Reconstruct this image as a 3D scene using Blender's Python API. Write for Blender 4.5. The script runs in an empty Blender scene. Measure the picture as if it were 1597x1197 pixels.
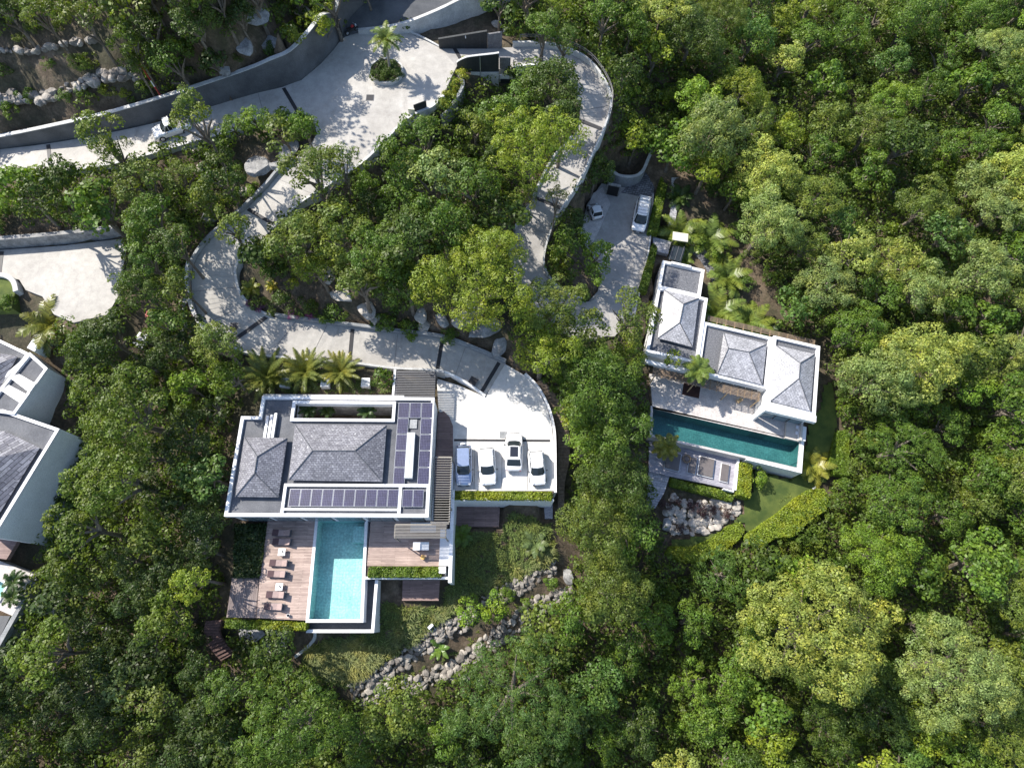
import bpy, bmesh, math, random
import numpy as np
from mathutils import Vector, Matrix
from math import radians, sin, cos, pi, hypot, atan2
random.seed(7); rng = np.random.default_rng(7)
SC = bpy.context.scene
COL = SC.collection

# ------------------------------------------------------------------ camera
F = 931.0; CX, CY = 798.5, 598.5; NX, NY = 775.0, 958.0; H = 63.0
_d = np.array([(NX-CX)/F, -(NY-CY)/F, -1.0]); _d /= np.linalg.norm(_d); _u = -_d
_x = np.array([1.0, 0, 0]) - _u*_u[0]; _x /= np.linalg.norm(_x); _y = np.cross(_u, _x)
R = np.array([_x, _y, _u])
CAMP = np.array([0, 0, H])
cam = bpy.data.cameras.new('camera'); camo = bpy.data.objects.new('camera', cam); COL.objects.link(camo)
cam.sensor_fit = 'HORIZONTAL'; cam.sensor_width = 36.0; cam.lens = 36.0*F/1597.0
cam.clip_start = 0.5; cam.clip_end = 1500
M4 = Matrix([[R[i][j] for j in range(3)] + [CAMP[i]] for i in range(3)] + [[0, 0, 0, 1]])
camo.matrix_world = M4
SC.camera = camo

# ------------------------------------------------------------------ light
SUND = Vector((0.85, -0.55, -0.98)).normalized()
w = bpy.data.worlds.new('World'); SC.world = w; w.use_nodes = True
nt = w.node_tree; bg = nt.nodes['Background']; bg.inputs[1].default_value = 0.145
sky = nt.nodes.new('ShaderNodeTexSky'); sky.sky_type = 'NISHITA'; sky.sun_disc = False
sky.sun_elevation = math.asin(-SUND.z); sky.sun_rotation = atan2(-SUND.x, -SUND.y)
nt.links.new(sky.outputs[0], bg.inputs[0])
sl = bpy.data.lights.new('sun', 'SUN'); sl.energy = 4.7; sl.angle = radians(0.5); sl.color = (1.0, 0.94, 0.84)
so = bpy.data.objects.new('sun', sl); COL.objects.link(so); so.location = (-60, 40, 90)
so.rotation_euler = SUND.to_track_quat('-Z', 'Y').to_euler()
SC.view_settings.view_transform = 'Standard'; SC.view_settings.look = 'None'
SC.view_settings.exposure = 0.80; SC.view_settings.gamma = 1.0

# ------------------------------------------------------------------ projection helpers
def P(px, py, z=0.0):
    v = R @ np.array([(px-CX)/F, -(py-CY)/F, -1.0]); return CAMP + v*((z-H)/v[2])
def Q(X):
    c = R.T @ (np.array(X, float)-CAMP); return CX+F*c[0]/-c[2], CY-F*c[1]/-c[2]
def W(px, py, z): p = P(px, py, z); return (float(p[0]), float(p[1]))
def WL(pts, z): return [W(a, b, z) for a, b in pts]
def depth(X): return -(R.T @ (np.array(X, float)-CAMP))[2]

# ------------------------------------------------------------------ materials
MATS = {}
class NT:
    def __init__(s, name):
        s.m = bpy.data.materials.new(name); s.m.use_nodes = True; s.t = s.m.node_tree
        s.b = s.t.nodes['Principled BSDF']; s.out = s.t.nodes['Material Output']
    def n(s, typ, **kw):
        nd = s.t.nodes.new('ShaderNode'+typ)
        for k, v in kw.items():
            if k.startswith('i_'):
                key = k[2:]; key = int(key) if key.isdigit() else key
                nd.inputs[key].default_value = v
            else: setattr(nd, k, v)
        return nd
    def l(s, a, b): s.t.links.new(a, b)
    def pos(s, scale=(1, 1, 1), rot=0.0):
        g = s.n('NewGeometry'); mp = s.n('Mapping'); mp.inputs['Scale'].default_value = scale; 
        mr = s.n('Mapping'); mr.inputs['Rotation'].default_value = (0, 0, rot)
        s.l(g.outputs['Position'], mr.inputs[0]); s.l(mr.outputs[0], mp.inputs[0]); return mp.outputs[0]
    def noise(s, vec, scale, detail=4.0, rough=0.6):
        nn = s.n('TexNoise'); nn.inputs['Scale'].default_value = scale; nn.inputs['Detail'].default_value = detail
        nn.inputs['Roughness'].default_value = rough
        if vec is not None: s.l(vec, nn.inputs['Vector'])
        return nn.outputs['Fac']
    def ramp(s, fac, stops):
        r = s.n('ValToRGB'); e = r.color_ramp.elements
        while len(e) < len(stops): e.new(0.5)
        for i, (p, c) in enumerate(stops):
            e[i].position = p; e[i].color = (c[0], c[1], c[2], 1) if hasattr(c, '__len__') else (c, c, c, 1)
        s.l(fac, r.inputs[0]); return r.outputs[0]
    def mix(s, fac, a, b, typ='MIX'):
        mx = s.n('MixRGB', blend_type=typ)
        for i, v in enumerate((fac, a, b)):
            if isinstance(v, (int, float)): mx.inputs[i].default_value = v
            elif isinstance(v, (tuple, list)): mx.inputs[i].default_value = (*v[:3], 1)
            else: s.l(v, mx.inputs[i])
        return mx.outputs[0]
    def bump(s, h, st=0.3, dist=0.05):
        b = s.n('Bump'); b.inputs['Strength'].default_value = st; b.inputs['Distance'].default_value = dist
        s.l(h, b.inputs['Height']); s.l(b.outputs[0], s.b.inputs['Normal'])
    def col(s, c):
        if isinstance(c, (tuple, list)): s.b.inputs['Base Color'].default_value = (*c[:3], 1)
        else: s.l(c, s.b.inputs['Base Color'])
    def rough(s, r): s.b.inputs['Roughness'].default_value = r

def noisy(name, c1, c2, scale=1.0, rough=0.8, bump=0.2, fine=12.0, c3=None, lo=0.35, hi=0.65):
    N = NT(name); v = N.pos(); a = N.noise(v, scale, 6); f = N.noise(v, fine, 3)
    st = [(lo, c1), (hi, c2)] + ([(0.8, c3)] if c3 else [])
    c = N.ramp(a, st); g = N.ramp(f, [(0.3, 0.72), (0.7, 1.18)])
    N.col(N.mix(1.0, c, g, 'MULTIPLY')); N.rough(rough)
    if bump: N.bump(f, bump, 0.04)
    MATS[name] = N.m; return N.m

def brick(name, c1, c2, mortar, bw, rh, rot=0.0, ms=0.01, rough=0.75, spots=None, bump=0.3, off=0.5, streak=None):
    N = NT(name); v = N.pos(rot=rot); b = N.n('TexBrick'); b.offset = off
    b.inputs['Color1'].default_value = (*c1, 1); b.inputs['Color2'].default_value = (*c2, 1); b.inputs['Mortar'].default_value = (*mortar, 1)
    b.inputs['Scale'].default_value = 1.0; b.inputs['Mortar Size'].default_value = ms; b.inputs['Mortar Smooth'].default_value = 0.2
    b.inputs['Brick Width'].default_value = bw; b.inputs['Row Height'].default_value = rh; b.inputs['Bias'].default_value = 0.0
    N.l(v, b.inputs['Vector']); c = b.outputs['Color']
    f = N.noise(N.pos(scale=streak, rot=rot) if streak else v, 5.0, 5); c = N.mix(1.0, c, N.ramp(f, [(0.3, 0.7), (0.7, 1.25)]), 'MULTIPLY')
    big = N.noise(v, 0.45, 3); c = N.mix(1.0, c, N.ramp(big, [(0.3, 0.8), (0.7, 1.15)]), 'MULTIPLY')
    if spots:
        s_ = N.noise(v, spots[1], 4, 0.75); c = N.mix(N.ramp(s_, [(spots[2], 0.0), (spots[2]+0.09, 0.8)]), c, spots[0])
    N.col(c); N.rough(rough)
    if bump: N.bump(b.outputs['Fac'], -bump, 0.02)
    MATS[name] = N.m; return N.m

def plain(name, c, rough=0.5, metal=0.0, coat=0.0):
    N = NT(name); f = N.noise(N.pos(), 3.0, 4); N.col(N.mix(1.0, c, N.ramp(f, [(0.3, 0.88), (0.7, 1.06)]), 'MULTIPLY')); N.rough(rough)
    N.b.inputs['Metallic'].default_value = metal
    if coat: N.b.inputs['Coat Weight'].default_value = coat; N.b.inputs['Coat Roughness'].default_value = 0.08
    MATS[name] = N.m; return N.m

def leafmat(name, objcol=True, c=(0.06, 0.1, 0.03), vlo=0.6, vhi=1.5, trans=0.32, rough=0.5, hue=(0.9, 0.75, 0.5)):
    N = NT(name)
    if objcol:
        oi = N.n('ObjectInfo'); base = oi.outputs['Color']
    else:
        rg = N.n('RGB'); rg.outputs[0].default_value = (*c, 1); base = rg.outputs[0]
    g = N.n('NewGeometry'); rnd = g.outputs['Random Per Island']
    c1 = N.mix(1.0, base, N.ramp(rnd, [(0.0, vlo), (0.6, 1.0), (1.0, vhi)]), 'MULTIPLY')
    ns = N.noise(N.pos(), 0.55, 2); c2 = N.mix(N.ramp(ns, [(0.42, 0.0), (0.7, 0.55)]), c1, N.mix(1.0, c1, (1.75, 1.25, 0.6), 'MULTIPLY'))
    N.col(c2); N.rough(rough); N.b.inputs['Specular IOR Level'].default_value = 0.35
    tr = N.n('BsdfTranslucent'); N.l(N.mix(1.0, c2, (1.5, 1.6, 0.6), 'MULTIPLY'), tr.inputs[0])
    mx = N.n('MixShader'); mx.inputs[0].default_value = trans
    N.l(N.b.outputs[0], mx.inputs[1]); N.l(tr.outputs[0], mx.inputs[2]); N.l(mx.outputs[0], N.out.inputs[0])
    MATS[name] = N.m; return N.m

leafmat('leaf'); leafmat('frond', vlo=0.7, vhi=1.35, trans=0.3, rough=0.35)
leafmat('undergrowth', False, (0.085, 0.135, 0.022)); leafmat('hedge_leaf', vlo=0.6, vhi=1.5, trans=0.2)
leafmat('grass_pale', False, (0.2, 0.23, 0.09), vlo=0.6, vhi=1.5); leafmat('grass_blade', False, (0.12, 0.165, 0.045), vlo=0.5, vhi=1.9)
noisy('bark', (0.10, 0.08, 0.06), (0.2, 0.17, 0.14), 4)
noisy('palm_bark', (0.2, 0.18, 0.15), (0.32, 0.29, 0.25), 4)
noisy('stone', (0.16, 0.16, 0.165), (0.34, 0.335, 0.33), 1.3, 0.85, 0.6, 7)
def stonevar(m, name):
    t = m.node_tree; b = t.nodes['Principled BSDF']; src = b.inputs['Base Color'].links[0].from_socket; g = t.nodes.new('ShaderNodeNewGeometry'); r = t.nodes.new('ShaderNodeValToRGB'); e = r.color_ramp.elements
    e[0].color = (.5, .47, .44, 1); e[1].color = (1.25, 1.2, 1.12, 1); t.links.new(g.outputs['Random Per Island'], r.inputs[0]); mx = t.nodes.new('ShaderNodeMixRGB'); mx.blend_type = 'MULTIPLY'; mx.inputs[0].default_value = 1
    t.links.new(src, mx.inputs[1]); t.links.new(r.outputs[0], mx.inputs[2]); t.links.new(mx.outputs[0], b.inputs['Base Color'])
stonevar(noisy('stone_pile', (0.2, 0.19, 0.185), (0.38, 0.36, 0.34), 1.3, 0.85, 0.6, 7), 'x')
noisy('stone_warm', (0.3, 0.27, 0.24), (0.5, 0.46, 0.41), 1.5, 0.85, 0.5, 7)
noisy('white_paint', (0.72, 0.72, 0.74), (0.8, 0.8, 0.81), 0.6, 0.6, 0.03, 20)
noisy('white_wall', (0.76, 0.77, 0.78), (0.84, 0.845, 0.85), 0.7, 0.7, 0.05, 15)
noisy('grey_wall', (0.22, 0.23, 0.24), (0.33, 0.34, 0.35), 0.8, 0.8, 0.1, 10)
noisy('dark_wall', (0.085, 0.087, 0.092), (0.14, 0.142, 0.148), 0.5, 0.85, 0.3, 14)
noisy('kerb', (0.4, 0.4, 0.4), (0.56, 0.56, 0.55), 0.9, 0.8, 0.1, 10)
noisy('asphalt', (0.07, 0.075, 0.085), (0.12, 0.125, 0.135), 0.4, 0.9, 0.3, 18)
noisy('roof_dark', (0.08, 0.085, 0.1), (0.135, 0.14, 0.155), 0.6, 0.8, 0.05, 10)
noisy('gravel', (0.06, 0.063, 0.075), (0.2, 0.205, 0.225), 9, 0.9, 0.8, 16)
noisy('terrace_stone', (0.42, 0.39, 0.38), (0.56, 0.53, 0.51), 1.5, 0.7, 0.1, 8)
noisy('soil_dark', (0.05, 0.035, 0.025), (0.1, 0.075, 0.05), 1.2)
noisy('lawn', (0.045, 0.075, 0.014), (0.12, 0.15, 0.03), 0.55, 0.95, 0.6, 25)
noisy('basin_dark', (0.05, 0.055, 0.065), (0.08, 0.085, 0.095), 1.0, 0.5, 0.0, 10)
plain('dark_metal', (0.03, 0.032, 0.036), 0.5); plain('drain', (0.035, 0.035, 0.04), 0.6, 0.3)
plain('slat', (0.27, 0.25, 0.22), 0.7); plain('post_wood', (0.5, 0.36, 0.2), 0.7)
plain('joint_grey', (0.2, 0.19, 0.185), 0.8); plain('beige', (0.62, 0.6, 0.47), 0.6); plain('metal_light', (0.5, 0.52, 0.55), 0.35, 0.7)
plain('red_paint', (0.35, 0.03, 0.025), 0.6); plain('orange', (0.7, 0.4, 0.12), 0.6)
plain('cushion_tan', (0.33, 0.245, 0.23), 0.9); plain('towel_dark', (0.09, 0.055, 0.06), 0.95)
plain('fabric_grey', (0.13, 0.115, 0.115), 0.9); plain('fabric_light', (0.5, 0.46, 0.42), 0.9)
plain('black', (0.012, 0.012, 0.013), 0.6); plain('rubber', (0.02, 0.02, 0.02), 0.8)
plain('blue_cloth', (0.06, 0.1, 0.5), 0.8); plain('white_cloth', (0.7, 0.7, 0.75), 0.8); plain('skin', (0.35, 0.2, 0.13), 0.5); plain('rug', (0.04, 0.018, 0.015), 0.95)
plain('car_white', (0.8, 0.8, 0.81), 0.3, 0.0, 1.0); plain('car_silver', (0.35, 0.42, 0.58), 0.28, 0.6, 1.0)
plain('car_black', (0.02, 0.02, 0.025), 0.15, 0.0, 1.0); plain('car_glass', (0.025, 0.032, 0.036), 0.05)
plain('tail_red', (0.4, 0.02, 0.02), 0.3); plain('lamp_glass', (0.6, 0.62, 0.65), 0.15); plain('trim_grey', (0.12, 0.12, 0.13), 0.5)
plain('window_glass', (0.16, 0.22, 0.25), 0.05); plain('skylight', (0.5, 0.52, 0.53), 0.4)
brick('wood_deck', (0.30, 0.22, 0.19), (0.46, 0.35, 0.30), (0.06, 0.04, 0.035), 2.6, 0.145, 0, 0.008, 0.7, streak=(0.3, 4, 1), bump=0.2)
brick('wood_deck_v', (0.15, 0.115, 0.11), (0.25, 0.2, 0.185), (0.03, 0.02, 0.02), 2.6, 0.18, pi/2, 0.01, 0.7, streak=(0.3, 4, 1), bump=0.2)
brick('wood_red', (0.19, 0.125, 0.115), (0.28, 0.19, 0.17), (0.025, 0.015, 0.012), 2.6, 0.145, 0, 0.01, 0.7, streak=(0.3, 4, 1), bump=0.2)
brick('wood_grey', (0.27, 0.26, 0.3), (0.38, 0.37, 0.41), (0.06, 0.055, 0.06), 3, 0.16, radians(14), 0.012, 0.75, streak=(0.3, 4, 1), bump=0.2)
brick('slate', (0.15, 0.15, 0.175), (0.26, 0.26, 0.29), (0.07, 0.07, 0.085), 0.32, 0.2, 0, 0.02, 0.7, spots=((0.55, 0.55, 0.56), 2.8, 0.60))
brick('slate_rot', (0.3, 0.3, 0.32), (0.45, 0.45, 0.48), (0.15, 0.15, 0.17), 0.32, 0.2, radians(14), 0.02, 0.42, spots=((0.6, 0.6, 0.62), 4.5, 0.55))
brick('slate_left', (0.13, 0.13, 0.16), (0.3, 0.3, 0.33), (0.05, 0.05, 0.065), 1.4, 0.33, radians(-58), 0.03, 0.7, spots=((0.5, 0.5, 0.53), 2.5, 0.62))
brick('solar_cell', (0.012, 0.011, 0.045), (0.018, 0.017, 0.06), (0.13, 0.13, 0.2), 0.165, 0.165, 0, 0.009, 0.4, off=0.0, bump=0)
brick('cobble', (0.11, 0.11, 0.125), (0.22, 0.22, 0.24), (0.04, 0.04, 0.045), 0.45, 0.3, radians(-10), 0.03, 0.85)
brick('pool_tile', (0.33, 0.53, 0.51), (0.39, 0.58, 0.55), (0.24, 0.44, 0.44), 0.3, 0.3, 0, 0.012, 0.4, off=0, bump=0)
brick('pool_tile_green', (0.10, 0.21, 0.21), (0.13, 0.25, 0.245), (0.05, 0.12, 0.13), 0.5, 0.25, radians(14), 0.012, 0.4, bump=0)
brick('stone_paving', (0.3, 0.3, 0.33), (0.42, 0.42, 0.45), (0.12, 0.12, 0.13), 0.9, 0.3, radians(10), 0.02, 0.85)

def concrete(name, c1, c2):
    N = NT(name); v = N.pos(); a = N.noise(v, 0.22, 6, 0.65); f = N.noise(v, 9, 4); m = N.noise(v, 1.4, 5, 0.7)
    c = N.ramp(a, [(0.35, c1), (0.65, c2)])
    c = N.mix(1.0, c, N.ramp(m, [(0.3, 0.82), (0.7, 1.09)]), 'MULTIPLY'); c = N.mix(1.0, c, N.ramp(f, [(0.3, 0.9), (0.7, 1.07)]), 'MULTIPLY')
    st = N.noise(N.pos(scale=(1.0, 0.25, 1)), 0.9, 6, 0.75); c = N.mix(N.ramp(st, [(0.57, 0.0), (0.72, 0.4)]), c, (0.17, 0.155, 0.14))
    N.col(c); N.rough(0.75); N.bump(f, 0.15, 0.02); MATS[name] = N.m
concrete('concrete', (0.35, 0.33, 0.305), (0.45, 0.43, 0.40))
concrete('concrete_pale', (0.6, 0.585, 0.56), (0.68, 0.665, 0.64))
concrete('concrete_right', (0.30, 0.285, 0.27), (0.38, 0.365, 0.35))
def water(name, tint):
    N = NT(name); tr = N.n('BsdfTransparent'); tr.inputs[0].default_value = (*tint, 1)
    gl = N.n('BsdfGlossy'); gl.inputs['Roughness'].default_value = 0.02
    fr = N.n('Fresnel'); fr.inputs[0].default_value = 1.33; b = N.n('Bump'); b.inputs['Strength'].default_value = 0.35; b.inputs['Distance'].default_value = 0.03
    N.l(N.noise(N.pos(), 2.6, 3), b.inputs['Height']); N.l(b.outputs[0], fr.inputs['Normal']); N.l(b.outputs[0], gl.inputs['Normal'])
    mx = N.n('MixShader'); N.l(fr.outputs[0], mx.inputs[0]); N.l(tr.outputs[0], mx.inputs[1]); N.l(gl.outputs[0], mx.inputs[2]); N.l(mx.outputs[0], N.out.inputs[0])
    MATS[name] = N.m
water('water', (0.85, 0.98, 0.98)); water('water_deep', (0.6, 0.86, 0.87))
def terrainmat():
    N = NT('terrain'); v = N.pos(); a = N.noise(v, 0.16, 6, 0.7); f = N.noise(v, 3.0, 6, 0.75); m = N.noise(v, 0.7, 5, 0.7)
    c = N.ramp(m, [(0.3, (0.055, 0.04, 0.026)), (0.52, (0.125, 0.092, 0.062)), (0.7, (0.2, 0.155, 0.11))])
    c = N.mix(N.ramp(a, [(0.45, 0.0), (0.6, 0.75)]), c, (0.035, 0.04, 0.018))
    c = N.mix(1.0, c, N.ramp(f, [(0.3, 0.55), (0.7, 1.3)]), 'MULTIPLY'); N.col(c); N.rough(0.95); N.bump(f, 0.8, 0.15); MATS['terrain'] = N.m
terrainmat()

# ------------------------------------------------------------------ mesh helpers
def poly_area(p): return 0.5*sum(p[i][0]*p[(i+1) % len(p)][1]-p[(i+1) % len(p)][0]*p[i][1] for i in range(len(p)))
class MB:
    def __init__(s): s.v = []; s.f = []; s.smooth = False
    def add(s, V, Fc):
        o = len(s.v); s.v += [tuple(map(float, a)) for a in V]; s.f += [tuple(o+i for i in f) for f in Fc]; return s
    def prism(s, poly, z0, z1):
        n = len(poly); t0 = z0 if hasattr(z0, '__len__') else [z0]*n; t1 = z1 if hasattr(z1, '__len__') else [z1]*n
        if poly_area(poly) < 0: poly = poly[::-1]; t0 = t0[::-1]; t1 = t1[::-1]
        V = [(*poly[i][:2], t0[i]) for i in range(n)] + [(*poly[i][:2], t1[i]) for i in range(n)]
        Fc = [tuple(range(n))[::-1], tuple(range(n, 2*n))] + [(i, (i+1) % n, n+(i+1) % n, n+i) for i in range(n)]
        return s.add(V, Fc)
    def box(s, c, size, rot=0.0):
        hx, hy, hz = size[0]/2, size[1]/2, size[2]/2; ca, sa = cos(rot), sin(rot)
        pl = [(c[0]+x*ca-y*sa, c[1]+x*sa+y*ca) for x, y in ((-hx, -hy), (hx, -hy), (hx, hy), (-hx, hy))]
        return s.prism(pl, c[2]-hz, c[2]+hz)
    def aabb(s, x0, y0, x1, y1, z0, z1): return s.prism([(x0, y0), (x1, y0), (x1, y1), (x0, y1)], z0, z1)
    def tube(s, pts, rad, n=8, cap=True):
        pts = [Vector(p) for p in pts]; rr = rad if hasattr(rad, '__len__') else [rad]*len(pts); V = []; Fc = []
        for i, p in enumerate(pts):
            d = (pts[min(i+1, len(pts)-1)]-pts[max(i-1, 0)]).normalized()
            a = d.orthogonal().normalized() if i == 0 else (pa - d*pa.dot(d)).normalized()
            pa = a; b = d.cross(a)
            for k in range(n):
                t = 2*pi*k/n; V.append(p+(a*cos(t)+b*sin(t))*rr[i])
        for i in range(len(pts)-1):
            for k in range(n): Fc.append((i*n+k, i*n+(k+1) % n, (i+1)*n+(k+1) % n, (i+1)*n+k))
        if cap: Fc += [tuple(range(n))[::-1], tuple(range((len(pts)-1)*n, len(pts)*n))]
        return s.add(V, Fc)
    def lathe(s, c, prof, n=16):
        V = []; Fc = []
        for r, z in prof:
            for k in range(n): V.append((c[0]+r*cos(2*pi*k/n), c[1]+r*sin(2*pi*k/n), c[2]+z))
        for i in range(len(prof)-1):
            for k in range(n): Fc.append((i*n+k, i*n+(k+1) % n, (i+1)*n+(k+1) % n, (i+1)*n+k))
        Fc += [tuple(range(n))[::-1], tuple(range((len(prof)-1)*n, len(prof)*n))]
        return s.add(V, Fc)
    def strip(s, L, Rr, depthz=1.0, zb=None):
        """solid slab between two 3D polylines, top surface through them"""
        n = len(L); V = [tuple(p) for p in L]+[tuple(p) for p in Rr]
        V += [(p[0], p[1], (zb if zb is not None else p[2]-depthz)) for p in L]+[(p[0], p[1], (zb if zb is not None else p[2]-depthz)) for p in Rr]
        Fc = []
        for i in range(n-1):
            Fc += [(i, n+i, n+i+1, i+1), (2*n+i, 2*n+i+1, 3*n+i+1, 3*n+i), (i, i+1, 2*n+i+1, 2*n+i), (n+i+1, n+i, 3*n+i, 3*n+i+1)]
        Fc += [(0, 2*n, 3*n, n), (n-1, 2*n-1, 4*n-1, 3*n-1)]
        return s.add(V, Fc)
    def build(s, name, mat, parent=None, smooth=False, bevel=0):
        me = bpy.data.meshes.new(name)
        off = Vector(parent.location) if parent is not None else Vector((0, 0, 0))
        if parent is not None and parent.parent is not None: off = Vector(parent['abs'])
        V = [(a[0]-off.x, a[1]-off.y, a[2]-off.z) for a in s.v]
        me.from_pydata(V, [], s.f); me.update()
        bm = bmesh.new(); bm.from_mesh(me); bmesh.ops.recalc_face_normals(bm, faces=bm.faces)
        if bevel: bmesh.ops.bevel(bm, geom=[e for e in bm.edges if e.is_manifold and e.calc_face_angle(0) > 0.5], offset=bevel, segments=2, affect='EDGES', clamp_overlap=True)
        bm.to_mesh(me); bm.free()
        if smooth: me.polygons.foreach_set('use_smooth', [True]*len(me.polygons))
        me.materials.append(MATS[mat]); o = bpy.data.objects.new(name, me); COL.objects.link(o)
        if parent is not None: o.parent = parent; o['abs'] = list(off)
        return o
def tag(o, label, cat, group=None, kind=None):
    if label: o['label'] = label
    if cat: o['category'] = cat
    if group: o['group'] = group
    if kind: o['kind'] = kind
    return o
def thing(name, label, cat, loc=(0, 0, 0), group=None):
    o = bpy.data.objects.new(name, None); o.empty_display_size = 0.3; COL.objects.link(o); o.location = [float(a) for a in loc]
    return tag(o, label, cat, group)
def struct(name, mb, mat): o = mb.build(name, mat); o['kind'] = 'structure'; return o
def single(name, mb, mat, label, cat, group=None, smooth=False, bevel=0):
    """a thing that is one mesh, origin at its base centre"""
    xs = np.array(mb.v); c = (float(xs[:, 0].mean()), float(xs[:, 1].mean()), float(xs[:, 2].min()))
    mb.v = [(a-c[0], b-c[1], z-c[2]) for a, b, z in mb.v]; o = mb.build(name, mat, None, smooth, bevel); o.location = c
    return tag(o, label, cat, group)
def inset(poly, d):
    p = poly if poly_area(poly) > 0 else poly[::-1]; n = len(p); out = []
    for i in range(n):
        a, b, c = Vector(p[i-1]), Vector(p[i]), Vector(p[(i+1) % n])
        e1 = (b-a).normalized(); e2 = (c-b).normalized(); n1 = Vector((-e1.y, e1.x)); n2 = Vector((-e2.y, e2.x))
        m = (n1+n2); m = m/max(m.length_squared/2, 0.2) if m.length > 1e-6 else n1
        out.append((b.x+m.x*d, b.y+m.y*d))
    return out
def ring(mb, poly, t, z0, z1):
    p = poly if poly_area(poly) > 0 else poly[::-1]; q = inset(p, t); n = len(p)
    V = [(*a, z0) for a in p]+[(*a, z0) for a in q]+[(*a, z1) for a in p]+[(*a, z1) for a in q]; Fc = []
    for i in range(n):
        j = (i+1) % n
        Fc += [(i, j, 2*n+j, 2*n+i), (n+j, n+i, 3*n+i, 3*n+j), (2*n+i, 2*n+j, 3*n+j, 3*n+i), (j, i, n+i, n+j)]
    return mb.add(V, Fc)
def hip(mb, corners, ridge, zb, zr, th=0.12):
    """corners TL TR BR BL (xy), ridge two xy; long direction decided by caller: ridge[0] joins first edge pair"""
    V = [(*c, zb) for c in corners]+[(*r, zr) for r in ridge]+[(*c, zb-th) for c in corners]
    return V
def catmull(pts, k=4):
    pts = np.array(pts, float); n = len(pts); out = []
    for i in range(n-1):
        p0, p1, p2, p3 = pts[max(i-1, 0)], pts[i], pts[i+1], pts[min(i+2, n-1)]
        for j in range(k):
            t = j/k; out.append(0.5*((2*p1)+(-p0+p2)*t+(2*p0-5*p1+4*p2-p3)*t*t+(-p0+3*p1-3*p2+p3)*t**3))
    out.append(pts[-1]); return np.array(out)
def inpoly(x, y, poly):
    c = False; n = len(poly); j = n-1
    for i in range(n):
        xi, yi = poly[i]; xj, yj = poly[j]
        if (yi > y) != (yj > y) and x < (xj-xi)*(y-yi)/(yj-yi)+xi: c = not c
        j = i
    return c
def inpoly_np(X, Y, poly):
    c = np.zeros(X.shape, bool); n = len(poly); j = n-1
    for i in range(n):
        xi, yi = poly[i]; xj, yj = poly[j]
        if yi != yj: c ^= ((yi > Y) != (yj > Y)) & (X < (xj-xi)*(Y-yi)/(yj-yi)+xi)
        j = i
    return c

# ------------------------------------------------------------------ road data (picture edge pairs with their height)
UP = [((-70, 242), (-70, 288), 7.2), ((0, 233), (0, 277), 8), ((75, 224), (80, 269), 9), ((165, 208), (175, 256), 9.8), ((240, 192), (250, 236), 10.4),
      ((310, 172), (320, 216), 11), ((390, 148), (400, 197), 11.5), ((440, 136), (468, 184), 11.9), ((452, 132), (480, 178), 11.95)]
LOOP = [((487, 222), (567, 250), 11.85), ((455, 252), (540, 271), 11.1), ((435, 272), (500, 297), 10.4), ((418, 292), (467, 318), 9.8), ((385, 325), (430, 352), 8.7),
        ((356, 350), (402, 378), 7.8), ((325, 378), (378, 400), 7), ((304, 410), (368, 418), 6.3), ((299, 440), (368, 437), 5.8), ((303, 470), (374, 458), 5.3),
        ((318, 505), (387, 474), 4.8), ((345, 530), (410, 490), 4.3), ((390, 549), (440, 497), 3.9), ((468, 559), (500, 505), 3.4), ((545, 564), (550, 511), 2.9),
        ((615, 573), (620, 520), 2.3), ((682, 577), (690, 529), 1.7), ((720, 592), (740, 547), 1.1), ((757, 617), (788, 567), 0.55)]
RIGHT = [((686, 75), (712, 104), 11.88), ((760, 75), (760, 108), 11.7), ((800, 74), (800, 107), 11.5), ((845, 74), (845, 104), 11.2), ((885, 83), (868, 113), 10.8), ((918, 102), (885, 128), 10.3),
         ((942, 135), (898, 150), 9.7), ((950, 165), (905, 172), 9.1), ((940, 202), (903, 187), 8.4), ((925, 236), (893, 215), 7.5), ((905, 278), (862, 250), 6.5),
         ((876, 325), (833, 308), 5.1), ((862, 350), (818, 332), 4.4), ((851, 380), (800, 368), 3.6), ((846, 410), (793, 397), 2.9), ((853, 432), (800, 432), 2.4),
         ((868, 450), (822, 478), 1.8), ((893, 465), (862, 512), 1.2), ((920, 470), (912, 530), 0.5), ((940, 455), (958, 520), 0.1)]
class Ribbon:
    def __init__(s, data, k=4):
        s.L = catmull([P(*a, z) for a, b, z in data], k); s.Rr = catmull([P(*b, z) for a, b, z in data], k); s.k = k
    def at(s, t):
        i = t*s.k; i0 = int(min(max(math.floor(i), 0), len(s.L)-2)); f = i-i0
        return s.L[i0]*(1-f)+s.L[i0+1]*f, s.Rr[i0]*(1-f)+s.Rr[i0+1]*f
    def outline(s): return [tuple(p[:2]) for p in s.L]+[tuple(p[:2]) for p in s.Rr[::-1]]
RB = {'up': Ribbon(UP), 'loop': Ribbon(LOOP), 'right': Ribbon(RIGHT)}
TURN = [(440, 136), (470, 125), (500, 100), (520, 78), (532, 62), (550, 50), (575, 46), (605, 47), (640, 53), (668, 66), (688, 76), (712, 104), (704, 120), (692, 148), (672, 166),
        (640, 180), (612, 205), (590, 228), (567, 250), (487, 223), (494, 208), (490, 192), (479, 179)]
PARK = [(681, 590), (716, 601), (757, 619), (787, 567), (818, 585), (838, 606), (852, 633), (860, 660), (863, 690), (864, 765), (706, 765), (706, 682), (701, 655), (684, 640)]
RPARK = [(938, 287), (962, 291), (1017, 301), (1013, 365), (1004, 420), (996, 455), (985, 497), (958, 525), (925, 525), (918, 470), (932, 455), (938, 430), (922, 395), (905, 365), (915, 320)]
LOT = [(-60, 392), (0, 390), (100, 383), (192, 372), (197, 390), (190, 425), (188, 455), (168, 490), (115, 503), (84, 490), (66, 462), (40, 452), (30, 436), (0, 430), (-60, 428)]

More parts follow.
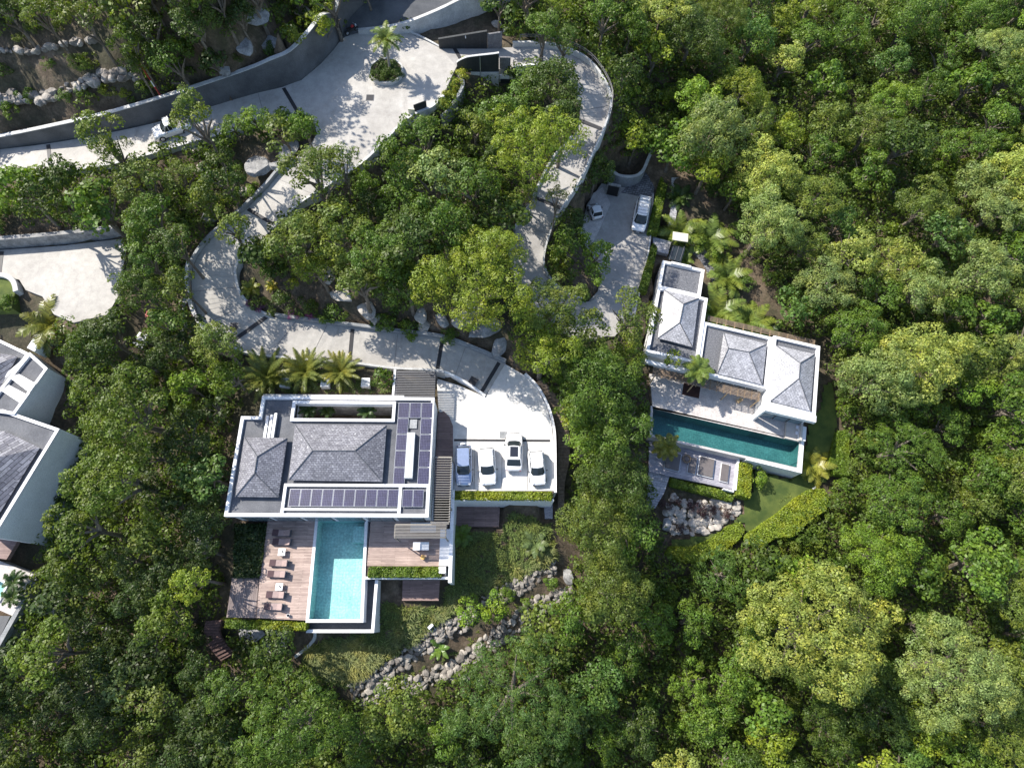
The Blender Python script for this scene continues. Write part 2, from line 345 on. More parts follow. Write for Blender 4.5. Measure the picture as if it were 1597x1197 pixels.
# ------------------------------------------------------------------ terrain height field
CT = [(0,195,10.8),(0,150,12.3),(0,80,15),(0,-60,19),(-150,0,18),(-150,230,9),(100,172,11.8),(200,145,13.2),(120,110,14.5),(150,50,17),(200,-50,22),(330,105,15),(330,40,19.5),(420,60,18.5),(430,0,22),(510,-40,23),
 (600,20,12.8),(650,20,12.8),(740,20,12.3),(640,-90,16),(760,-60,13),(850,30,10.2),(950,50,8.2),(1000,0,8.5),(985,150,5.2),(965,240,3),(1020,200,2.5),(1100,150,2.5),(1100,0,5),(1250,100,2),(1400,-50,4),
 (1650,0,3),(1500,200,0),(1650,400,-2),(1300,300,-1),(1200,300,-.5),(1130,250,.5),(1040,260,1.2),(1060,330,0),(1150,440,-1),(1100,380,-.4),(1310,600,-3),(1300,700,-4.2),(1200,780,-4.6),(1100,800,-5),
 (1100,860,-5.8),(1250,810,-5),(1400,700,-5),(1650,700,-5),(1400,900,-8),(1650,1000,-10),(1300,1100,-11),(1150,950,-8),(1150,1250,-12),(1650,1300,-14),(1000,700,-3.2),(1000,600,-2),(960,560,-1),(930,640,-2.2),
 (930,760,-4),(920,850,-5.5),(950,1000,-8),(950,1250,-12),(600,255,10.2),(660,200,10.3),(720,160,9.6),(790,140,9.3),(820,170,9.2),(700,250,8.2),(600,330,7.5),(500,330,8.4),(480,400,6.8),(600,420,6),(750,330,6),
 (700,430,4.8),(550,485,4.2),(700,500,3.2),(800,530,2),(450,460,5.4),(870,560,.3),(890,620,-.9),(870,400,2.2),(890,350,2.2),(900,430,1),(350,260,9.3),(320,235,10.2),(250,280,8.6),(100,300,7.6),(200,340,6.6),(100,365,6.2),(250,400,5.5),(240,470,4.8),
 (270,560,2),(330,580,1.5),(330,640,.5),(200,560,1.5),(110,540,3),(150,650,-1),(200,750,-2),(300,700,0),(300,800,-1.5),(340,880,-2),(200,900,-4),(100,900,-5),(50,1000,-6),(300,1000,-5),(150,1100,-8),
 (350,1150,-9),(0,1250,-11),(-120,600,-1),(-120,900,-5),(-150,1250,-11),(420,590,3),(500,595,2.8),(590,598,2.2),(440,990,-4),(530,1000,-4.3),(620,960,-3.4),(700,880,-3),(740,850,-3),(800,830,-3),(850,830,-3),(890,720,-2.5),(650,1000,-5),
 (800,900,-4),(560,1060,-5.4),(700,1010,-5.8),(800,950,-5.3),(620,1100,-7.5),(750,1100,-8.5),(850,1000,-7),(600,1250,-11),(800,1250,-12),(30,440,5.4),(20,460,5),(1045,300,.6),(1085,400,-.6),(1110,430,-.9)]
cp = [tuple(P(a, b, z)) for a, b, z in CT]
for k, rb in RB.items():
    for i in range(0, len(rb.L), 3):
        cp.append(tuple(rb.L[i])); cp.append(tuple(rb.Rr[i]))
for pl, z in ((TURN, 11.9), (PARK, 0.5), (RPARK, 0.0), (LOT, 5.5)):
    for q in pl[::2]: cp.append(tuple(P(*q, z)))
cp = np.array(cp)
# drop near duplicates
keep = []
for p in cp:
    if all(hypot(p[0]-q[0], p[1]-q[1]) > 1.0 for q in keep): keep.append(p)
cp = np.array(keep); CC = 2.0
A_ = np.sqrt(((cp[:, None, :2]-cp[None, :, :2])**2).sum(-1)+CC**2)
zm = cp[:, 2].mean(); wts = np.linalg.solve(A_+np.eye(len(cp))*(-0.02), cp[:, 2]-zm)
def ZB(X, Y):
    X = np.asarray(X, float); Y = np.asarray(Y, float); o = np.zeros(X.shape)
    for (a, b, _), wt in zip(cp, wts): o += wt*np.sqrt((X-a)**2+(Y-b)**2+CC**2)
    return np.clip(o+zm, -22, 24)
PADS = []   # (world polygon, z the ground must stay under)
def zt(x, y):
    fx = min(max((x+150)/0.6, 0), GZ.shape[1]-1.01); fy = min(max((y+70)/0.6, 0), GZ.shape[0]-1.01); i = int(fx); j = int(fy); fx -= i; fy -= j
    return float((GZ[j, i]*(1-fx)+GZ[j, i+1]*fx)*(1-fy)+(GZ[j+1, i]*(1-fx)+GZ[j+1, i+1]*fx)*fy)
def S(px, py, h=0.0):
    v = R @ np.array([(px-CX)/F, -(py-CY)/F, -1.0]); a = float(v[0]/v[2]); b = float(v[1]/v[2]); z = 26.0
    while z > -24:
        if zt(a*(z+h-H), b*(z+h-H)) >= z: break
        z -= 0.4
    lo, hi = z, z+0.4
    for _ in range(8):
        m = (lo+hi)/2
        if zt(a*(m+h-H), b*(m+h-H)) >= m: lo = m
        else: hi = m
    return a*(lo+h-H), b*(lo+h-H), lo

def grow(pl, d): return inset(pl, -d)
for k, rb in RB.items():
    n = len(rb.L)
    for i in range(n-1):
        q = [rb.L[i], rb.L[i+1], rb.Rr[i+1], rb.Rr[i]]; zz = min(a[2] for a in q)-0.35
        pl = grow([tuple(a[:2]) for a in q], 0.55); PADS.append((pl, zz))
for pl, z in ((TURN, 11.9), (PARK, 0.5), (RPARK, 0.0), (LOT, 5.5)): PADS.append((grow(WL(pl, z), 0.5), z-0.35))
HOUSE = [(-26.3, 8.8), (-6.7, 8.8), (-6.7, 21.1), (-24.5, 21.1), (-24.5, 18.9), (-26.3, 18.9)]
PADS.append((grow(HOUSE, 0.4), -0.4))
WDECK = [(417, 814), (495, 814), (480, 967), (400, 963), (405, 900), (410, 868)]
SUBD = [(362, 900), (404, 900), (399, 963), (353, 962)]
EDECK = [(572, 812), (699, 812), (695, 900), (568, 900)]
BASIN = [(479, 966), (477, 981), (578, 984), (585, 902), (566, 902)]
POOL = [(495, 813), (571, 813), (565, 968), (480, 967)]
for pl, z in ((WDECK, 0), (SUBD, -0.3), (EDECK, 0)): PADS.append((grow(WL(pl, z), 0.3), -1.2))
PADS.append((grow(WL(POOL, 0), 0.4), -3.5)); PADS.append((grow(WL(BASIN, -0.6), 0.3), -3.8))
RT = [(1012, 585), (1112, 590), (1190, 610), (1262, 640), (1252, 690), (1020, 638)]
RPOOL = [(1018, 636), (1252, 688), (1246, 735), (1014, 680)]
RDECK = [(1010, 692), (1046, 687), (1150, 713), (1144, 764), (1010, 735)]
PADS.append((grow(WL(RT, -2), 0.5), -2.5)); PADS.append((grow(WL(RPOOL, -2), 0.4), -5.0)); PADS.append((grow(WL(RDECK, -3.4), 0.3), -4.0))
RB1 = [(1034, 405), (1100, 420), (1105, 465), (1085, 566), (1012, 548)]
RB2 = [(1101, 501), (1279, 543), (1272, 648), (1198, 628), (1203, 607), (1095, 580)]
for q in (RB1, RB2): PADS.append((grow(WL(q, 1.3), 0.4), -2.5))
RD3 = [(706, 637), (706, 775), (675, 775), (680, 640)]
PADS.append((grow(WL(RD3, .5), 0.2), 0.0))

for q, z in (([(703, 782), (782, 782), (780, 824), (702, 824)], -3.3), ([(626, 900), (688, 900), (686, 940), (625, 940)], -3.3), ([(846, 779), (866, 779), (866, 812), (846, 812)], -3.3)): PADS.append((grow(WL(q, z+.4), .5), z))
STA = [(834, 597, .5), (856, 628, 0), (869, 668, -.8), (871, 710, -1.6), (871, 755, -2.4), (871, 802, -3)]; STB = [(846, 590, .5), (874, 628, 0), (884, 668, -.8), (888, 710, -1.6), (880, 755, -2.4), (880, 802, -3)]
STC = [(321, 968, -2.6), (318, 985, -3.2), (326, 1008, -4), (345, 1030, -4.8)]; STD = [(345, 966, -2.6), (342, 985, -3.2), (350, 1000, -4), (366, 1018, -4.8)]
for A0, B0 in ((STA, STB), (STC, STD)):
    for i in range(len(A0)-1): PADS.append((grow([W(*A0[i]), W(*B0[i]), W(*B0[i+1]), W(*A0[i+1])], .55), A0[i+1][2]-.45))
gx = np.arange(-150, 150.1, 0.6); gy = np.arange(-70, 170.1, 0.6); GX, GY = np.meshgrid(gx, gy)
GZ = ZB(GX, GY)
bump_ = 0.18*np.sin(GX*0.9+1.3*np.sin(GY*0.5))*np.cos(GY*0.8+np.sin(GX*0.7))+rng.normal(0, 0.045, GX.shape)
GZ = GZ+bump_-0.08
for pl, pz in PADS:
    xs = [p[0] for p in pl]; ys = [p[1] for p in pl]
    i0, i1 = np.searchsorted(gx, [min(xs)-1, max(xs)+1]); j0, j1 = np.searchsorted(gy, [min(ys)-1, max(ys)+1])
    sx, sy = GX[j0:j1, i0:i1], GY[j0:j1, i0:i1]; m = inpoly_np(sx, sy, pl); sub = GZ[j0:j1, i0:i1]
    sub[m] = np.minimum(sub[m], pz)
ny, nx = GX.shape; idx = np.arange(nx*ny).reshape(ny, nx)
def fast_mesh(name, V, Fq, mat, smooth=False):
    me = bpy.data.meshes.new(name); V = np.asarray(V, np.float32); Fq = np.asarray(Fq, np.int32); n = Fq.shape[1]
    me.vertices.add(len(V)); me.vertices.foreach_set('co', V.ravel()); me.loops.add(Fq.size); me.loops.foreach_set('vertex_index', Fq.ravel())
    me.polygons.add(len(Fq)); me.polygons.foreach_set('loop_start', np.arange(0, Fq.size, n, dtype=np.int32))
    me.update(calc_edges=True); me.validate()
    if smooth: me.polygons.foreach_set('use_smooth', [True]*len(me.polygons))
    me.materials.append(MATS[mat]); return me
me = fast_mesh('ground', np.stack([GX, GY, GZ], -1).reshape(-1, 3), np.stack([idx[:-1, :-1], idx[:-1, 1:], idx[1:, 1:], idx[1:, :-1]], -1).reshape(-1, 4), 'terrain', True)
go = bpy.data.objects.new('ground', me); COL.objects.link(go); go['kind'] = 'structure'

# ------------------------------------------------------------------ roads
def lift(arr, dz): a = np.array(arr); a[:, 2] += dz; return a
for k, nm in (('up', 'road'), ('loop', 'driveway'), ('right', 'driveway')):
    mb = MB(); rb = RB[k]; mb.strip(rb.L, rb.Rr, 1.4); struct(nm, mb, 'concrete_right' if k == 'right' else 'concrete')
struct('road', MB().prism(WL(TURN, 11.9), 10.6, 11.906), 'concrete')
struct('pavement', MB().prism(WL(PARK, 0.5), -3.2, 0.506), 'concrete_pale')
struct('pavement', MB().prism(WL(RPARK, 0), -1.5, 0.106), 'concrete_right')
struct('pavement', MB().prism(WL(LOT, 5.5), 4.0, 5.5), 'concrete')

def wallpath(path, t, h, mat, label, name='retaining_wall', cat='wall', down=1.5, cap=None, group=None, tz=None):
    """path: Nx3 base points; h scalar/list height above base"""
    path = np.array(path, float); n = len(path); hh = h if hasattr(h, '__len__') else [h]*n; L = []; Rr = []
    for i in range(n):
        d = path[min(i+1, n-1)]-path[max(i-1, 0)]; d = d[:2]/max(np.linalg.norm(d[:2]), 1e-6); nn = np.array([-d[1], d[0]])*t/2
        z = path[i][2]+hh[i]; L.append((path[i][0]+nn[0], path[i][1]+nn[1], z)); Rr.append((path[i][0]-nn[0], path[i][1]-nn[1], z))
    base = min(p[2] for p in path)
    if cap:
        root = thing(name, label, cat, (path[:, 0].mean(), path[:, 1].mean(), path[:, 2].mean()), group)
        MB().strip(L, Rr, float(max(hh))+down).build('wall_face', mat, root)
        L2 = []; R2 = []
        for a, b in zip(L, Rr):
            v = (np.array(a)-np.array(b))*0.09; L2.append((a[0]+v[0], a[1]+v[1], a[2]+0.08)); R2.append((b[0]-v[0], b[1]-v[1], b[2]+0.08))
        MB().strip(L2, R2, 0.078).build('coping', cap, root); return root
    mb = MB().strip(L, Rr, float(max(hh))+down); return single(name, mb, mat, label, cat, group)
def offset_path(pts, d):
    pts = np.array(pts); n = len(pts); out = []
    for i in range(n):
        v = pts[min(i+1, n-1)]-pts[max(i-1, 0)]; v = v[:2]/max(np.linalg.norm(v[:2]), 1e-6); out.append((pts[i][0]-v[1]*d, pts[i][1]+v[0]*d, pts[i][2]))
    return np.array(out)
def drain(rb, t, wd, label):
    a1, b1 = RB[rb].at(t); a2, b2 = RB[rb].at(t+0.02); d = (a2-a1); d2 = (b2-b1); d = d/np.linalg.norm(d)*wd/2; d2 = d2/np.linalg.norm(d2)*wd/2
    m = (a1+b1)/2; ax = (b1-a1)*0.04
    mb = MB().strip([a1-d+ax+[0, 0, .035], b1-d-ax+[0, 0, .035]], [a1+d+ax+[0, 0, .035], b1+d-ax+[0, 0, .035]], 0.1)
    single('drain_grate', mb, 'drain', label, 'drain', 'dark drain grates across the driveways')
drain('up', 2.0, 0.45, 'dark drain strip across the upper left road near the picture edge')
drain('up', 7.05, 0.4, 'dark drain strip where the road meets the turning circle')
drain('loop', 4.0, 0.4, 'dark drain strip across the ramp above the hairpin bend')
drain('loop', 11.3, 0.45, 'dark drain strip below the hairpin beside the square manhole')
drain('loop', 14.0, 0.4, 'middle dark drain strip across the lower driveway')
drain('loop', 16.0, 0.4, 'dark drain strip on the lower driveway above the slatted pergola')
drain('loop', 17.75, 0.42, 'dark drain strip at the mouth of the white parking court')
drain('right', 0.35, 0.45, 'dark drain strip between the two dark entrance walls')
drain('right', 3.0, 0.3, 'dark drain strip just past the entrance, before the railed bend')
drain('right', 8.0, 0.4, 'dark drain strip across the shaded descending drive below the bend')
drain('right', 11.0, 0.4, 'dark drain strip before the lower curve of the descending drive')
def joint(rb, t):
    a1, b1 = RB[rb].at(t); a2, b2 = RB[rb].at(t+0.02); d = (a2-a1); d = d/np.linalg.norm(d)*.025; ax = (b1-a1)*0.02
    struct('road_joint', MB().strip([a1-d+ax+[0, 0, .012], b1-d-ax+[0, 0, .012]], [a1+d+ax+[0, 0, .012], b1+d-ax+[0, 0, .012]], 0.05), 'joint_grey')
for t_ in (1, 3, 4, 5.2, 6.2): joint('up', t_)
for t_ in (2.3, 5.2, 6.8, 8.5, 10, 12.4, 13.2, 15, 16.7): joint('loop', t_)
for t_ in (4.5, 6, 7, 9, 10, 12.5, 14, 15.5): joint('right', t_)
def manhole(px, py, z, s, rot, label):
    x, y = W(px, py, z); root = thing('manhole', label, 'manhole', (x, y, z), 'square manhole covers in the concrete')
    MB().box((x, y, z+.02), (s, s, .04), rot).build('frame', 'trim_grey', root); MB().box((x, y, z+.035), (s*.86, s*.86, .04), rot).build('cover', 'drain', root)
manhole(577, 152.5, 11.906, 0.85, 0, 'square dark manhole cover in the middle of the turning circle')
_a, _b = RB['loop'].at(10.7); manhole(365, 509, 4.93, 0.9, 0, 'square dark manhole cover in the hairpin bend')
manhole(738, 594, 1.0, 0.95, radians(-28), 'square dark manhole cover beside the ramp into the parking court')
# court drain line
x0, y0 = W(708, 686, .5); x1, y1 = W(858, 688, .5)
single('drain_grate', MB().aabb(x0, y0-.12, x1, y0+.12, .45, .535), 'drain', 'long dark drain line behind the parked cars of the white court', 'drain')
x0, y0 = W(785, 678, .5); single('pavement_hatch', MB().box((x0, y0, .51), (.8, .75, .05)), 'grey_wall', 'grey square hatch above the drain line, left of the black roofed car', 'hatch')

# kerbs and walls along roads
# big dark retaining wall on the uphill side
base = [(-70, 243, 7.2, 1.4), (0, 233, 8, 1.5), (100, 219.5, 9.2, 2.0), (200, 200, 10, 2.3), (310, 171, 11, 2.6), (400, 146, 11.5, 3.0), (440, 135, 11.9, 3.4), (470, 124, 11.9, 3.6), (500, 99, 11.9, 4.0), (520, 77, 11.9, 4.2), (532, 60, 11.9, 3.0)]
pp = catmull([[*P(a, b, z), h] for a, b, z, h in base], 4); off = offset_path(pp[:, :3], 0.24)
wallpath(off, 0.4, list(pp[:, 3]), 'dark_wall', 'long curving dark grey retaining wall with pale coping above the upper road', cap='kerb')
# dark asphalt road climbing away at the top edge
asp = [((536, 58), (560, 50), 11.95), ((545, 30), (620, 42), 12.6), ((575, 0), (680, 20), 13.6), ((640, -50), (745, -12), 14.8), ((720, -90), (830, -50), 15.5)]
asp_rb = Ribbon(asp)
for i in range(len(asp_rb.L)-1):
    q = [asp_rb.L[i], asp_rb.L[i+1], asp_rb.Rr[i+1], asp_rb.Rr[i]]
struct('road', MB().strip(asp_rb.L, asp_rb.Rr, 2.5), 'asphalt')
wallpath(offset_path(asp_rb.L, 0.2), 0.35, [3.0+0.5*min(i, 5)/5 for i in range(len(asp_rb.L))], 'dark_wall', 'dark grey wall on the uphill side of the asphalt road at the top edge', cap='kerb')
wallpath(offset_path(asp_rb.Rr, -0.15), 0.4, 0.45, 'kerb', 'low pale wall along the asphalt road behind the turning circle palm', name='low_wall', down=2.6)
# lower edge of upper road
rb = RB['up']; wallpath(offset_path(rb.Rr[2:24], -0.1), 0.28, 0.22, 'kerb', 'pale kerb wall along the downhill side of the upper left road', name='low_wall', down=2)
# loop walls
rb = RB['loop']
wallpath(offset_path(rb.L[4:30], -0.2), 0.3, 0.5, 'grey_wall', 'grey wall along the outer side of the ramp under the rock slabs', name='low_wall', down=2)
wallpath(offset_path(rb.L[28:44], -0.22), 0.32, 0.75, 'grey_wall', 'grey parapet with pale coping round the outside of the hairpin', name='low_wall', down=3, cap='kerb')
wallpath(offset_path(rb.L[44:66], -0.15), 0.25, 0.3, 'kerb', 'pale kerb between the lower driveway and the three big palms', name='low_wall', down=2)
wallpath(offset_path(rb.L[64:73], -0.02), 0.25, 0.12, 'white_wall', 'white retaining wall where the ramp drops into the parking court', name='retaining_wall', down=3)
wallpath(offset_path(rb.Rr[3:18], 0.12), 0.25, 0.3, 'kerb', 'pale kerb on the inner side of the ramp below the turning circle', name='low_wall', down=2)
wallpath(offset_path(rb.Rr[25:47], 0.12), 0.25, 0.35, 'kerb', 'pale kerb around the planted bed inside the hairpin', name='low_wall', down=2)
wallpath(offset_path(rb.Rr[47:74], 0.2), 0.35, 0.55, 'grey_wall', 'grey retaining wall below the rocks on the lower driveway', name='retaining_wall', down=2)
# turning circle edge wall on the east
pp = [P(*q, 11.9) for q in [(690, 150), (672, 167), (640, 181), (612, 206), (590, 229), (567, 251), (541, 272)]]; pp[-1] = RB['loop'].Rr[4]
wallpath(offset_path(catmull(pp, 3), 0.15), 0.3, 0.25, 'kerb', 'pale low wall curving along the lower right rim of the turning circle', name='low_wall', down=2.5)
pp = [P(*q, 11.9) for q in [(712, 109), (722, 122), (716, 140), (700, 165), (688, 176)]]
wallpath(catmull(pp, 4), 0.35, -0.4, 'grey_wall', 'tall rough grey wall below the pale bushes by the entrance', name='retaining_wall', down=3.2)
pp = [P(*q, 11.93) for q in [(605, 47), (640, 52), (668, 65), (686, 75)]]
wallpath(offset_path(catmull(pp, 3), .12), 0.22, 0.1, 'kerb', 'thin pale kerb around the back of the turning circle', name='kerb', cat='kerb', down=.6)
# right loop parapets
rb = RB['right']
wallpath(offset_path(rb.L[8:31], 0.17), 0.28, 0.6, 'kerb', 'white parapet wall round the outside of the railed bend', name='parapet_wall', down=4)
wallpath(offset_path(rb.L[30:71], 0.12), 0.2, [0.55]*41, 'kerb', 'long thin white parapet down the outer side of the descending drive', name='parapet_wall', down=3)
wallpath(offset_path(rb.Rr[36:52], -0.14), 0.25, 0.3, 'kerb', 'grey kerb on the inner side of the descending drive', name='low_wall', down=2)
wallpath(offset_path(rb.Rr[8:13], -0.14), 0.28, 0.5, 'white_wall', 'short white parapet beside the drive right of the entrance wall', name='parapet_wall', down=3)

# railing on the bend
def railing(path, h, label, step=1.6, mat='trim_grey', pm=None, z0=0.0, name='railing', rr=0.035, nrail=2):
    path = np.array(path); root = thing(name, label, 'railing', tuple(path[len(path)//2]))
    d = 0; last = -9
    seg = [0]
    for i in range(1, len(path)): seg.append(seg[-1]+np.linalg.norm(path[i]-path[i-1]))
    n = max(2, int(seg[-1]/step)+1)
    for k in range(n):
        s_ = seg[-1]*k/(n-1); i = min(np.searchsorted(seg, s_), len(path)-1); i = max(i, 1); f = (s_-seg[i-1])/max(seg[i]-seg[i-1], 1e-6); p = path[i-1]*(1-f)+path[i]*f
        MB().box((p[0], p[1], p[2]+z0+h/2), (rr*2.2, rr*2.2, h)).build('post', pm or mat, root)
    for j in range(nrail):
        hh = h*(1-j*0.45/nrail*1.2); MB().tube([(p[0], p[1], p[2]+z0+hh) for p in path], rr, 6).build('rail', mat, root)
    return root
railing(lift(offset_path(rb.L[9:31], 0.2), 0.6), 0.9, 'grey metal railing with slanting posts around the upper right bend', 1.7)
railing(lift(offset_path(rb.Rr[8:13], -0.16), 0.5), 0.8, 'short grey railing on the inner side beside the entrance wall', 1.7)

# entrance walls
def panel(b0, b1, z, h0, h1, t, mat, name, label, cat='wall', down=0.5, parent=None):
    a = P(*b0, z); b = P(*b1, z); d = (b-a)[:2]; d = d/np.linalg.norm(d); n_ = np.array([-d[1], d[0]])*t
    V = [(a[0], a[1]), (b[0], b[1]), (b[0]+n_[0], b[1]+n_[1]), (a[0]+n_[0], a[1]+n_[1])]
    mb = MB().prism(V, z-down, [z+h0, z+h1, z+h1, z+h0]) if poly_area(V) > 0 else MB().prism(V, z-down, [z+h0, z+h1, z+h1, z+h0])
    return mb
brick('dark_cladding', (0.022, 0.026, 0.03), (0.03, 0.034, 0.038), (0.012, 0.013, 0.015), 9, 0.3, pi/2, 0.01, 0.6, bump=0.3)
noisy('timber_grey', (0.13, 0.13, 0.14), (0.2, 0.2, 0.21), 3)
p = P(720, 75, 11.85); root = thing('entrance_wall', 'longer dark clad entrance wall with sloping top, on the far side of the gateway', 'wall', tuple(p))
panel((685, 76.5), (760, 74.5), 11.85, 1.25, 2.1, 0.25, 'dark_cladding', '', '').build('cladding', 'dark_cladding', root)
panel((760.5, 75), (783, 73.5), 11.8, 1.75, 1.9, 0.2, '', '', '').build('timber_section', 'timber_grey', root)
MB().box((P(727, 75, 11.85)[0], P(727, 75, 11.85)[1]-.03, 13.3), (.1, .06, .35)).build('lamp', 'white_paint', root)
p = P(750, 110, 11.8); root = thing('entrance_wall', 'shorter dark clad entrance wall with pale coping and curved end, near side of gateway', 'wall', tuple(p))
bp = catmull([P(*q, 11.75) for q in [(713, 108), (722, 110.5), (735, 111.5), (778, 111.5)]], 5); hs = np.interp(range(len(bp)), [0, 5, 10, 15], [.8, 1.5, 1.9, 2.35])
L = [(q[0], q[1]+.2, q[2]+h) for q, h in zip(bp, hs)]; Rr = [(q[0], q[1], q[2]+h) for q, h in zip(bp, hs)]
MB().strip(L, Rr, 0, zb=11.7).build('cladding', 'dark_cladding', root)
MB().strip([(a, b+.03, c+.07) for a, b, c in L], [(a, b-.03, c+.07) for a, b, c in Rr], .065).build('coping', 'kerb', root)
q0 = W(734, 111.5, 11.75); q1 = W(778, 111.5, 11.75)
MB().aabb(q0[0], q0[1]-.02, q1[0], q1[1]+.24, 9.4, 11.69).build('base_wall', 'kerb', root)
q0 = W(779, 105, 11.8); q1 = W(796, 105, 11.8); MB().aabb(q0[0], q0[1], q1[0], q1[1]+.15, 11.2, 13.1).build('timber_section', 'timber_grey', root)
q = W(749.3, 111.5, 11.75); MB().box((q[0], q[1]-.06, 11.4), (.09, .09, 4.6)).build('post', 'metal_light', root)
# garage front below drive
p0 = P(779, 121, 10.6); p1 = P(836, 121, 10.6)
root = thing('garage', 'dark fronted garage set under the drive right of the entrance wall', 'garage', tuple((p0+p1)/2))
MB().aabb(p0[0], p0[1], p1[0], p1[1]+1.2, 8.4, 10.9).build('wall', 'white_wall', root)
MB().aabb(p0[0]+.1, p0[1]-.05, p1[0]-.1, p1[1]-.003, 8.4, 10.4).build('door', 'dark_cladding', root)

# ------------------------------------------------------------------ foliage meshes
def leaf_quads(C_, Nn, size, asp=0.6, jit=0.25):
    n = len(C_); Nn = Nn/np.linalg.norm(Nn, axis=1, keepdims=True)
    t = rng.normal(size=(n, 3)); t -= (t*Nn).sum(1, keepdims=True)*Nn; t /= np.linalg.norm(t, axis=1, keepdims=True); b = np.cross(Nn, t)
    s = size*(1+rng.uniform(-jit, jit, n))[:, None]
    V = np.stack([C_-t*s, C_-b*s*asp, C_+t*s, C_+b*s*asp], 1).reshape(-1, 3)
    return V
def quads(n): return np.arange(n*4).reshape(-1, 4)
def crown_cloud(Rr, seed, nclump, leaf, zs=0.75, cr=(0.24, 0.36), dens=1.0, lobes=0):
    global rng
    rs = np.random.default_rng(seed); Cs = []; Ns = []
    k = 0; cl = []; LB = []
    for i in range(lobes):
        a_ = i*2*pi/max(lobes-1, 1)+rs.uniform(-.4, .4); q_ = 0 if i == 0 else rs.uniform(.45, .62); LB.append((np.array([cos(a_)*q_, sin(a_)*q_, rs.uniform(-.12, .38) if i else .35]), rs.uniform(.38, .52) if lobes < 5 else rs.uniform(.3, .42)))
    while len(cl) < nclump and k < 4000:
        k += 1; d = rs.normal(size=3); d /= np.linalg.norm(d)
        if d[2] < -0.35: continue
        r = rs.uniform(0.45, 0.98) if rs.random() < .8 else rs.uniform(.1, .5)
        c = d*r*np.array([1, 1, zs])*Rr*(1+0.13*np.sin(3*atan2(d[1], d[0])+seed)+0.10*np.sin(5*atan2(d[1], d[0])+2*seed))
        if LB:
            lc, lr = LB[rs.integers(len(LB))]; c = (lc+d*lr*np.array([1, 1, .85])*rs.uniform(.6, 1))*Rr
        if all(np.linalg.norm(c-q[0]) > (0.15 if LB else 0.24)*Rr for q in cl): cl.append((c, rs.uniform(*cr)*Rr))
    for c, rc in cl:
        n = int(dens*3.2*rc*rc/(leaf*leaf)); d = rs.normal(size=(n, 3)); d /= np.linalg.norm(d, axis=1, keepdims=True)
        out = c/max(np.linalg.norm(c), .1); kp = (d@(out+np.array([0, 0, .8]))) > rs.uniform(-1.0, 0.1, n); d = d[kp]
        rad = rc*rs.uniform(0.72, 1.08, len(d))[:, None]
        Cs.append(c+d*rad*np.array([1, 1, 0.8])); Ns.append(d+rs.normal(0, 0.36, d.shape)+np.array([0, 0, .45]))
    Cs = np.concatenate(Cs); Ns = np.concatenate(Ns); return Cs, Ns
CROWNS = {}
def make_crown(kind, sz, var):
    Rm = {'s': 1.6, 'm': 2.6, 'l': 4.2, 'x': 6.0}[sz]; seed = hash((kind, sz, var)) & 0xffff if False else (sum(map(ord, kind+sz))*31+var*977) & 0xffff
    if kind == 'round': leaf, nc, cr, asp = 0.105, {'s': 16, 'm': 34, 'l': 62, 'x': 110}[sz], {'s': (.28, .4), 'm': (.2, .32), 'l': (.15, .25), 'x': (.11, .19)}[sz], .65
    elif kind == 'fine': leaf, nc, cr, asp = 0.13, {'s': 18, 'm': 46, 'l': 90, 'x': 150}[sz], {'s': (.22, .34), 'm': (.15, .24), 'l': (.11, .19), 'x': (.09, .14)}[sz], .3
    else: leaf, nc, cr, asp = 0.16, {'s': 12, 'm': 26, 'l': 44, 'x': 80}[sz], {'s': (.3, .42), 'm': (.22, .36), 'l': (.18, .3), 'x': (.13, .22)}[sz], .7
    Cs, Ns = crown_cloud(Rm, seed, nc, leaf, 0.72, cr if not (sz in 'ml' and var) else (cr[0]*.8, cr[1]*.8), 2.3 if kind == 'fine' else 1.25, 0 if sz in 'sx' or var == 0 else (4 if sz == 'm' else 6))
    # clump pulling: subtle
    V = leaf_quads(Cs, Ns, leaf, asp, .45)
    return fast_mesh('crown', V, quads(len(Cs)), 'leaf')
def trunk_mesh(seed):
    rs = random.Random(seed); mb = MB(); mb.tube([(0, 0, -.25), (0.03, 0.02, .25), (rs.uniform(-.1, .1), rs.uniform(-.1, .1), .55), (rs.uniform(-.15, .15), rs.uniform(-.15, .15), 1.0)], [.10, .075, .055, .02], 7)
    for i in range(6):
        a = i*2*pi/6+rs.uniform(-.4, .4); r = rs.uniform(.45, .75); z0 = rs.uniform(.4, .7)
        mb.tube([(0, 0, z0), (cos(a)*r*.45, sin(a)*r*.45, z0+.2), (cos(a)*r, sin(a)*r, z0+rs.uniform(.3, .5))], [.042, .03, .008], 5)
    me = bpy.data.meshes.new('trunk'); me.from_pydata(mb.v, [], mb.f); me.update(); me.materials.append(MATS['bark']); return me
TR = [trunk_mesh(i) for i in range(3)]
RM = {'s': 1.6, 'm': 2.6, 'l': 4.2, 'x': 6.0}
PAL = [((0.052, 0.090, 0.014), 'deep green'), ((0.076, 0.138, 0.018), 'mid green'), ((0.145, 0.200, 0.020), 'yellow-green'), ((0.102, 0.146, 0.026), 'olive'), ((0.160, 0.220, 0.068), 'pale grey-green'),
       ((0.125, 0.210, 0.024), 'bright green'), ((0.072, 0.138, 0.028), 'cool green'), ((0.215, 0.265, 0.060), 'pale lime'), ((0.25, 0.29, 0.038), 'lime yellow'), ((0.080, 0.125, 0.013), 'dusky yellow-green'), ((0.036, 0.064, 0.012), 'dark green')]  # last two greens darkened to paint in shade and vignetting at left
TREES = []
USED = set()
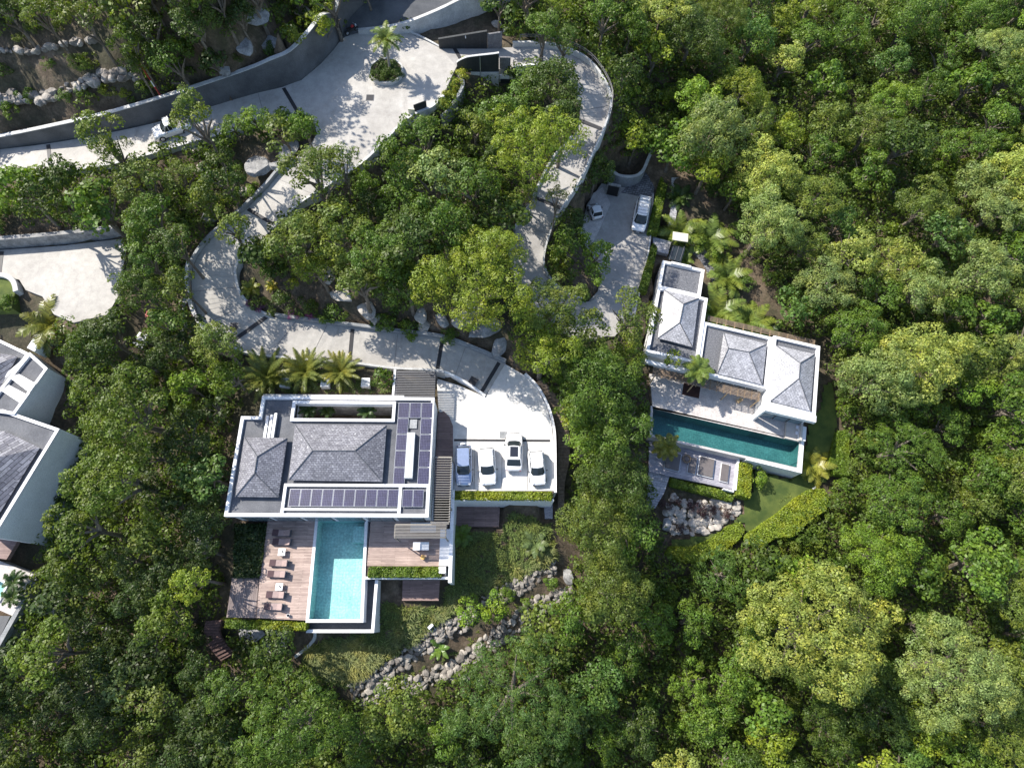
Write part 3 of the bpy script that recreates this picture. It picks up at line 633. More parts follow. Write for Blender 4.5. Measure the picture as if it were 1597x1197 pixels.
def tree(px, py, rpx, ci, kind='round', label=None, hc=None, group=None, name='broadleaf_tree', cat='tree', zbase=None):
    d = 66; x, y, zg = S(px, py, 3); d = depth((x, y, zg+3)); r = rpx*d/F
    if name == 'broadleaf_tree': hc = (hc if hc is not None else r*0.95+1.4)*(1.4 if px < 1000 else 1.12)
    x, y, zg = S(px, py, hc)
    z0 = zt(x, y)
    if zbase is not None: x, y = W(px, py, zbase+hc); z0 = zbase
    szk = 's' if r < 2.0 else 'm' if r < 3.3 else 'l' if r < 5.1 else 'x'; var = random.randrange(3 if szk != 'x' else 1)
    key = (kind, szk, var)
    if key not in CROWNS: CROWNS[key] = make_crown(*key)
    root = thing(name, label, cat, (x, y, z0-.1), group)
    c = bpy.data.objects.new('crown', CROWNS[key]); COL.objects.link(c); c.parent = root
    s = r/RM[szk]*.98; c.location = (0, 0, hc+.1); c.rotation_euler = (0, 0, random.uniform(0, 6.28)); c.scale = (s*random.uniform(.92, 1.12), s*random.uniform(.88, 1.08), s*random.uniform(.8, 1.15))
    j = random.uniform(.9, 1.22)*(1.08 if px > 1000 else 1.0); cc = PAL[ci][0]; c.color = (cc[0]*j, cc[1]*j, cc[2]*j, 1)  # crowns on the right brightened to paint in their sunlit look
    t = bpy.data.objects.new('trunk', random.choice(TR)); COL.objects.link(t); t.parent = root; t.scale = (r*1.0, r*1.0, hc+.1); t.rotation_euler = (0, 0, random.uniform(0, 6.28))
    TREES.append((px, py, rpx, ci)); return root

# masks in picture space
NOTREE = {
 'turn': TURN, 'lot': [(-60, 365), (195, 352), (205, 440), (160, 500), (120, 500), (60, 560), (-60, 560)],
 'house': [(385, 545), (620, 560), (780, 545), (850, 590), (885, 690), (885, 830), (850, 850), (720, 915), (600, 990), (470, 1000), (345, 985), (345, 800), (372, 640)],
 'slope': [(440, 1000), (600, 985), (720, 900), (860, 820), (895, 850), (880, 945), (760, 1020), (640, 1085), (545, 1090), (470, 1045)],
 'rhouse': [(1005, 395), (1110, 400), (1115, 490), (1285, 535), (1288, 600), (1300, 640), (1316, 668), (1316, 742), (1288, 775), (1215, 840), (1100, 874), (1030, 872), (1020, 790), (1000, 740), (1008, 640), (1000, 560)],
 'rpark': [(912, 330), (950, 255), (1050, 245), (1075, 300), (1075, 380), (1030, 400), (1000, 500), (930, 520), (915, 470), (938, 440), (915, 380)],
 'soil': [(-60, 60), (175, 45), (215, 100), (245, 150), (-60, 215)],
 'lhouse': [(-60, 440), (90, 480), (115, 580), (128, 690), (92, 790), (72, 850), (72, 905), (15, 1015), (-60, 1015)],
 'rock1': [(360, 40), (440, 40), (450, 100), (380, 110)], 'slab': [(375, 225), (480, 225), (440, 285), (385, 325), (365, 260)],
 'rock2': [(640, 475), (800, 490), (800, 560), (640, 515)], 'bed': [(368, 415), (500, 440), (640, 500), (640, 530), (390, 480)],
 'gate': [(600, 20), (760, 20), (790, 60), (780, 130), (720, 140), (690, 80)], 'gully': [(215, 440), (245, 440), (235, 540), (200, 540)],
 'path': [(1055, 262), (1095, 290), (1142, 335), (1165, 385), (1225, 465), (1232, 512), (1110, 495), (1100, 400), (1060, 330)], 'rim': [(1285, 600), (1305, 598), (1312, 690), (1290, 700)],
}
ROADPX = []
for k, rb in RB.items():
    ROADPX.append([Q(p) for p in rb.L]+[Q(p) for p in rb.Rr[::-1]])
ROADPX.append([Q(p) for p in asp_rb.L]+[Q(p) for p in asp_rb.Rr[::-1]])
ROADPX.append([(q[0], q[1]-34) for q in [(-60, 243), (0, 233), (200, 200), (310, 171), (440, 135), (500, 99)]]+[(q[0], q[1]) for q in [(500, 99), (440, 135), (310, 171), (200, 200), (0, 233), (-60, 243)]])
ALLMASK = list(NOTREE.values())+ROADPX
def blocked(px, py, r):
    for m in ALLMASK:
        if inpoly(px, py, m): return True
    for k in range(8):
        a = k*pi/4; x, y = px+cos(a)*r, py+sin(a)*r
        for m in ALLMASK:
            if inpoly(x, y, m): return True
    return False

#TREES_START
MAN = [ # px,py,r,colour,kind,hc,label
 (1265,985,92,7,'round',8,'huge pale lime domed tree standing alone in the lower right forest'),
 (1490,1050,76,4,'round',8,'second largest pale tree, broad and domed, near the lower right corner'),
 (1112,205,54,4,'round',6,'pale grey-green leafy tree right of the shaded bend, beside the first palms'),
 (1200,345,50,4,'round',6,'pale tree right of the two palms near the beige canopy'),
 (1288,446,48,4,'round',5,'pale broad tree right of the garden palms, above the right villa corner'),
 (1327,395,40,7,'round',5,'pale tree above and right of the right villa palm garden'),
 (1440,560,60,7,'round',6,'pale lime broad tree in the forest level with the right villa roof'),
 (1370,590,55,4,'round',6,'pale grey-green tree directly right of the right villa east end'),
 (1335,515,45,1,'round',5,'mid green tree just above the right villa north east corner'),
 (1128,896,42,6,'fine',3,'feathery cool green tree just below the curved garden hedge'),
 (745,432,76,2,'round',7,'wide yellow-green tree over the rocks between the two drives'),
 (862,475,50,3,'round',6,'olive tree covering the end of the descending drive'),
 (850,545,55,2,'round',6,'yellow-green tree right of the rocky bank above the parking court'),
 (983,492,44,3,'round',5,'olive tree at the foot of the right parking, beside the right villa'),
 (905,520,45,3,'round',5,'olive tree below the bright end of the descending drive'),
 (930,600,58,1,'round',6,'mid green tree between the parking court and the right villa terrace'),
 (955,665,55,1,'round',6,'mid green tree left of the long dark pool'),
 (915,690,40,5,'round',5,'bright green tree right of the curved timber stairs'),
 (960,745,52,0,'round',6,'deep green tree left of the grey sun deck'),
 (930,820,50,3,'round',6,'olive tree right of the rocky terrace, under the parking court corner'),
 (985,830,45,1,'round',5,'mid green tree left of the boulder garden'),
 (300,178,36,3,'round',6,'olive tree leaning over the white pickup on the upper road'),
 (150,200,28,3,'round',6,'thin olive tree hanging over the upper road, left of the pickup'),
 (172,232,32,3,'fine',5,'sparse olive tree at the downhill edge of the upper road'),
 (488,262,46,3,'round',6,'olive tree hiding the start of the ramp under the turning circle'),
 (530,250,24,3,'fine',5,'small thin olive tree at the pointed lower corner of the turning circle'),
 (360,352,28,3,'round',4,'small olive tree overhanging the ramp at the top of the hairpin'),
 (395,392,28,0,'big',3,'deep green bushy tree on the inner kerb of the hairpin'),
 (672,275,46,4,'round',6,'pale grey-green tree on the wooded mound below the turning circle'),
 (618,258,44,1,'round',6,'mid green tree right under the turning circle rim'),
 (660,210,34,1,'round',5,'mid green tree below the little gate of the turning circle rim'),
 (830,225,62,2,'fine',7,'wide feathery yellow-green tree inside the descending drive loop'),
 (870,128,44,0,'round',6,'deep green tree with big leaves leaning over the upper bend'),
 (880,180,34,0,'round',6,'deep green tree on the inner side of the upper bend'),
 (790,180,42,1,'round',6,'mid green tree under the garage front'),
 (468,368,46,3,'round',5,'olive tree right of the ramp drain strip'),
 (530,360,48,3,'round',5,'broad olive tree in the left part of the wooded mound'),
 (590,390,50,1,'round',6,'mid green tree in the centre of the wooded mound'),
 (560,440,44,3,'round',5,'olive tree above the pale rocks of the lower driveway'),
 (640,370,48,0,'round',6,'deep green tree in the middle of the wooded mound'),
 (690,345,44,1,'round',6,'mid green tree on the mound, left of the descending drive'),
 (630,440,40,1,'round',5,'mid green tree left of the wide yellow-green tree'),
 (770,330,44,0,'big',5,'deep green glossy tree at the inner edge of the descending drive'),
 (740,290,44,1,'round',6,'mid green tree in the upper right of the wooded mound'),
 (870,300,16,3,'fine',6,'small grey olive treetop poking over the descending drive'),
 (335,530,36,3,'round',5,'olive tree leaning over the outside of the hairpin, left of the manhole'),
 (193,635,62,9,'round',7,'large yellow-green tree beside the white left house wall'),
 (172,740,62,9,'round',7,'large yellow-green tree below the first, right of the left house'),
 (125,820,46,9,'round',6,'yellow-green tree at the lower corner of the left house wall'),
 (100,885,30,9,'round',5,'yellow-green tree above the left house pool terrace corner'),
 (140,545,38,0,'round',5,'deep green pink-flowering tree above the left house roof'),
 (300,905,32,2,'round',5,'small yellow-green tree left of the grey sub deck'),
 (320,740,38,6,'big',4,'cool green large-leaved tree left of the main villa'),
 (290,600,26,5,'round',4,'small bright green tree left of the main villa roof corner'),
 (72,1020,46,9,'round',6,'yellow-green tree at the lower left below the left house'),
 (175,1075,30,4,'big',4,'grey-green tree beside the dark gully rocks at lower left'),
 (240,1100,30,3,'round',5,'olive conical tree in the dark lower left forest'),
 (355,1070,34,1,'round',5,'mid green tree below the curved red timber stairs'),
 (450,1130,74,1,'fine',7,'very wide mid green feathery tree at the bottom, left of centre'),
 (800,1085,88,6,'fine',7,'widest feathery cool green tree at the bottom centre'),
 (620,1110,46,3,'round',5,'olive tree below the rock terrace dish antenna'),
 (560,1150,40,1,'round',5,'mid green tree at the bottom between the two feathery trees'),
 (690,1140,36,1,'round',5,'mid green tree at the bottom, left of the widest feathery tree'),
 (735,953,24,5,'round',2.0,'left one of two bright green bushes on the rock terrace'),
 (772,948,24,5,'round',2.0,'right one of two bright green bushes on the rock terrace'),
 (890,960,44,1,'round',5,'mid green tree right of the lower rock wall end'),
 (955,920,52,3,'round',6,'broad olive tree below the curved hedge end'),
 (1000,345,0,0,'',0,''),
 (930,395,26,5,'round',3.5,'bright green mango-like tree beside the smart-sized car bay'),
 (932,425,20,5,'round',3,'smaller bright green tree below it on the right parking edge'),
 (885,375,26,1,'round',3,'mid green tree in the bed between the drives'),
 (895,345,24,0,'round',3,'deep green tree left of the tiny white car'),
 (930,262,30,0,'round',3,'deep green tree under the white parapet above the tiny car'),
 (80,300,52,0,'big',5,'deep green large-leaved tree above the left parking lot, at the picture edge'),
 (150,320,48,1,'big',5,'mid green large-leaved tree above the middle of the left lot'),
 (20,290,40,5,'big',5,'bright green large-leaved tree at the left picture edge under the road'),
 (220,280,44,3,'round',5,'olive tree below the upper road kerb'),
 (230,335,36,1,'round',5,'mid green tree at the upper right corner of the left lot'),
 (222,400,30,1,'round',5,'mid green tree along the right side of the left lot'),
 (215,450,34,0,'round',5,'deep green tree at the sunny corner of the left lot'),
 (165,520,40,0,'round',5,'deep green tree below the left lot'),
 (270,380,32,0,'round',5,'deep green tree between the left lot and the hairpin'),
 (275,440,26,3,'round',5,'olive tree left of the hairpin channel'),
 (255,500,28,1,'round',5,'mid green tree right of the red steps'),
 (460,55,16,2,'round',2.5,'small yellow-green bush on the rock face left of the asphalt road'),
 (195,60,22,9,'round',5,'upper part yellow-green tree by the red pole top'),
 (205,95,22,9,'round',4,'yellow-green tree left of the red and white pole'),
 (270,95,42,1,'round',4,'mid green tree right of the red pole on the slope'),
 (60,20,26,3,'fine',4,'sparse olive tree at the top left corner'),
 (125,20,30,3,'fine',4,'second sparse olive tree along the top left edge'),
]
for a in MAN:
    if a[2]: tree(a[0], a[1], a[2], a[3], a[4], a[6], a[5])
for px, py, r, ci, lb in [(385,195,16,5,'first'),(405,190,18,5,'second'),(425,190,18,5,'third'),(445,188,16,1,'fourth'),(465,188,18,1,'fifth'),(370,198,14,5,'sixth')]:
    pass
def zone(px, py):
    if px > 985 and py < 340: return 'the upper right forest'
    if px > 1290 and py < 760: return 'the right forest'
    if px > 1000 and py >= 760: return 'the lower right forest'
    if px > 880 and py < 900: return 'the middle tree belt'
    if py > 1000 and px > 380: return 'the bottom forest'
    if px < 380 and py > 560: return 'the lower left forest'
    if px < 480 and py < 200: return 'the top left slope'
    if px < 380: return 'the left woods'
    return 'the central woods'
FL = []
def band(v, tab):
    for lim, t in tab:
        if v < lim: return t
    return tab[-1][1]
def where(px, py):
    if px > 985:
        r_ = band(py, [(60, 'at the top edge'), (150, 'level with the railed bend'), (240, 'level with the descending drive'), (330, 'level with the white van'), (430, 'level with the cream canopy'), (530, 'level with the first slate roof'), (640, 'level with the villa east end'), (760, 'level with the lap pool'), (860, 'level with the curved hedge'), (960, 'level with the huge dome tree'), (1080, 'below the huge dome tree'), (9999, 'at the bottom edge')])
        c_ = band(px, [(1100, 'nearest the villas'), (1220, 'on the near side'), (1340, 'in mid forest'), (1460, 'deep in the forest'), (1550, 'near the right edge'), (9999, 'at the right edge')])
    elif px > 420:
        r_ = band(py, [(110, 'at the top'), (250, 'by the turning circle'), (360, 'on the wooded mound'), (470, 'low on the wooded mound'), (640, 'beside the court'), (780, 'right of the court'), (930, 'right of the slope'), (1050, 'right under the rocks'), (1140, 'in the bottom forest'), (9999, 'at the bottom edge')])
        c_ = band(px, [(560, 'under the pool deck side') if py > 900 else (560, 'on its left'), (700, 'centre left'), (840, 'centre'), (930, 'centre right'), (9999, 'toward the right forest')])
    else:
        r_ = band(py, [(110, 'on the top left slope'), (250, 'by the upper road'), (340, 'above the left lot'), (450, 'beside the left lot'), (560, 'level with the air conditioner'), (680, 'level with the villa roof'), (800, 'level with the solar row'), (900, 'level with the loungers'), (1000, 'level with the ivy hedge'), (1100, 'by the dark gully'), (9999, 'at the bottom edge')])
        c_ = band(px, [(70, 'at the left edge'), (160, 'near the left edge'), (250, 'in the left woods'), (330, 'toward the villa'), (9999, 'next to the villa side')])
    return r_+', '+c_
def rsize(px, py):
    if px > 1000 and py < 600: return random.uniform(24, 44)
    if px > 1000: return random.uniform(26, 52)
    if py > 900: return random.uniform(26, 46)
    return random.uniform(20, 36)
pts = [(a[0], a[1], a[2]) for a in MAN if a[2]]
fill = []; tries = 0
R2 = random.Random(11)
random.seed(21)
while len(fill) < 214 and tries < 60000:
    tries += 1; px = R2.uniform(-40, 1640); py = R2.uniform(-35, 1235); r = rsize(px, py)
    if tries > 30000: r *= 0.7
    if any((px-a)**2+(py-b)**2 < ((r+c)*0.68)**2 for a, b, c in pts): continue
    if blocked(px, py, r*.6): continue
    pts.append((px, py, r)); fill.append((px, py, r))
for px, py, r in fill:
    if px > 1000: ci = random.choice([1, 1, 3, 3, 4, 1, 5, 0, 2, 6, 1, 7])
    elif px < 420 and py > 560: ci = random.choice([10, 10, 0, 9, 3, 10])  # dimness of the lower left woods painted in as darker leaf greens
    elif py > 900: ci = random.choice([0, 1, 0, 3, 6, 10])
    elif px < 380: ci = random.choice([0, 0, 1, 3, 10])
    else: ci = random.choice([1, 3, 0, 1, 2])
    kd = random.choice(['round', 'round', 'round', 'fine', 'big'])
    sw = 'small' if r < 27 else 'medium' if r < 40 else 'large'
    tx = min(max(px, 0), 1597)/15.97; ty = min(max(py, 0), 1197)/11.97
    fe = {'round': '', 'fine': 'feathery ', 'big': 'coarse '}[kd]
    FL.append([px, py, r*1.14, ci, kd, f"{sw} {PAL[ci][1]} {fe}tree", where(px, py)])
byl = {}
for q in FL: byl.setdefault((q[5], q[6]), []).append(q)
for (a_, b_), qs in byl.items():
    if len(qs) == 2:
        dx = abs(qs[0][0]-qs[1][0]) > abs(qs[0][1]-qs[1][1]); qs.sort(key=lambda t: t[0] if dx else t[1])
        for q, w_ in zip(qs, ('left', 'right') if dx else ('upper', 'lower')): q[5] = w_+' '+q[5]
    elif len(qs) > 2:
        qs.sort(key=lambda t: t[0]+t[1]*.3)
        for q, w_ in zip(qs, ['leftmost', 'second', 'third', 'fourth', 'fifth', 'sixth']): q[5] = w_+' '+q[5]
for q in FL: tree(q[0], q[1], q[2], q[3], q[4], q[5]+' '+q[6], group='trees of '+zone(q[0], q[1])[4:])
print('trees', len(TREES), 'tries', tries)

SHR = []; tries = 0
while len(SHR) < 230 and tries < 60000:
    tries += 1; px = R2.uniform(-20, 1620); py = R2.uniform(-20, 1220); r = R2.uniform(10, 21)
    if any((px-a)**2+(py-b)**2 < ((r+c)*(0.66 if c > 22 else .8))**2 for a, b, c in pts): continue
    if blocked(px, py, r*.55): continue
    pts.append((px, py, r)); SHR.append([px, py, r])
print('shrubs', len(SHR), tries)
byl = {}
for q in SHR:
    ci = R2.choice([0, 1, 3, 5, 2, 1, 4]); kd = R2.choice(['round', 'fine', 'big']); ci = 10 if (q[0] < 420 and q[1] > 560) and ci != 0 else ci; q += [ci, kd, f"low {PAL[ci][1]} "+{'round': 'shrub', 'fine': 'wispy shrub', 'big': 'leafy shrub'}[kd], where(q[0], q[1])]; byl.setdefault((q[5], q[6]), []).append(q)  # lower left shrubs get the darkened green, shade put into the colour
for k_, qs in byl.items():
    if len(qs) > 1:
        qs.sort(key=lambda t: t[0]+t[1]*.3)
        for q, w_ in zip(qs, ['leftmost', 'second', 'third', 'fourth', 'fifth', 'sixth', 'seventh', 'eighth']): q[5] = w_+' '+q[5]
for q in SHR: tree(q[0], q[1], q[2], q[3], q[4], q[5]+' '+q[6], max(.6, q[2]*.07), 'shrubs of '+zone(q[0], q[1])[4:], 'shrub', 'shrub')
# ------------------------------------------------------------------ undergrowth (dense low leaves under and between the trees)
SOIL = [NOTREE['soil'], NOTREE['slope'], NOTREE['gate']]
gxx, gyy = np.meshgrid(np.arange(-85, 92, 0.85), np.arange(-20, 100, 0.85)); gxx = gxx.ravel()+rng.uniform(-.45, .45, gxx.size); gyy = gyy.ravel()+rng.uniform(-.45, .45, gyy.size)
zz = ZB(gxx, gyy)
cc = np.stack([gxx, gyy, zz], 1)-CAMP; cc = cc@R; upx = CX+F*cc[:, 0]/-cc[:, 2]; upy = CY-F*cc[:, 1]/-cc[:, 2]
ok = (upx > -70) & (upx < 1670) & (upy > -60) & (upy < 1260)
for m in ALLMASK+[[(900, 330), (960, 330), (960, 470), (900, 470)]]:
    ok &= ~inpoly_np(upx, upy, m)
for pl, _ in PADS: ok &= ~inpoly_np(gxx, gyy, pl)
gxx, gyy, zz = gxx[ok], gyy[ok], zz[ok]
nn = len(gxx); per = 42
Cs = []; Ns = []
rad = rng.uniform(.45, 1.0, nn); hz = rng.uniform(0.2, 2.2, nn)
d = rng.normal(size=(nn, per, 3)); d /= np.linalg.norm(d, axis=2, keepdims=True); d[:, :, 2] = np.abs(d[:, :, 2])
Cs = np.stack([gxx, gyy, zz+hz], 1)[:, None, :]+d*rad[:, None, None]*np.array([1, 1, .7]); Ns = d+rng.normal(0, .5, d.shape)
V = leaf_quads(Cs.reshape(-1, 3), Ns.reshape(-1, 3), 0.17, .6)
ug = bpy.data.objects.new('undergrowth', fast_mesh('undergrowth', V, quads(nn*per), 'undergrowth')); COL.objects.link(ug)
tag(ug, 'dark low undergrowth filling the gaps between the trees', 'undergrowth', kind='stuff')
print('undergrowth', nn)
gxx, gyy = np.meshgrid(np.arange(-125, 132, 1.7), np.arange(-48, 130, 1.7)); gxx = gxx.ravel()+rng.uniform(-.8, .8, gxx.size); gyy = gyy.ravel()+rng.uniform(-.8, .8, gyy.size); zz = ZB(gxx, gyy)
cc = (np.stack([gxx, gyy, zz], 1)-CAMP)@R; upx = CX+F*cc[:, 0]/-cc[:, 2]; upy = CY-F*cc[:, 1]/-cc[:, 2]; ok = ~((upx > -55) & (upx < 1652) & (upy > -45) & (upy < 1245))
for pl, _ in PADS: ok &= ~inpoly_np(gxx, gyy, pl)
gxx, gyy, zz = gxx[ok], gyy[ok], zz[ok]; nn = len(gxx); per = 60; rad = rng.uniform(.9, 1.9, nn); hz = rng.uniform(1.0, 4.0, nn); d = rng.normal(size=(nn, per, 3)); d /= np.linalg.norm(d, axis=2, keepdims=True); d[:, :, 2] = np.abs(d[:, :, 2])
Cs = np.stack([gxx, gyy, zz+hz], 1)[:, None, :]+d*rad[:, None, None]; Ns = d+rng.normal(0, .4, d.shape)
ug = bpy.data.objects.new('woods', fast_mesh('woods', leaf_quads(Cs.reshape(-1, 3), Ns.reshape(-1, 3), 0.28, .65), quads(nn*per), 'undergrowth')); COL.objects.link(ug); tag(ug, 'dense green woods continuing all around beyond the villas', 'woods', kind='stuff')


# ================================================================== VILLAS
def rect(p1, p2, z):
    a = W(*p1, z); b = W(*p2, z); return min(a[0], b[0]), min(a[1], b[1]), max(a[0], b[0]), max(a[1], b[1])
def bx(root, name, mat, r, z0, z1, rot=0.0): return MB().aabb(r[0], r[1], r[2], r[3], z0, z1).build(name, mat, root)
def hiproof(root, corners, ridge, zb, zr, mat, name='roof', eave=0.14):
    """corners TL TR BR BL; ridge (a,b): a on the TL/BL side when horizontal, on the TL/TR side when vertical"""
    (tl, tr, br, bl), (a, b) = corners, ridge
    hor = abs(a[0]-b[0])*1.0 > abs(a[1]-b[1])
    V = [(*tl, zb), (*tr, zb), (*br, zb), (*bl, zb), (*a, zr), (*b, zr)]
    if hor: Fc = [(0, 4, 5, 1), (1, 5, 2), (2, 5, 4, 3), (3, 4, 0)]
    else: Fc = [(0, 4, 1), (1, 4, 5, 2), (2, 5, 3), (3, 5, 4, 0)]
    V += [(*tl, zb-eave), (*tr, zb-eave), (*br, zb-eave), (*bl, zb-eave)]
    Fc += [(0, 1, 7, 6), (1, 2, 8, 7), (2, 3, 9, 8), (3, 0, 6, 9), (6, 7, 8, 9)]
    o = MB().add(V, Fc).build(name, mat, root)
    ends = ((tl, a), (bl, a), (tr, b), (br, b)) if hor else ((tl, a), (tr, a), (bl, b), (br, b))
    m = MB()
    for c, r_ in ends: m.tube([(c[0], c[1], zb+.02), (r_[0], r_[1], zr+.02)], .055, 5)
    m.tube([(*a, zr+.02), (*b, zr+.02)], .06, 5); m.build('ridge_cap', 'roof_dark', o)
    return o

ZR = 4.3
villa = thing('villa', 'large white villa with slate hip roofs and solar panels beside the turquoise pool', 'house', (-16.5, 14.5, 0))
cy = rect((461, 626), (611, 653), ZR)   # planted courtyard
x0, x1, ys, yn = -26.3, -6.7, 8.8, 21.1
cyx0, cyy0, cyx1, cyy1 = cy
# solid body around the courtyard
MB().prism([(x0+.05, ys+.25), (x1-.05, ys+.25), (x1-.05, cyy0), (x0+.05, cyy0)], -3, 3.95).build('wall', 'white_wall', villa)
MB().prism([(x0+.05, cyy0+.002), (cyx0, cyy0+.002), (cyx0, yn-.05), (-24.45, yn-.05), (-24.45, 18.85), (x0+.05, 18.85)], -3, 3.95).build('wall', 'white_wall', villa)
MB().aabb(cyx1, cyy0+.002, x1-.05, yn-.05, -3, 3.95).build('wall', 'white_wall', villa)
MB().aabb(cyx0+.002, cyy1+.1, cyx1-.002, yn-.05, -3, 3.4).build('wall', 'stone', villa)
# roof surface
MB().prism([(x0+.1, ys+.1), (x1-.1, ys+.1), (x1-.1, cyy0-.1), (x0+.1, cyy0-.1)], 3.955, 4.02).build('roof_terrace', 'roof_dark', villa)
MB().prism([(x0+.1, cyy0-.098), (cyx0-.1, cyy0-.098), (cyx0-.1, yn-.1), (-24.4, yn-.1), (-24.4, 18.8), (x0+.1, 18.8)], 3.955, 4.024).build('roof_terrace', 'roof_dark', villa)
MB().aabb(cyx1+.1, cyy0-.098, x1-.1, yn-.1, 3.955, 4.024).build('roof_terrace', 'roof_dark', villa)
m = MB(); ring(m, HOUSE, .32, 3.7, ZR); m.build('parapet', 'white_paint', villa)
m = MB(); ring(m, [(cyx0-.3, cyy0-.3), (cyx1+.3, cyy0-.3), (cyx1+.3, cyy1+.1), (cyx0-.3, cyy1+.1)], .3, 3.4, 4.32); m.build('parapet', 'white_paint', villa)
# inner white upstands
r = rect((443, 755), (664, 759), 4.3); yb = r[1]; bx(villa, 'parapet', 'white_paint', (r[0], yb, x1-.33, yb+.28), 4.0, 4.28)
r2 = rect((438, 760), (443, 803), 4.3); bx(villa, 'parapet', 'white_paint', (r[0], ys+.33, r[0]+.28, yb-.003), 4.0, 4.276)
r3 = rect((622, 762), (626, 803), 4.3); bx(villa, 'parapet', 'white_paint', (r3[0], ys+.33, r3[0]+.3, yb-.003), 4.0, 4.276)
r4 = rect((446, 792), (620, 796), 4.3); bx(villa, 'parapet', 'white_paint', (r[0]+.29, r4[1], r3[0]-.01, r4[1]+.22), 4.0, 4.27)
# hip roofs
zA = 4.55
hiproof(villa, WL([(460, 662), (603, 663), (596, 751), (450, 748)], zA), WL([(488, 703), (554, 703)], zA+1.1), zA, zA+1.25, 'slate')
MB().prism(inset(WL([(460, 662), (603, 663), (596, 751), (450, 748)], zA), .3), 4.0, zA-.1).build('roof_base', 'roof_dark', villa)
hiproof(villa, WL([(381, 681), (448, 683), (434, 775), (367, 774)], zA), WL([(402, 712), (398, 738)], zA+1.0), zA, zA+1.15, 'slate')
MB().prism(inset(WL([(381, 681), (448, 683), (434, 775), (367, 774)], zA), .3), 4.0, zA-.1).build('roof_base', 'roof_dark', villa)
# roof vent box & metal duct
q = W(419, 663, 4.4)
for i, dx in enumerate((-.35, 0.05, .42)):
    MB().aabb(q[0]+dx, q[1]-1.35, q[0]+dx+.3, q[1]+1.0+.15*i, 4.03, 4.5).build('air_duct', 'metal_light', villa, bevel=.04)
q = W(393.5, 645, 3.2); 
# skylight
s0 = rect((635, 674), (643, 745), 4.6); skl = bx(villa, 'skylight', 'skylight', s0, 4.03, 4.62); MB().aabb(s0[0]+.25, s0[1]+.15, s0[0]+.4, s0[3]-.15, 4.625, 4.66).build('skylight_bar', 'white_paint', skl)
def solar(x0_, y0_, x1_, y1_, nz):
    p_ = thing('solar_panel', None, None) if False else None
    f = MB().aabb(x0_, y0_, x1_, y1_, 4.25, 4.30).build('solar_panel', 'metal_light', villa)
    MB().aabb(x0_+.035, y0_+.035, x1_-.035, y1_-.035, 4.29, 4.312).build('solar_cells', 'solar_cell', f)
a = rect((621.5, 627), (669, 755), 4.3); pw, ph = (a[2]-a[0])/3.0, (a[3]-a[1])/5
for row in range(5):
    for c_ in range(3):
        if row and c_ == 1: continue
        solar(a[0]+c_*pw+.03, a[3]-(row+1)*ph+.03, a[0]+(c_+1)*pw-.03, a[3]-row*ph-.03, 0)
q0 = rect((638, 654), (650, 668), 4.1); bx(villa, 'roof_hatch', 'grey_wall', (q0[0], q0[1], q0[2], q0[3]), 4.03, 4.16)
b = rect((452.5, 762), (620.5, 790), 4.3); pw = (b[2]-b[0])/10
for i in range(10): solar(b[0]+i*pw+.02, b[1], b[0]+(i+1)*pw-.02, b[3], 0)
b = rect((628, 763), (660, 790), 4.3); pw = (b[2]-b[0])/2
for i in range(2): solar(b[0]+i*pw+.02, b[1], b[0]+(i+1)*pw-.02, b[3], 0)
# south glazing under the roof edge
for i in range(6):
    wx = -25.6+i*3.1; f = MB().aabb(wx, 9.0, wx+2.7, 9.045, .05, 2.6).build('window', 'dark_metal', villa)
    MB().aabb(wx+.08, 8.98, wx+1.31, 9.01, .12, 2.52).build('pane', 'window_glass', f); MB().aabb(wx+1.39, 8.98, wx+2.62, 9.01, .12, 2.52).build('pane', 'window_glass', f)
# planter bed on the north side with three white boxes
g0 = rect((411, 548), (618, 614), 3.0)
nb = W(411, 612, 3.9); 
single('garden_wall', MB().aabb(-24.5, yn+.02, -9.9, yn+.3, 0, 4.05), 'kerb', 'pale wall along the back of the villa under the three big palms', 'wall')
for i, (px, lb) in enumerate(((443.5, 'left of three white boxes among the palms behind the villa'), (507, 'middle white box between the palms behind the villa'), (570, 'right white box beside the leafy bush behind the villa'))):
    x, y, z = S(px, 596, .5); root = thing('skylight_box', lb, 'skylight', (x, y, z), 'white boxes behind the villa')
    MB().aabb(x-.45, y-.5, x+.45, y+.5, z-.8, z+.55).build('frame', 'white_paint', root); MB().aabb(x-.33, y-.38, x+.33, y+.38, z+.5, z+.57).build('pane', 'skylight', root)
# pergolas
def pergola(label, x0, y0, x1, y1, z, n, posts, step_dir='y', mat='slat', sw=.05):
    root = thing('pergola', label, 'pergola', ((x0+x1)/2, (y0+y1)/2, z-2.5))
    for yy in (y0, y1): MB().aabb(x0, yy-.05, x1, yy+.05, z-.16, z-.02).build('beam', mat, root)
    for xx in (x0, x1): MB().aabb(xx-.05, y0+.06, xx+.05, y1-.06, z-.16, z-.021).build('beam', mat, root)
    m = MB()
    for i in range(n):
        yy = y0+(y1-y0)*(i+.5)/n; m.aabb(x0-.05, yy-sw/2, x1+.05, yy+sw/2, z, z+.1)
    m.build('slats', mat, root)
    for (a_, b_, zb) in posts: MB().aabb(a_-.05, b_-.05, a_+.05, b_+.05, zb, z-.17).build('post', mat, root)
    return root
p = rect((618, 579), (677, 619), 3.0); pergola('dark slatted pergola between the lower driveway and the solar panel roof', p[0]+.1, yn+.1, p[2], p[3], 3.0, 17, [(p[0]+.1, p[3], 0.5), (p[2], p[3], .5), (p[2], yn+.15, .5)], mat='trim_grey', sw=.09)
single('garden_wall', MB().aabb(p[0]-.25, yn+.35, p[0]-.02, p[3]+.2, 0, 3.1), 'white_paint', 'white wall on the left side of the dark slatted pergola', 'wall')
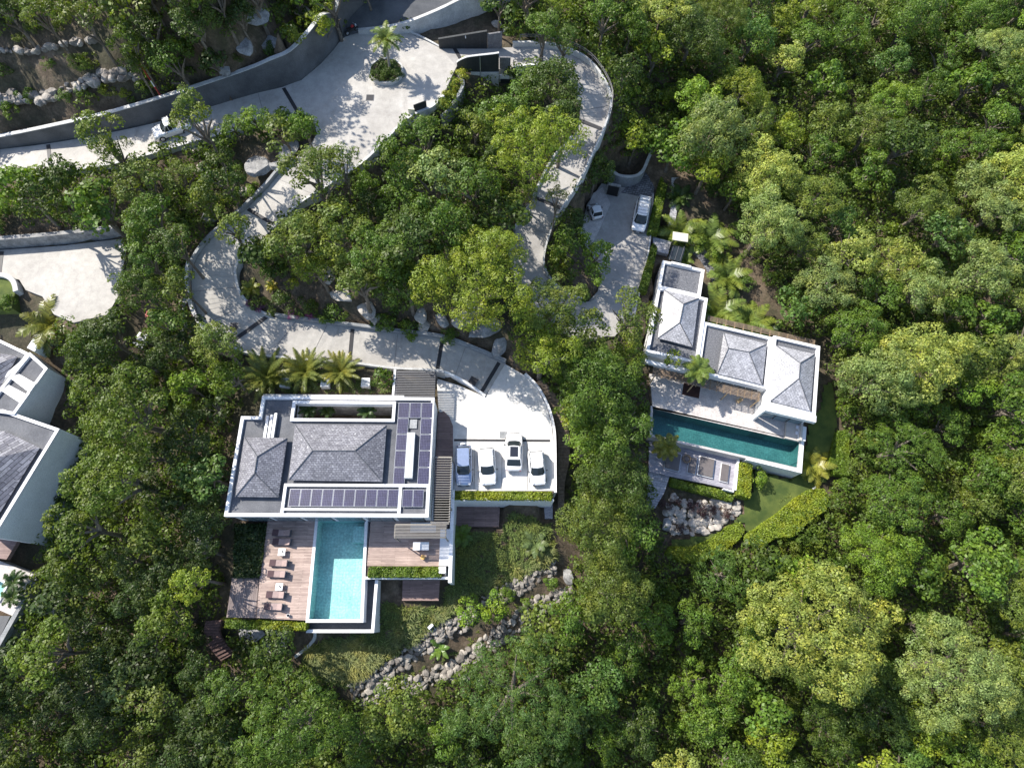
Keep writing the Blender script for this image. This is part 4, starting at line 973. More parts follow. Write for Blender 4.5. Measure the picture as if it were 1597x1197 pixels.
p = rect((673, 712), (702, 815), 3.6)
pergola('pale slatted pergola running down the right side of the villa', p[0]+.25, 8.3, p[2]-.1, p[3], 3.6, 27, [(p[2]-.1, p[3], .2), (p[2]-.1, 10, 0)])
p2 = rect((617, 812), (695, 838), 3.4)
pergola('pale slatted pergola projecting over the dining end of the wood deck', p2[0], p2[1], p2[2], 8.22, 3.45, 9, [(p2[0], p2[1], 0), (p2[2], p2[1], 0)])

# entrance timber walk on the right of the villa
root = thing('wooden_deck', 'reddish curved timber walk between the villa and the parking court', 'deck', (*W(692, 720, .5), 0))
pl = WL([(676, 660), (681, 645), (692, 641), (701, 650), (706.5, 664), (706.5, 775), (675, 775)], .5); pl = [(min(max(a_, -6.68), -4.95) if False else a_, b_) for a_, b_ in pl]
pl[0] = (-6.65, pl[0][1]); pl[-1] = (-6.65, pl[-1][1]); pl[1] = (max(pl[1][0], -6.65), pl[1][1]); MB().prism(pl, -1, .56).build('boards', 'wood_red', root)
# lower ground deck patches
def patch(pts, z, mat, label, name='wooden_deck', cat='deck', th=.5): return single(name, MB().prism(WL(pts, z), z-th, z), mat, label, cat)
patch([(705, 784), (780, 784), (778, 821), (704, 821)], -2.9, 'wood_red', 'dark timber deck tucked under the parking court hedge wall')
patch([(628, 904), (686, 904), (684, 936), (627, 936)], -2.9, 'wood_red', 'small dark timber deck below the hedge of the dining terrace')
patch([(848, 781), (862, 781), (862, 808), (850, 808)], -2.8, 'wood_grey', 'narrow grey landing under the right corner of the parking court')
# pool deck
wd = thing('wooden_deck', 'sunny timber deck with loungers on the left of the turquoise pool', 'deck', (*W(450, 890, 0), -.3))
dk = WL(WDECK, 0); dk[0] = (dk[0][0], ys+.24); dk[1] = (dk[1][0], ys+.24); MB().prism(dk, -.25, 0).build('boards', 'wood_deck', wd)
MB().prism(inset(dk, .06), -3.6, -.252).build('deck_base', 'white_wall', wd)
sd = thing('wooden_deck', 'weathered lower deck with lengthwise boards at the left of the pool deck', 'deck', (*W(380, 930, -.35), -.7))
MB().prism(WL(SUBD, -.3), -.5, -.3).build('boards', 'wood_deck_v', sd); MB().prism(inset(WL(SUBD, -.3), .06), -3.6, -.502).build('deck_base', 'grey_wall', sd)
ed = thing('wooden_deck', 'timber dining deck on the right of the turquoise pool', 'deck', (*W(630, 850, 0), -.3))
e0 = W(573, 870, 0); e1 = W(696, 870, 0); eb = W(600, 882, 0)[1]; eb2 = W(600, 899, 0)[1]
MB().aabb(e0[0]+.02, eb, e1[0], ys+.24, -.25, 0).build('boards', 'wood_deck', ed); MB().aabb(e0[0]+.06, eb2+.05, e1[0]-.02, ys+.2, -3.6, -.252).build('deck_base', 'white_wall', ed)
# planter trough at the south edge of the dining deck
single('planter_wall', MB().aabb(e0[0]-.1, eb2-.22, e1[0]+.35, eb2+.02, -.9, .12), 'white_wall', 'white planter edge in front of the dining deck hedge', 'wall')
single('soil_bed', MB().aabb(e0[0]+.1, eb2+.03, e1[0]-.1, eb-.01, -.24, .02), 'soil_dark', 'soil bed under the dining deck hedge', 'planter')
# right boundary wall
wx = W(700.5, 860, .9)[0]; single('garden_wall', MB().aabb(wx, eb2-.6, wx+.35, W(700, 764, .9)[1], -3.4, .95), 'white_wall', 'tall narrow white wall on the right edge of the dining deck', 'wall')
single('wall_top_ledge', MB().aabb(wx-1.02, eb, wx-.02, 8.2, .003, .35), 'white_paint', 'white wall top striped by pergola shadow, right edge of dining deck', 'counter')  # stands for the white wall top where pergola light strips fall
single('planter_box', MB().aabb(wx-1.0, eb-.75, wx-.3, eb-.1, .02, .7), 'white_paint', 'white square box at the lower right corner of the dining deck', 'box', bevel=.03)
# pool
def pool(name, label, wl, zs, depth_, coping, tile, wat, cop_mat='white_paint', bottomlip=True):
    c = np.mean(np.array(wl), 0); root = thing(name, label, 'pool', (c[0], c[1], zs-depth_)); n = len(wl)
    if poly_area(wl) < 0: wl = wl[::-1]
    V = [(*p_, zs) for p_ in wl]+[(*p_, zs-depth_) for p_ in wl]
    MB().add(V, [(i, (i+1) % n, n+(i+1) % n, n+i) for i in range(n)]+[tuple(range(n, 2*n))]).build('basin', tile, root)
    MB().prism(inset(wl, .004), zs-.101, zs-.10).build('water', wat, root) if False else MB().add([(*p_, zs-.06) for p_ in inset(wl, .003)], [tuple(range(n))]).build('water', wat, root)
    m = MB(); ring(m, inset(wl, -coping), coping-.003, zs-depth_-.6, zs+.02); m.build('coping', cop_mat, root); return root
pw_ = WL([(495.5, 816), (568.5, 816), (562, 965), (482, 965)], 0); pw_[0] = (pw_[0][0], ys+.2); pw_[1] = (pw_[1][0], ys+.2)
pl_ = pool('swimming_pool', 'rectangular turquoise pool between the two timber decks of the main villa', pw_, 0.0, 1.75, .3, 'pool_tile', 'water')
st0 = W(552, 822, -.5); st1 = W(567, 846, -.5)
MB().aabb(st0[0], st1[1], st1[0]+.1, st0[1]+.1, -1.6, -.45).build('step', 'pool_tile', pl_)
bo = WL([(479.5, 970), (478, 983), (580, 983), (586, 904), (566, 904), (563, 970)], -.7)
cb = thing('overflow_basin', 'dark overflow basin with white outer walls around the lower right of pool', 'basin', (*W(570, 975, -1), -2))
MB().prism(bo, -3.9, -1.35).build('floor', 'basin_dark', cb)
a1, b1, c1, d1 = [W(*q_, -.7) for q_ in ((478, 981), (579, 981), (585, 904), (478, 972))]
MB().prism([(a1[0], a1[1]-.3), (b1[0]+.3, b1[1]-.3), (b1[0]+.3, b1[1]), (a1[0], a1[1])], -4.2, -.65).build('outer_wall', 'white_paint', cb)
MB().prism([(b1[0], b1[1]+.003), (b1[0]+.3, b1[1]+.003), (c1[0]+.3, c1[1]), (c1[0], c1[1])], -4.2, -.652).build('outer_wall', 'white_paint', cb)

for x_ in (741, 783, 822):
    q0_ = W(x_, 689, .5); q1_ = W(x_, 764, .5); struct('pavement', MB().aabb(q0_[0]-.02, q1_[1], q0_[0]+.02, q0_[1], .45, .512), 'drain')
# ---- parking court front edge, hedge bed, retaining
f0 = W(704, 765, .5); f1 = W(863, 765, .5); f2 = W(704, 781, .5)
single('parapet_wall', MB().aabb(f0[0], f2[1], f1[0], f2[1]+.25, -3.4, .72), 'white_wall', 'white front wall under the bright hedge of the parking court', 'wall')
single('soil_bed', MB().aabb(f0[0]+.05, f2[1]+.255, f1[0]-.02, f0[1]-.02, -3.2, .5), 'soil_dark', 'soil bed below the parking court hedge', 'planter')
f3 = W(704, 722, .5); single('parapet_wall', MB().aabb(f0[0]-.02, f0[1]+.02, f0[0]+.16, f3[1], .1, 1.1), 'white_wall', 'low white wall left of the silver car', 'wall')
pp = catmull([P(*q_, .5) for q_ in [(818, 584), (838, 605), (853, 633), (861, 660), (864, 690), (864.5, 768)]], 4)
wallpath(offset_path(pp, .1), .25, .22, 'white_paint', 'white kerb wall curving round the right side of the parking court', name='low_wall', down=3.5)
# white wall lower left of driveway end
# ---- curved timber stair outside the court
def stairs(path_in, path_out, n, label, mat='post_wood', name='staircase', th=.22, ztop=None):
    root = thing(name, label, 'stairs', tuple(np.array(path_in[0])))
    A = catmull(path_in, 8); B_ = catmull(path_out, 8); m = MB(); N_ = len(A)-1
    for i in range(n):
        t0, t1 = i/n*N_, (i+.97)/n*N_
        def at(Q_, t): k_ = int(min(t, N_-1e-6)); f_ = t-k_; return Q_[k_]*(1-f_)+Q_[k_+1]*f_
        q_ = [at(A, t0), at(B_, t0), at(B_, t1), at(A, t1)]; z = np.mean([v[2] for v in q_]); m.prism([tuple(v[:2]) for v in q_], z-th, z)
    m.build('treads', mat, root)
    for Q_, nm in ((A, 'stringer'), (B_, 'stringer')): MB().tube([tuple(v-[0, 0, .2]) for v in Q_], .09, 4).build(nm, mat, root)
    return root
brick('wood_stair', (0.09, 0.05, 0.045), (0.13, 0.075, 0.065), (0.02, 0.012, 0.01), 2.6, 0.145, 0, 0.01, 0.8)
noisy('timber_brown', (0.14, 0.1, 0.075), (0.24, 0.18, 0.13), 3)
stairs([P(834, 597, .5), P(856, 628, 0), P(869, 668, -.8), P(871, 710, -1.6), P(871, 755, -2.4), P(871, 802, -3)],
       [P(846, 590, .5), P(874, 628, 0), P(884, 668, -.8), P(888, 710, -1.6), P(880, 755, -2.4), P(880, 802, -3)], 42, 'long curved timber stairs around the right side of the parking court', 'timber_brown')
railing([P(872, 622, 0.2), P(880, 650, -.3), P(888, 690, -1)], .9, 'short timber handrail on the outer side of the curved timber stairs', mat='timber_brown', z0=0)
stairs([P(321, 968, -2.6), P(318, 985, -3.2), P(326, 1008, -4), P(345, 1030, -4.8)], [P(345, 966, -2.6), P(342, 985, -3.2), P(350, 1000, -4), P(366, 1018, -4.8)], 14, 'short red timber stairs winding down left of the pool deck', 'wood_stair')
stairs([P(392, 1045, -5.6), P(398, 1062, -6.2)], [P(408, 1040, -5.6), P(412, 1058, -6.2)], 5, 'last few red timber steps below the pool deck rocks', 'wood_stair')

# ---- furniture on the decks
def lounger(label, px, py, z, ang, group, towel=True, L_=1.95, wd_=.68, frame='trim_grey', pad='cushion_tan', first=None):
    x, y = W(px, py, z); root = thing('sun_lounger', label, 'sun lounger', (0, 0, 0), group)
    MB().aabb(-L_/2, -wd_/2, L_/2, wd_/2, .22, .27).build('frame', frame, root)
    for sx in (-1, 1):
        for sy in (-1, 1): MB().box((sx*(L_/2-.12), sy*(wd_/2-.05), .11), (.05, .05, .22)).build('leg', frame, root)
    MB().aabb(-L_/2+.05, -wd_/2+.04, L_/2-.65, wd_/2-.04, .271, .36).build('mattress', pad, root, bevel=.02)
    h = L_/2-.65; V = [(h+.01, -wd_/2+.04, .28), (h+.6, -wd_/2+.04, .62), (h+.6, wd_/2-.04, .62), (h+.01, wd_/2-.04, .28), (h-.03, -wd_/2+.04, .36), (h+.55, -wd_/2+.04, .70), (h+.55, wd_/2-.04, .70), (h-.03, wd_/2-.04, .36)]
    MB().add(V, [(3, 2, 1, 0), (4, 5, 6, 7), (0, 1, 5, 4), (2, 3, 7, 6), (1, 2, 6, 5), (3, 0, 4, 7)]).build('backrest', pad, root)
    MB().box((h+.45, 0, .42), (.04, wd_-.1, .4)).build('support', frame, root)
    if towel: MB().aabb(-L_/2+.03, -wd_/2+.03, -L_/2+.65, wd_/2-.03, .3, .375).build('towel', 'towel_dark', root)
    root.location = (x, y, z); root.rotation_euler.z = ang; return root
names = ['topmost lounger on the pool deck, in the roof shadow', 'second lounger from the villa, at the edge of the roof shadow', 'third lounger on the pool deck, just below the upper white table',
         'fourth lounger on the pool deck, in the middle of the row', 'fifth lounger on the pool deck, just below the lower white table', 'last lounger on the pool deck, nearest the low hedge']
for (px, py), nm in zip([(441, 831), (441.5, 845), (437, 878), (434, 895), (432, 927), (429, 945.5)], names): lounger(nm, px, py, 0.0, radians(-2), 'brown sun loungers on the pool deck')
def side_table(px, py, z, s, label, rot=0, mat='white_paint'):
    x, y = W(px, py, z); root = thing('side_table', label, 'table', (x, y, z), 'small white tables between the loungers')
    MB().box((x, y, z+.42), (s, s, .05), rot).build('top', mat, root)
    for a_ in (-1, 1):
        for b_ in (-1, 1): MB().box((x+a_*s*.4, y+b_*s*.4, z+.2), (.04, .04, .4), rot).build('leg', mat, root)
    MB().box((x+.1, y+.02, z+.45), (.12, .3, .012), .6).build('magazine', 'dark_metal', root)
side_table(441.5, 861, 0, .7, 'white side table between the second and third loungers'); side_table(437.5, 915, 0, .7, 'white side table between the fourth and fifth loungers')
x, y = W(450.5, 959, 0); root = thing('flower_pot', 'little pale pot with a dark plant at the corner of the pool deck', 'pot', (x, y, 0))
MB().lathe((x, y, 0), [(.1, 0), (.16, .28), (.13, .28), (.1, .24)], 12).build('pot', 'white_paint', root); MB().lathe((x+.01, y, .2), [(.05, 0), (.12, .1), (.02, .28)], 7).build('plant', 'black', root)
x, y = W(656.5, 851, .75); root = thing('table', 'rectangular white dining table on the deck below the pergola', 'table', (x, y, 0))
MB().box((x, y, .72), (1.6, .8, .06)).build('top', 'white_paint', root, bevel=.01); MB().box((x-.55, y, .345), (.12, .7, .69)).build('leg', 'white_paint', root); MB().box((x+.55, y, .345), (.12, .7, .69)).build('leg', 'white_paint', root)
x, y = W(659.5, 868.5, .4); root = thing('stool', 'round orange stool on the dining deck', 'stool', (x, y, 0))
MB().lathe((x, y, 0), [(.2, 0), (.22, .2), (.2, .4)], 18).build('base', 'orange', root); MB().lathe((x, y, .401), [(.23, 0), (.24, .03), (.2, .06)], 18).build('seat', 'orange', root)
x, y = W(660, 822, .75); root = thing('table', 'long grey table under the slats of the dining pergola', 'table', (x, y, 0))
MB().box((x, y, .72), (2.6, 1.0, .06)).build('top', 'metal_light', root)
for a_ in (-1, 1): MB().box((x+a_, y, .34), (.1, .8, .68)).build('leg', 'trim_grey', root)
# right villa -----------------------------------------------------------
ZV = 1.4; an = radians(-14); ca, sa = cos(an), sin(an)
def loc(p_): return (p_[0]*ca+p_[1]*sa, -p_[0]*sa+p_[1]*ca)
def glo(p_): return (p_[0]*ca-p_[1]*sa, p_[0]*sa+p_[1]*ca)
def frect(p1, p2, z):
    a_ = loc(W(*p1, z)); b_ = loc(W(*p2, z)); return min(a_[0], b_[0]), min(a_[1], b_[1]), max(a_[0], b_[0]), max(a_[1], b_[1])
def fpoly(r_, d0=0, d1=0, d2=0, d3=0): x0_, y0_, x1_, y1_ = r_; return [glo((x0_+d0, y0_+d1)), glo((x1_+d2, y0_+d1)), glo((x1_+d2, y1_+d3)), glo((x0_+d0, y1_+d3))]
def fr(r_, k): return (r_[0]+k, r_[1]+k, r_[2]-k, r_[3]-k)
B1 = frect((1034, 405), (1084, 566), ZV); B1n = frect((1034, 405), (1099, 463), ZV); B2 = frect((1101, 501), (1203, 607), ZV); B3 = frect((1206, 530), (1272, 648), ZV+.3)
B1e = loc(W(1104, 465, ZV)); B1 = (B1[0], B1[1], B1e[0], B1[3]); B1n_e = loc(W(1099, 422, ZV))[0]
yc = loc(W(1095, 463, ZV))[1]
v2 = thing('villa', 'white villa of three slate hip roofs on the right, above the long dark pool', 'house', (*glo(((B1[0]+B3[2])/2, (B2[1]+B2[3])/2)), -2))
B2 = (B1[2]+.003, B2[1], B3[0]-.003, B2[3]); B3 = (B3[0], B3[1], B3[2], B2[3])
S1 = (B1[0], B1[1], B1[2], yc); S1n = (B1[0], yc+.003, B1n_e, B1[3])
for r_, z in ((S1, ZV), (S1n, ZV-.1), (B2, ZV-.15), (B3, ZV+.3)):
    MB().prism(fpoly(fr(r_, .05)), -3.5, z-.42).build('wall', 'white_wall', v2)
    MB().prism(fpoly(fr(r_, .2)), z-.418, z-.36).build('roof_terrace', 'gravel', v2)
    m = MB(); ring(m, fpoly(r_), .34, z-.7, z); m.build('parapet', 'white_paint', v2)
# roofs
def hr(c4, rg, zb, zr, mat='slate_rot'):
    hiproof(v2, WL(c4, zb), WL(rg, zr), zb, zr, mat); MB().prism(inset(WL(c4, zb), .25), zb-.7, zb-.1).build('roof_base', 'roof_dark', v2)
hr([(1036, 452), (1090, 465), (1080, 541), (1026, 527)], [(1066, 474), (1060, 503)], ZV+.15, ZV+1.2)
hr([(1129, 519), (1196, 536), (1189, 600), (1119, 582)], [(1136, 543), (1168, 549)], ZV+.05, ZV+1.1)
hr([(1210, 538), (1271, 552), (1264, 641), (1202, 625)], [(1248, 566), (1246, 590)], ZV+.45, ZV+1.5)
x_, y_ = loc(W(1062, 413, ZV)); MB().prism(fpoly((x_-1.2, y_-.15, x_+1.2, y_+.15)), ZV-.45, ZV+.1).build('roof_vent', 'white_paint', v2)
# recessed south window band of the east block
wz = -2
for i in range(3):
    wxa = B3[0]+.5+i*1.55; f = MB().prism([glo(q_) for q_ in ((wxa, B3[1]-.03), (wxa+1.45, B3[1]-.03), (wxa+1.45, B3[1]+.06), (wxa, B3[1]+.06))], -1.9, .45).build('window', 'dark_metal', v2)
    MB().prism([glo(q_) for q_ in ((wxa+.06, B3[1]-.05), (wxa+1.39, B3[1]-.05), (wxa+1.39, B3[1]+.02), (wxa+.06, B3[1]+.02))], -1.84, .39).build('pane', 'window_glass', f)
MB().prism(fpoly((B3[0]-.1, B3[1]-.75, B3[2]+.1, B3[1]-.01)), ZV-.3, ZV+.29).build('eave', 'white_paint', v2)
MB().prism(fpoly((B3[0]-.1, B3[1]-.7, B3[0]+.12, B3[1]-.06)), -2.5, ZV-.302).build('side_fin', 'white_wall', v2)
for i in range(5):
    wxa = B2[0]+.4+i*1.4; f = MB().prism([glo(q_) for q_ in ((wxa, B2[1]-.03), (wxa+1.25, B2[1]-.03), (wxa+1.25, B2[1]+.06), (wxa, B2[1]+.06))], -1.9, .3).build('window', 'dark_metal', v2)
    MB().prism([glo(q_) for q_ in ((wxa+.06, B2[1]-.05), (wxa+1.19, B2[1]-.05), (wxa+1.19, B2[1]+.02), (wxa+.06, B2[1]+.02))], -1.84, .24).build('pane', 'window_glass', f)
# timber sunshade walkway south of middle block
root = thing('pergola', 'brown timber slatted sunshade along the terrace side of the right villa', 'pergola', (*glo((B2[0], B2[1]-.6)), -2))
xs0 = loc(W(1018, 578, .4))[0]; ys0 = B2[1]-1.2
m = MB()
for i in range(7): m.prism(fpoly((xs0, ys0+i*.16, B2[2]-.3, ys0+i*.16+.09)), .3, .36)
m.build('slats', 'timber_brown', root)
for i in range(16): 
    xx = xs0+.3+i*(B2[2]-xs0-.8)/15; MB().prism(fpoly((xx, ys0-.05, xx+.09, ys0+1.15)), .2, .297).build('joist', 'post_wood', root)
for xx in (xs0+.3, B2[0], (B2[0]+B2[2])/2, B2[2]-.5): MB().prism(fpoly((xx, ys0, xx+.1, ys0+.1)), -2, .197).build('post', 'post_wood', root)
single('lintel', MB().prism(fpoly((B1[0]+.2, B1[1]-1.0, B1[2], B1[1]-.6)), ZV-1.1, ZV-.7), 'white_paint', 'white beam in front of the left block of the right villa', 'beam')
# north railing with tan posts
y_n = B2[3]+.55; root = thing('railing', 'timber fence with pale posts behind the right villa roofs', 'fence', (*glo((B2[0], y_n)), -1))
n_ = 13
for i in range(n_):
    xx = B1[2]+.6+i*(B3[2]-B1[2]-.8)/(n_-1); MB().prism(fpoly((xx, y_n, xx+.1, y_n+.75)), ZV-1.0, ZV-.85).build('post', 'post_wood', root); 
m = MB()
for j in range(6): m.prism(fpoly((B1[2]+.5, y_n+.1+j*.12, B3[2]-.1, y_n+.16+j*.12)), ZV-.848, ZV-.81)
m.build('slats', 'timber_brown', root)
# terrace, pool, deck
terr = WL([(1014, 578), (1110, 598), (1190, 618), (1262, 644), (1251, 687), (1018, 637)], -2)
struct('terrace', MB().prism([glo(q_) for q_ in ((loc(terr[0])[0], B2[1]+.04), (B3[0]-.01, B2[1]+.04), (B3[0]-.01, B3[1]+.04), (loc(W(1252, 670, -2))[0], B3[1]+.04), loc(W(1251, 687, -2)), loc(W(1018, 637, -2)))], -3.5, -2.0), 'terrace_stone')
wp = WL([(1018, 637.5), (1246, 689.5), (1242, 729), (1017, 677.5)], -2.1)
pool('swimming_pool', 'long dark green lap pool below the terrace of the right villa', wp, -2.02, 2.0, .28, 'pool_tile_green', 'water_deep', 'terrace_stone')
e_ = frect((1166, 712), (1252, 735), -2.1); a_ = loc(W(1246, 689.5, -2.1)); b_ = loc(W(1244, 731, -2.1)); c_ = loc(W(1150, 708, -2.1))
root = thing('pool_wall', 'white rim and outer wall around the right end of the dark pool', 'wall', (*glo(b_), -4)) 
MB().prism([glo(q_) for q_ in ((c_[0]+1, b_[1]-.42), (b_[0]+.42, b_[1]-.42), (b_[0]+.42, b_[1]-.08), (c_[0]+1, b_[1]-.08))], -5.2, -1.94).build('rim', 'white_paint', root)
MB().prism([glo(q_) for q_ in ((b_[0]+.1, b_[1]-.077), (b_[0]+.42, b_[1]-.077), (b_[0]+.42, a_[1]+.2), (b_[0]+.1, a_[1]+.2))], -5.2, -1.945).build('rim', 'white_paint', root)
rd = thing('wooden_deck', 'grey weathered sun deck with dark mattresses below the long pool', 'deck', (*W(1080, 725, -3.4), -3.8))
MB().prism(WL([(1012, 688), (1048, 690), (1149, 714), (1143, 763), (1012, 735)], -3.4), -3.7, -3.4).build('boards', 'wood_grey', rd)
pp = [P(1150.5, 711, -3.3), P(1144.5, 765, -3.3)]; wallpath(np.array(pp), .22, .45, 'white_paint', 'white wall at the right end of the grey sun deck', name='low_wall')
pp = [P(1144, 766.5, -3.3), P(1128, 762, -3.3)]; wallpath(np.array(pp), .15, .12, 'white_paint', 'short white edge at the lower right corner of the grey sun deck', name='low_wall')
patch([(1012, 736), (1044, 743), (1036, 768), (1022, 792), (1008, 790)], -3.75, 'stone_paving', 'grey stone steps leading down left of the grey sun deck', 'stone_steps', 'steps')
for (px, py, wd_, L_, lb) in [(1048.5, 719.5, 1.6, 2.0, 'wide dark mattress lying leftmost on the grey sun deck'), (1079, 726, .85, 1.9, 'narrow dark lounger second from the left on the grey sun deck'), (1100.5, 728.5, 1.65, 2.15, 'wide white framed day bed in the middle of the grey sun deck'), (1129, 737.5, .85, 2.0, 'narrow white framed lounger at the right of the grey sun deck')]:
    x, y = W(px, py, -3.4); root = thing('day_bed', lb, 'lounger', (x, y, -3.4), 'dark loungers on the grey sun deck'); a2 = radians(-14)
    MB().box((x, y, -3.4+.16), (wd_+.16, L_+.16, .08), a2).build('frame', 'white_paint' if 'white' in lb else 'metal_light', root); MB().box((x, y, -3.4+.26), (wd_, L_, .12), a2).build('mattress', 'fabric_grey', root, bevel=.03)
    for sx in (-1, 1):
        for sy in (-1, 1):
            dx, dy = sx*wd_*.45, sy*L_*.45; MB().box((x+dx*cos(a2)-dy*sin(a2), y+dx*sin(a2)+dy*cos(a2), -3.4+.06), (.07, .07, .12), a2).build('leg', 'metal_light', root)
x, y = W(1071, 715, -3.0); root = thing('hanging_chair', 'dark woven chair beside the second lounger on the sun deck', 'chair', (x, y, -3.4))
MB().lathe((x, y, -3.4), [(.32, 0), (.5, .25), (.52, .5), (.45, .52), (.3, .3)], 14).build('shell', 'timber_brown', root); MB().lathe((x+.05, y-.02, -3.12), [(.25, 0), (.3, .08), (.1, .14)], 12).build('cushion', 'fabric_grey', root)
# sofa on terrace
sx_, sy_ = loc(W(1238, 668, -1.7)); root = thing('sofa', 'pale L shaped outdoor sofa at the right end of the terrace', 'sofa', (*glo((sx_, sy_)), -2))
MB().prism(fpoly((sx_-.9, sy_-1.4, sx_+.55, sy_+1.2)), -1.95, -1.62).build('seat', 'fabric_light', root); MB().prism(fpoly((sx_+.553, sy_-1.4, sx_+.8, sy_+1.2)), -1.95, -1.2).build('backrest', 'fabric_light', root)
MB().prism(fpoly((sx_-.9, sy_+1.203, sx_+.8, sy_+1.5)), -1.95, -1.22).build('backrest', 'fabric_grey', root)
for i, (dx, dy) in enumerate(((.35, .2), (.35, -.5), (.1, .9), (-.4, .95))): MB().prism(fpoly((sx_+dx-.2, sy_+dy-.2, sx_+dx+.18, sy_+dy+.2)), -1.615, -1.45).build('cushion', 'fabric_grey' if i > 1 else 'white_cloth', root, bevel=.04)
x, y = W(1078, 609, -2); rg_ = thing('rug', 'dark red-brown rug on the terrace under the small palm', 'rug', (x, y, -2)); MB().box((x, y, -1.985), (2.0, 1.5, .02), an).build('weave', 'rug', rg_)
x, y = W(1152, 625, -1.6); root = thing('chair', 'small timber folding chair on the terrace near the sunshade', 'chair', (x, y, -2))
MB().box((x, y, -1.58), (.45, .42, .04), .5).build('seat', 'post_wood', root); MB().box((x+.2, y+.1, -1.3), (.05, .42, .5), .5).build('backrest', 'post_wood', root)
for a_ in (-1, 1):
    for b_ in (-1, 1): MB().box((x+a_*.17, y+b_*.17, -1.8), (.04, .04, .4)).build('leg', 'post_wood', root)
pr = frect((1243, 657), (1253, 692), -1.7); single('planter_box', MB().prism(fpoly((pr[2]-.75, pr[1]+.3, pr[2]+.1, pr[3]-.5)), -2.4, -1.45), 'white_paint', 'white planter trough behind the pale sofa', 'planter')
# canopy and glass roof north of the right villa
x, y = W(1061, 369.5, 1.2); root = thing('canopy', 'flat cream square roof at the entrance path of the right villa', 'canopy', (x, y, -1.2))
MB().box((x, y, 1.2), (1.9, 1.2, .12), radians(-9)).build('roof', 'beige', root)
for a_ in (-1, 1):
    for b_ in (-1, 1): MB().box((x+a_*.8, y+b_*.45, 0), (.08, .08, 2.27)).build('post', 'dark_metal', root)
x, y = W(1055, 396, .4); root = thing('glass_roof', 'dark glazed roof between the cream canopy and the right villa', 'roof', (x, y, -1.2))
MB().box((x, y, .5), (1.6, 2.2, .06), radians(-20)).build('pane', 'car_glass', root)
for a_ in (-.75, 0, .75): MB().box((x+a_*.9, y, .57), (.05, 2.2, .06), radians(-20)).build('glazing_bar', 'trim_grey', root)
for a_ in (-.7, .7): MB().box((x+a_, y, -.4), (.1, .1, 1.7), 0).build('post', 'dark_metal', root)
struct('path', MB().prism(WL([(1018, 369), (1047, 377), (1042, 396), (1020, 391)], -.3), -.9, -.28), 'stone_paving')
# curved stone path
pa = Ribbon([((1045, 370), (1050, 388), -.6), ((1082, 378), (1074, 392), -.55), ((1103, 394), (1093, 405), -.6), ((1117, 415), (1105, 424), -.7), ((1126, 440), (1115, 446), -.85)])
zz_ = [(pa.L[i], pa.Rr[i]) for i in range(len(pa.L))]
struct('path', MB().strip([(a_[0], a_[1], zt(a_[0], a_[1])+.12) for a_, b_ in zz_], [(b_[0], b_[1], zt(b_[0], b_[1])+.12) for a_, b_ in zz_], .6), 'cobble')
struct('path', MB().strip([P(1047, 277, .9), P(1048, 310, .3), P(1043, 350, -.1)], [P(1058, 277, .9), P(1059, 310, .3), P(1052, 352, -.1)], .6), 'stone_paving')
# stone drive end by the van, curved wall, dark doorway
struct('pavement', MB().strip([P(968, 300, .14), P(992, 280, .35), P(1006, 262, .7)], [P(1018, 310, .14), P(1021, 290, .35), P(1023, 268, .7)], .8), 'cobble')
pp = catmull([P(949, 281, 0.1), P(963, 289, .1), P(985, 289, .2), P(998, 280, .4), P(1006, 262, .8), P(1013, 247, 1.2)], 5)
wallpath(pp, .32, list(np.linspace(1.9, 1.5, len(pp))), 'grey_wall', 'curved wall with pale coping behind the right parking', cap='kerb')
x, y = W(956, 299, 0.9); root = thing('doorway', 'black door opening at the back of the right parking', 'door', (x, y, 0)); 
MB().box((x, y+.25, 1.0), (1.7, .3, 2.0), radians(-14)).build('frame', 'stone', root); MB().box((x-.02, y+.08, .92), (1.4, .06, 1.75), radians(-14)).build('door', 'black', root)
pp = [P(1017, 301, .1), P(1013, 366, .1), P(1004, 420, .1), P(995, 457, .1), P(986, 497, .1)]
wallpath(offset_path(catmull(pp, 3), .12), .22, .12, 'kerb', 'pale kerb along the right side of the right parking', name='kerb', cat='kerb')
struct('pavement', MB().prism(WL([(924, 302), (940, 292), (952, 318), (934, 360), (915, 395), (908, 355)], .11), .05, .114), 'terrace_stone')

# left neighbour --------------------------------------------------------
lh = thing('villa', 'partly visible white villa with slate roofs at the left picture edge', 'house', (*W(20, 680, 3), -4))
def lpoly(pts, z0, z1, mat, name, z=None): return MB().prism(WL(pts, z if z is not None else z1), z0, z1).build(name, mat, lh)
lpoly([(-70, 515), (3, 529), (50, 553), (40, 566), (-70, 640)], -5, 2.4, 'white_wall', 'wall'); 
lpoly([(-20, 640), (36, 560), (50, 551), (78, 576), (26, 648), (8, 640)], -5, 3.2, 'white_wall', 'wall')
lpoly([(-70, 640), (0, 640), (97, 670), (-5, 838), (-70, 830)], -6, 3.0, 'white_wall', 'wall')
m = MB(); ring(m, WL([(-70, 520), (3, 531), (49, 553), (40, 566), (-70, 660)], 2.4), .3, 2.41, 2.75); m.build('parapet', 'white_paint', lh)
m = MB(); ring(m, WL([(-24, 641), (50, 551), (78, 576), (26, 648)], 3.2), .3, 3.21, 3.55); m.build('parapet', 'white_paint', lh)
m = MB(); ring(m, WL([(-70, 640), (10, 640), (97, 670), (-5, 838), (-70, 830)], 3.0), .32, 3.01, 3.4); m.build('parapet', 'white_paint', lh)
MB().prism(inset(WL([(-24, 641), (50, 551), (78, 576), (26, 648)], 3.2), .3), 3.205, 3.26).build('roof_terrace', 'roof_dark', lh)
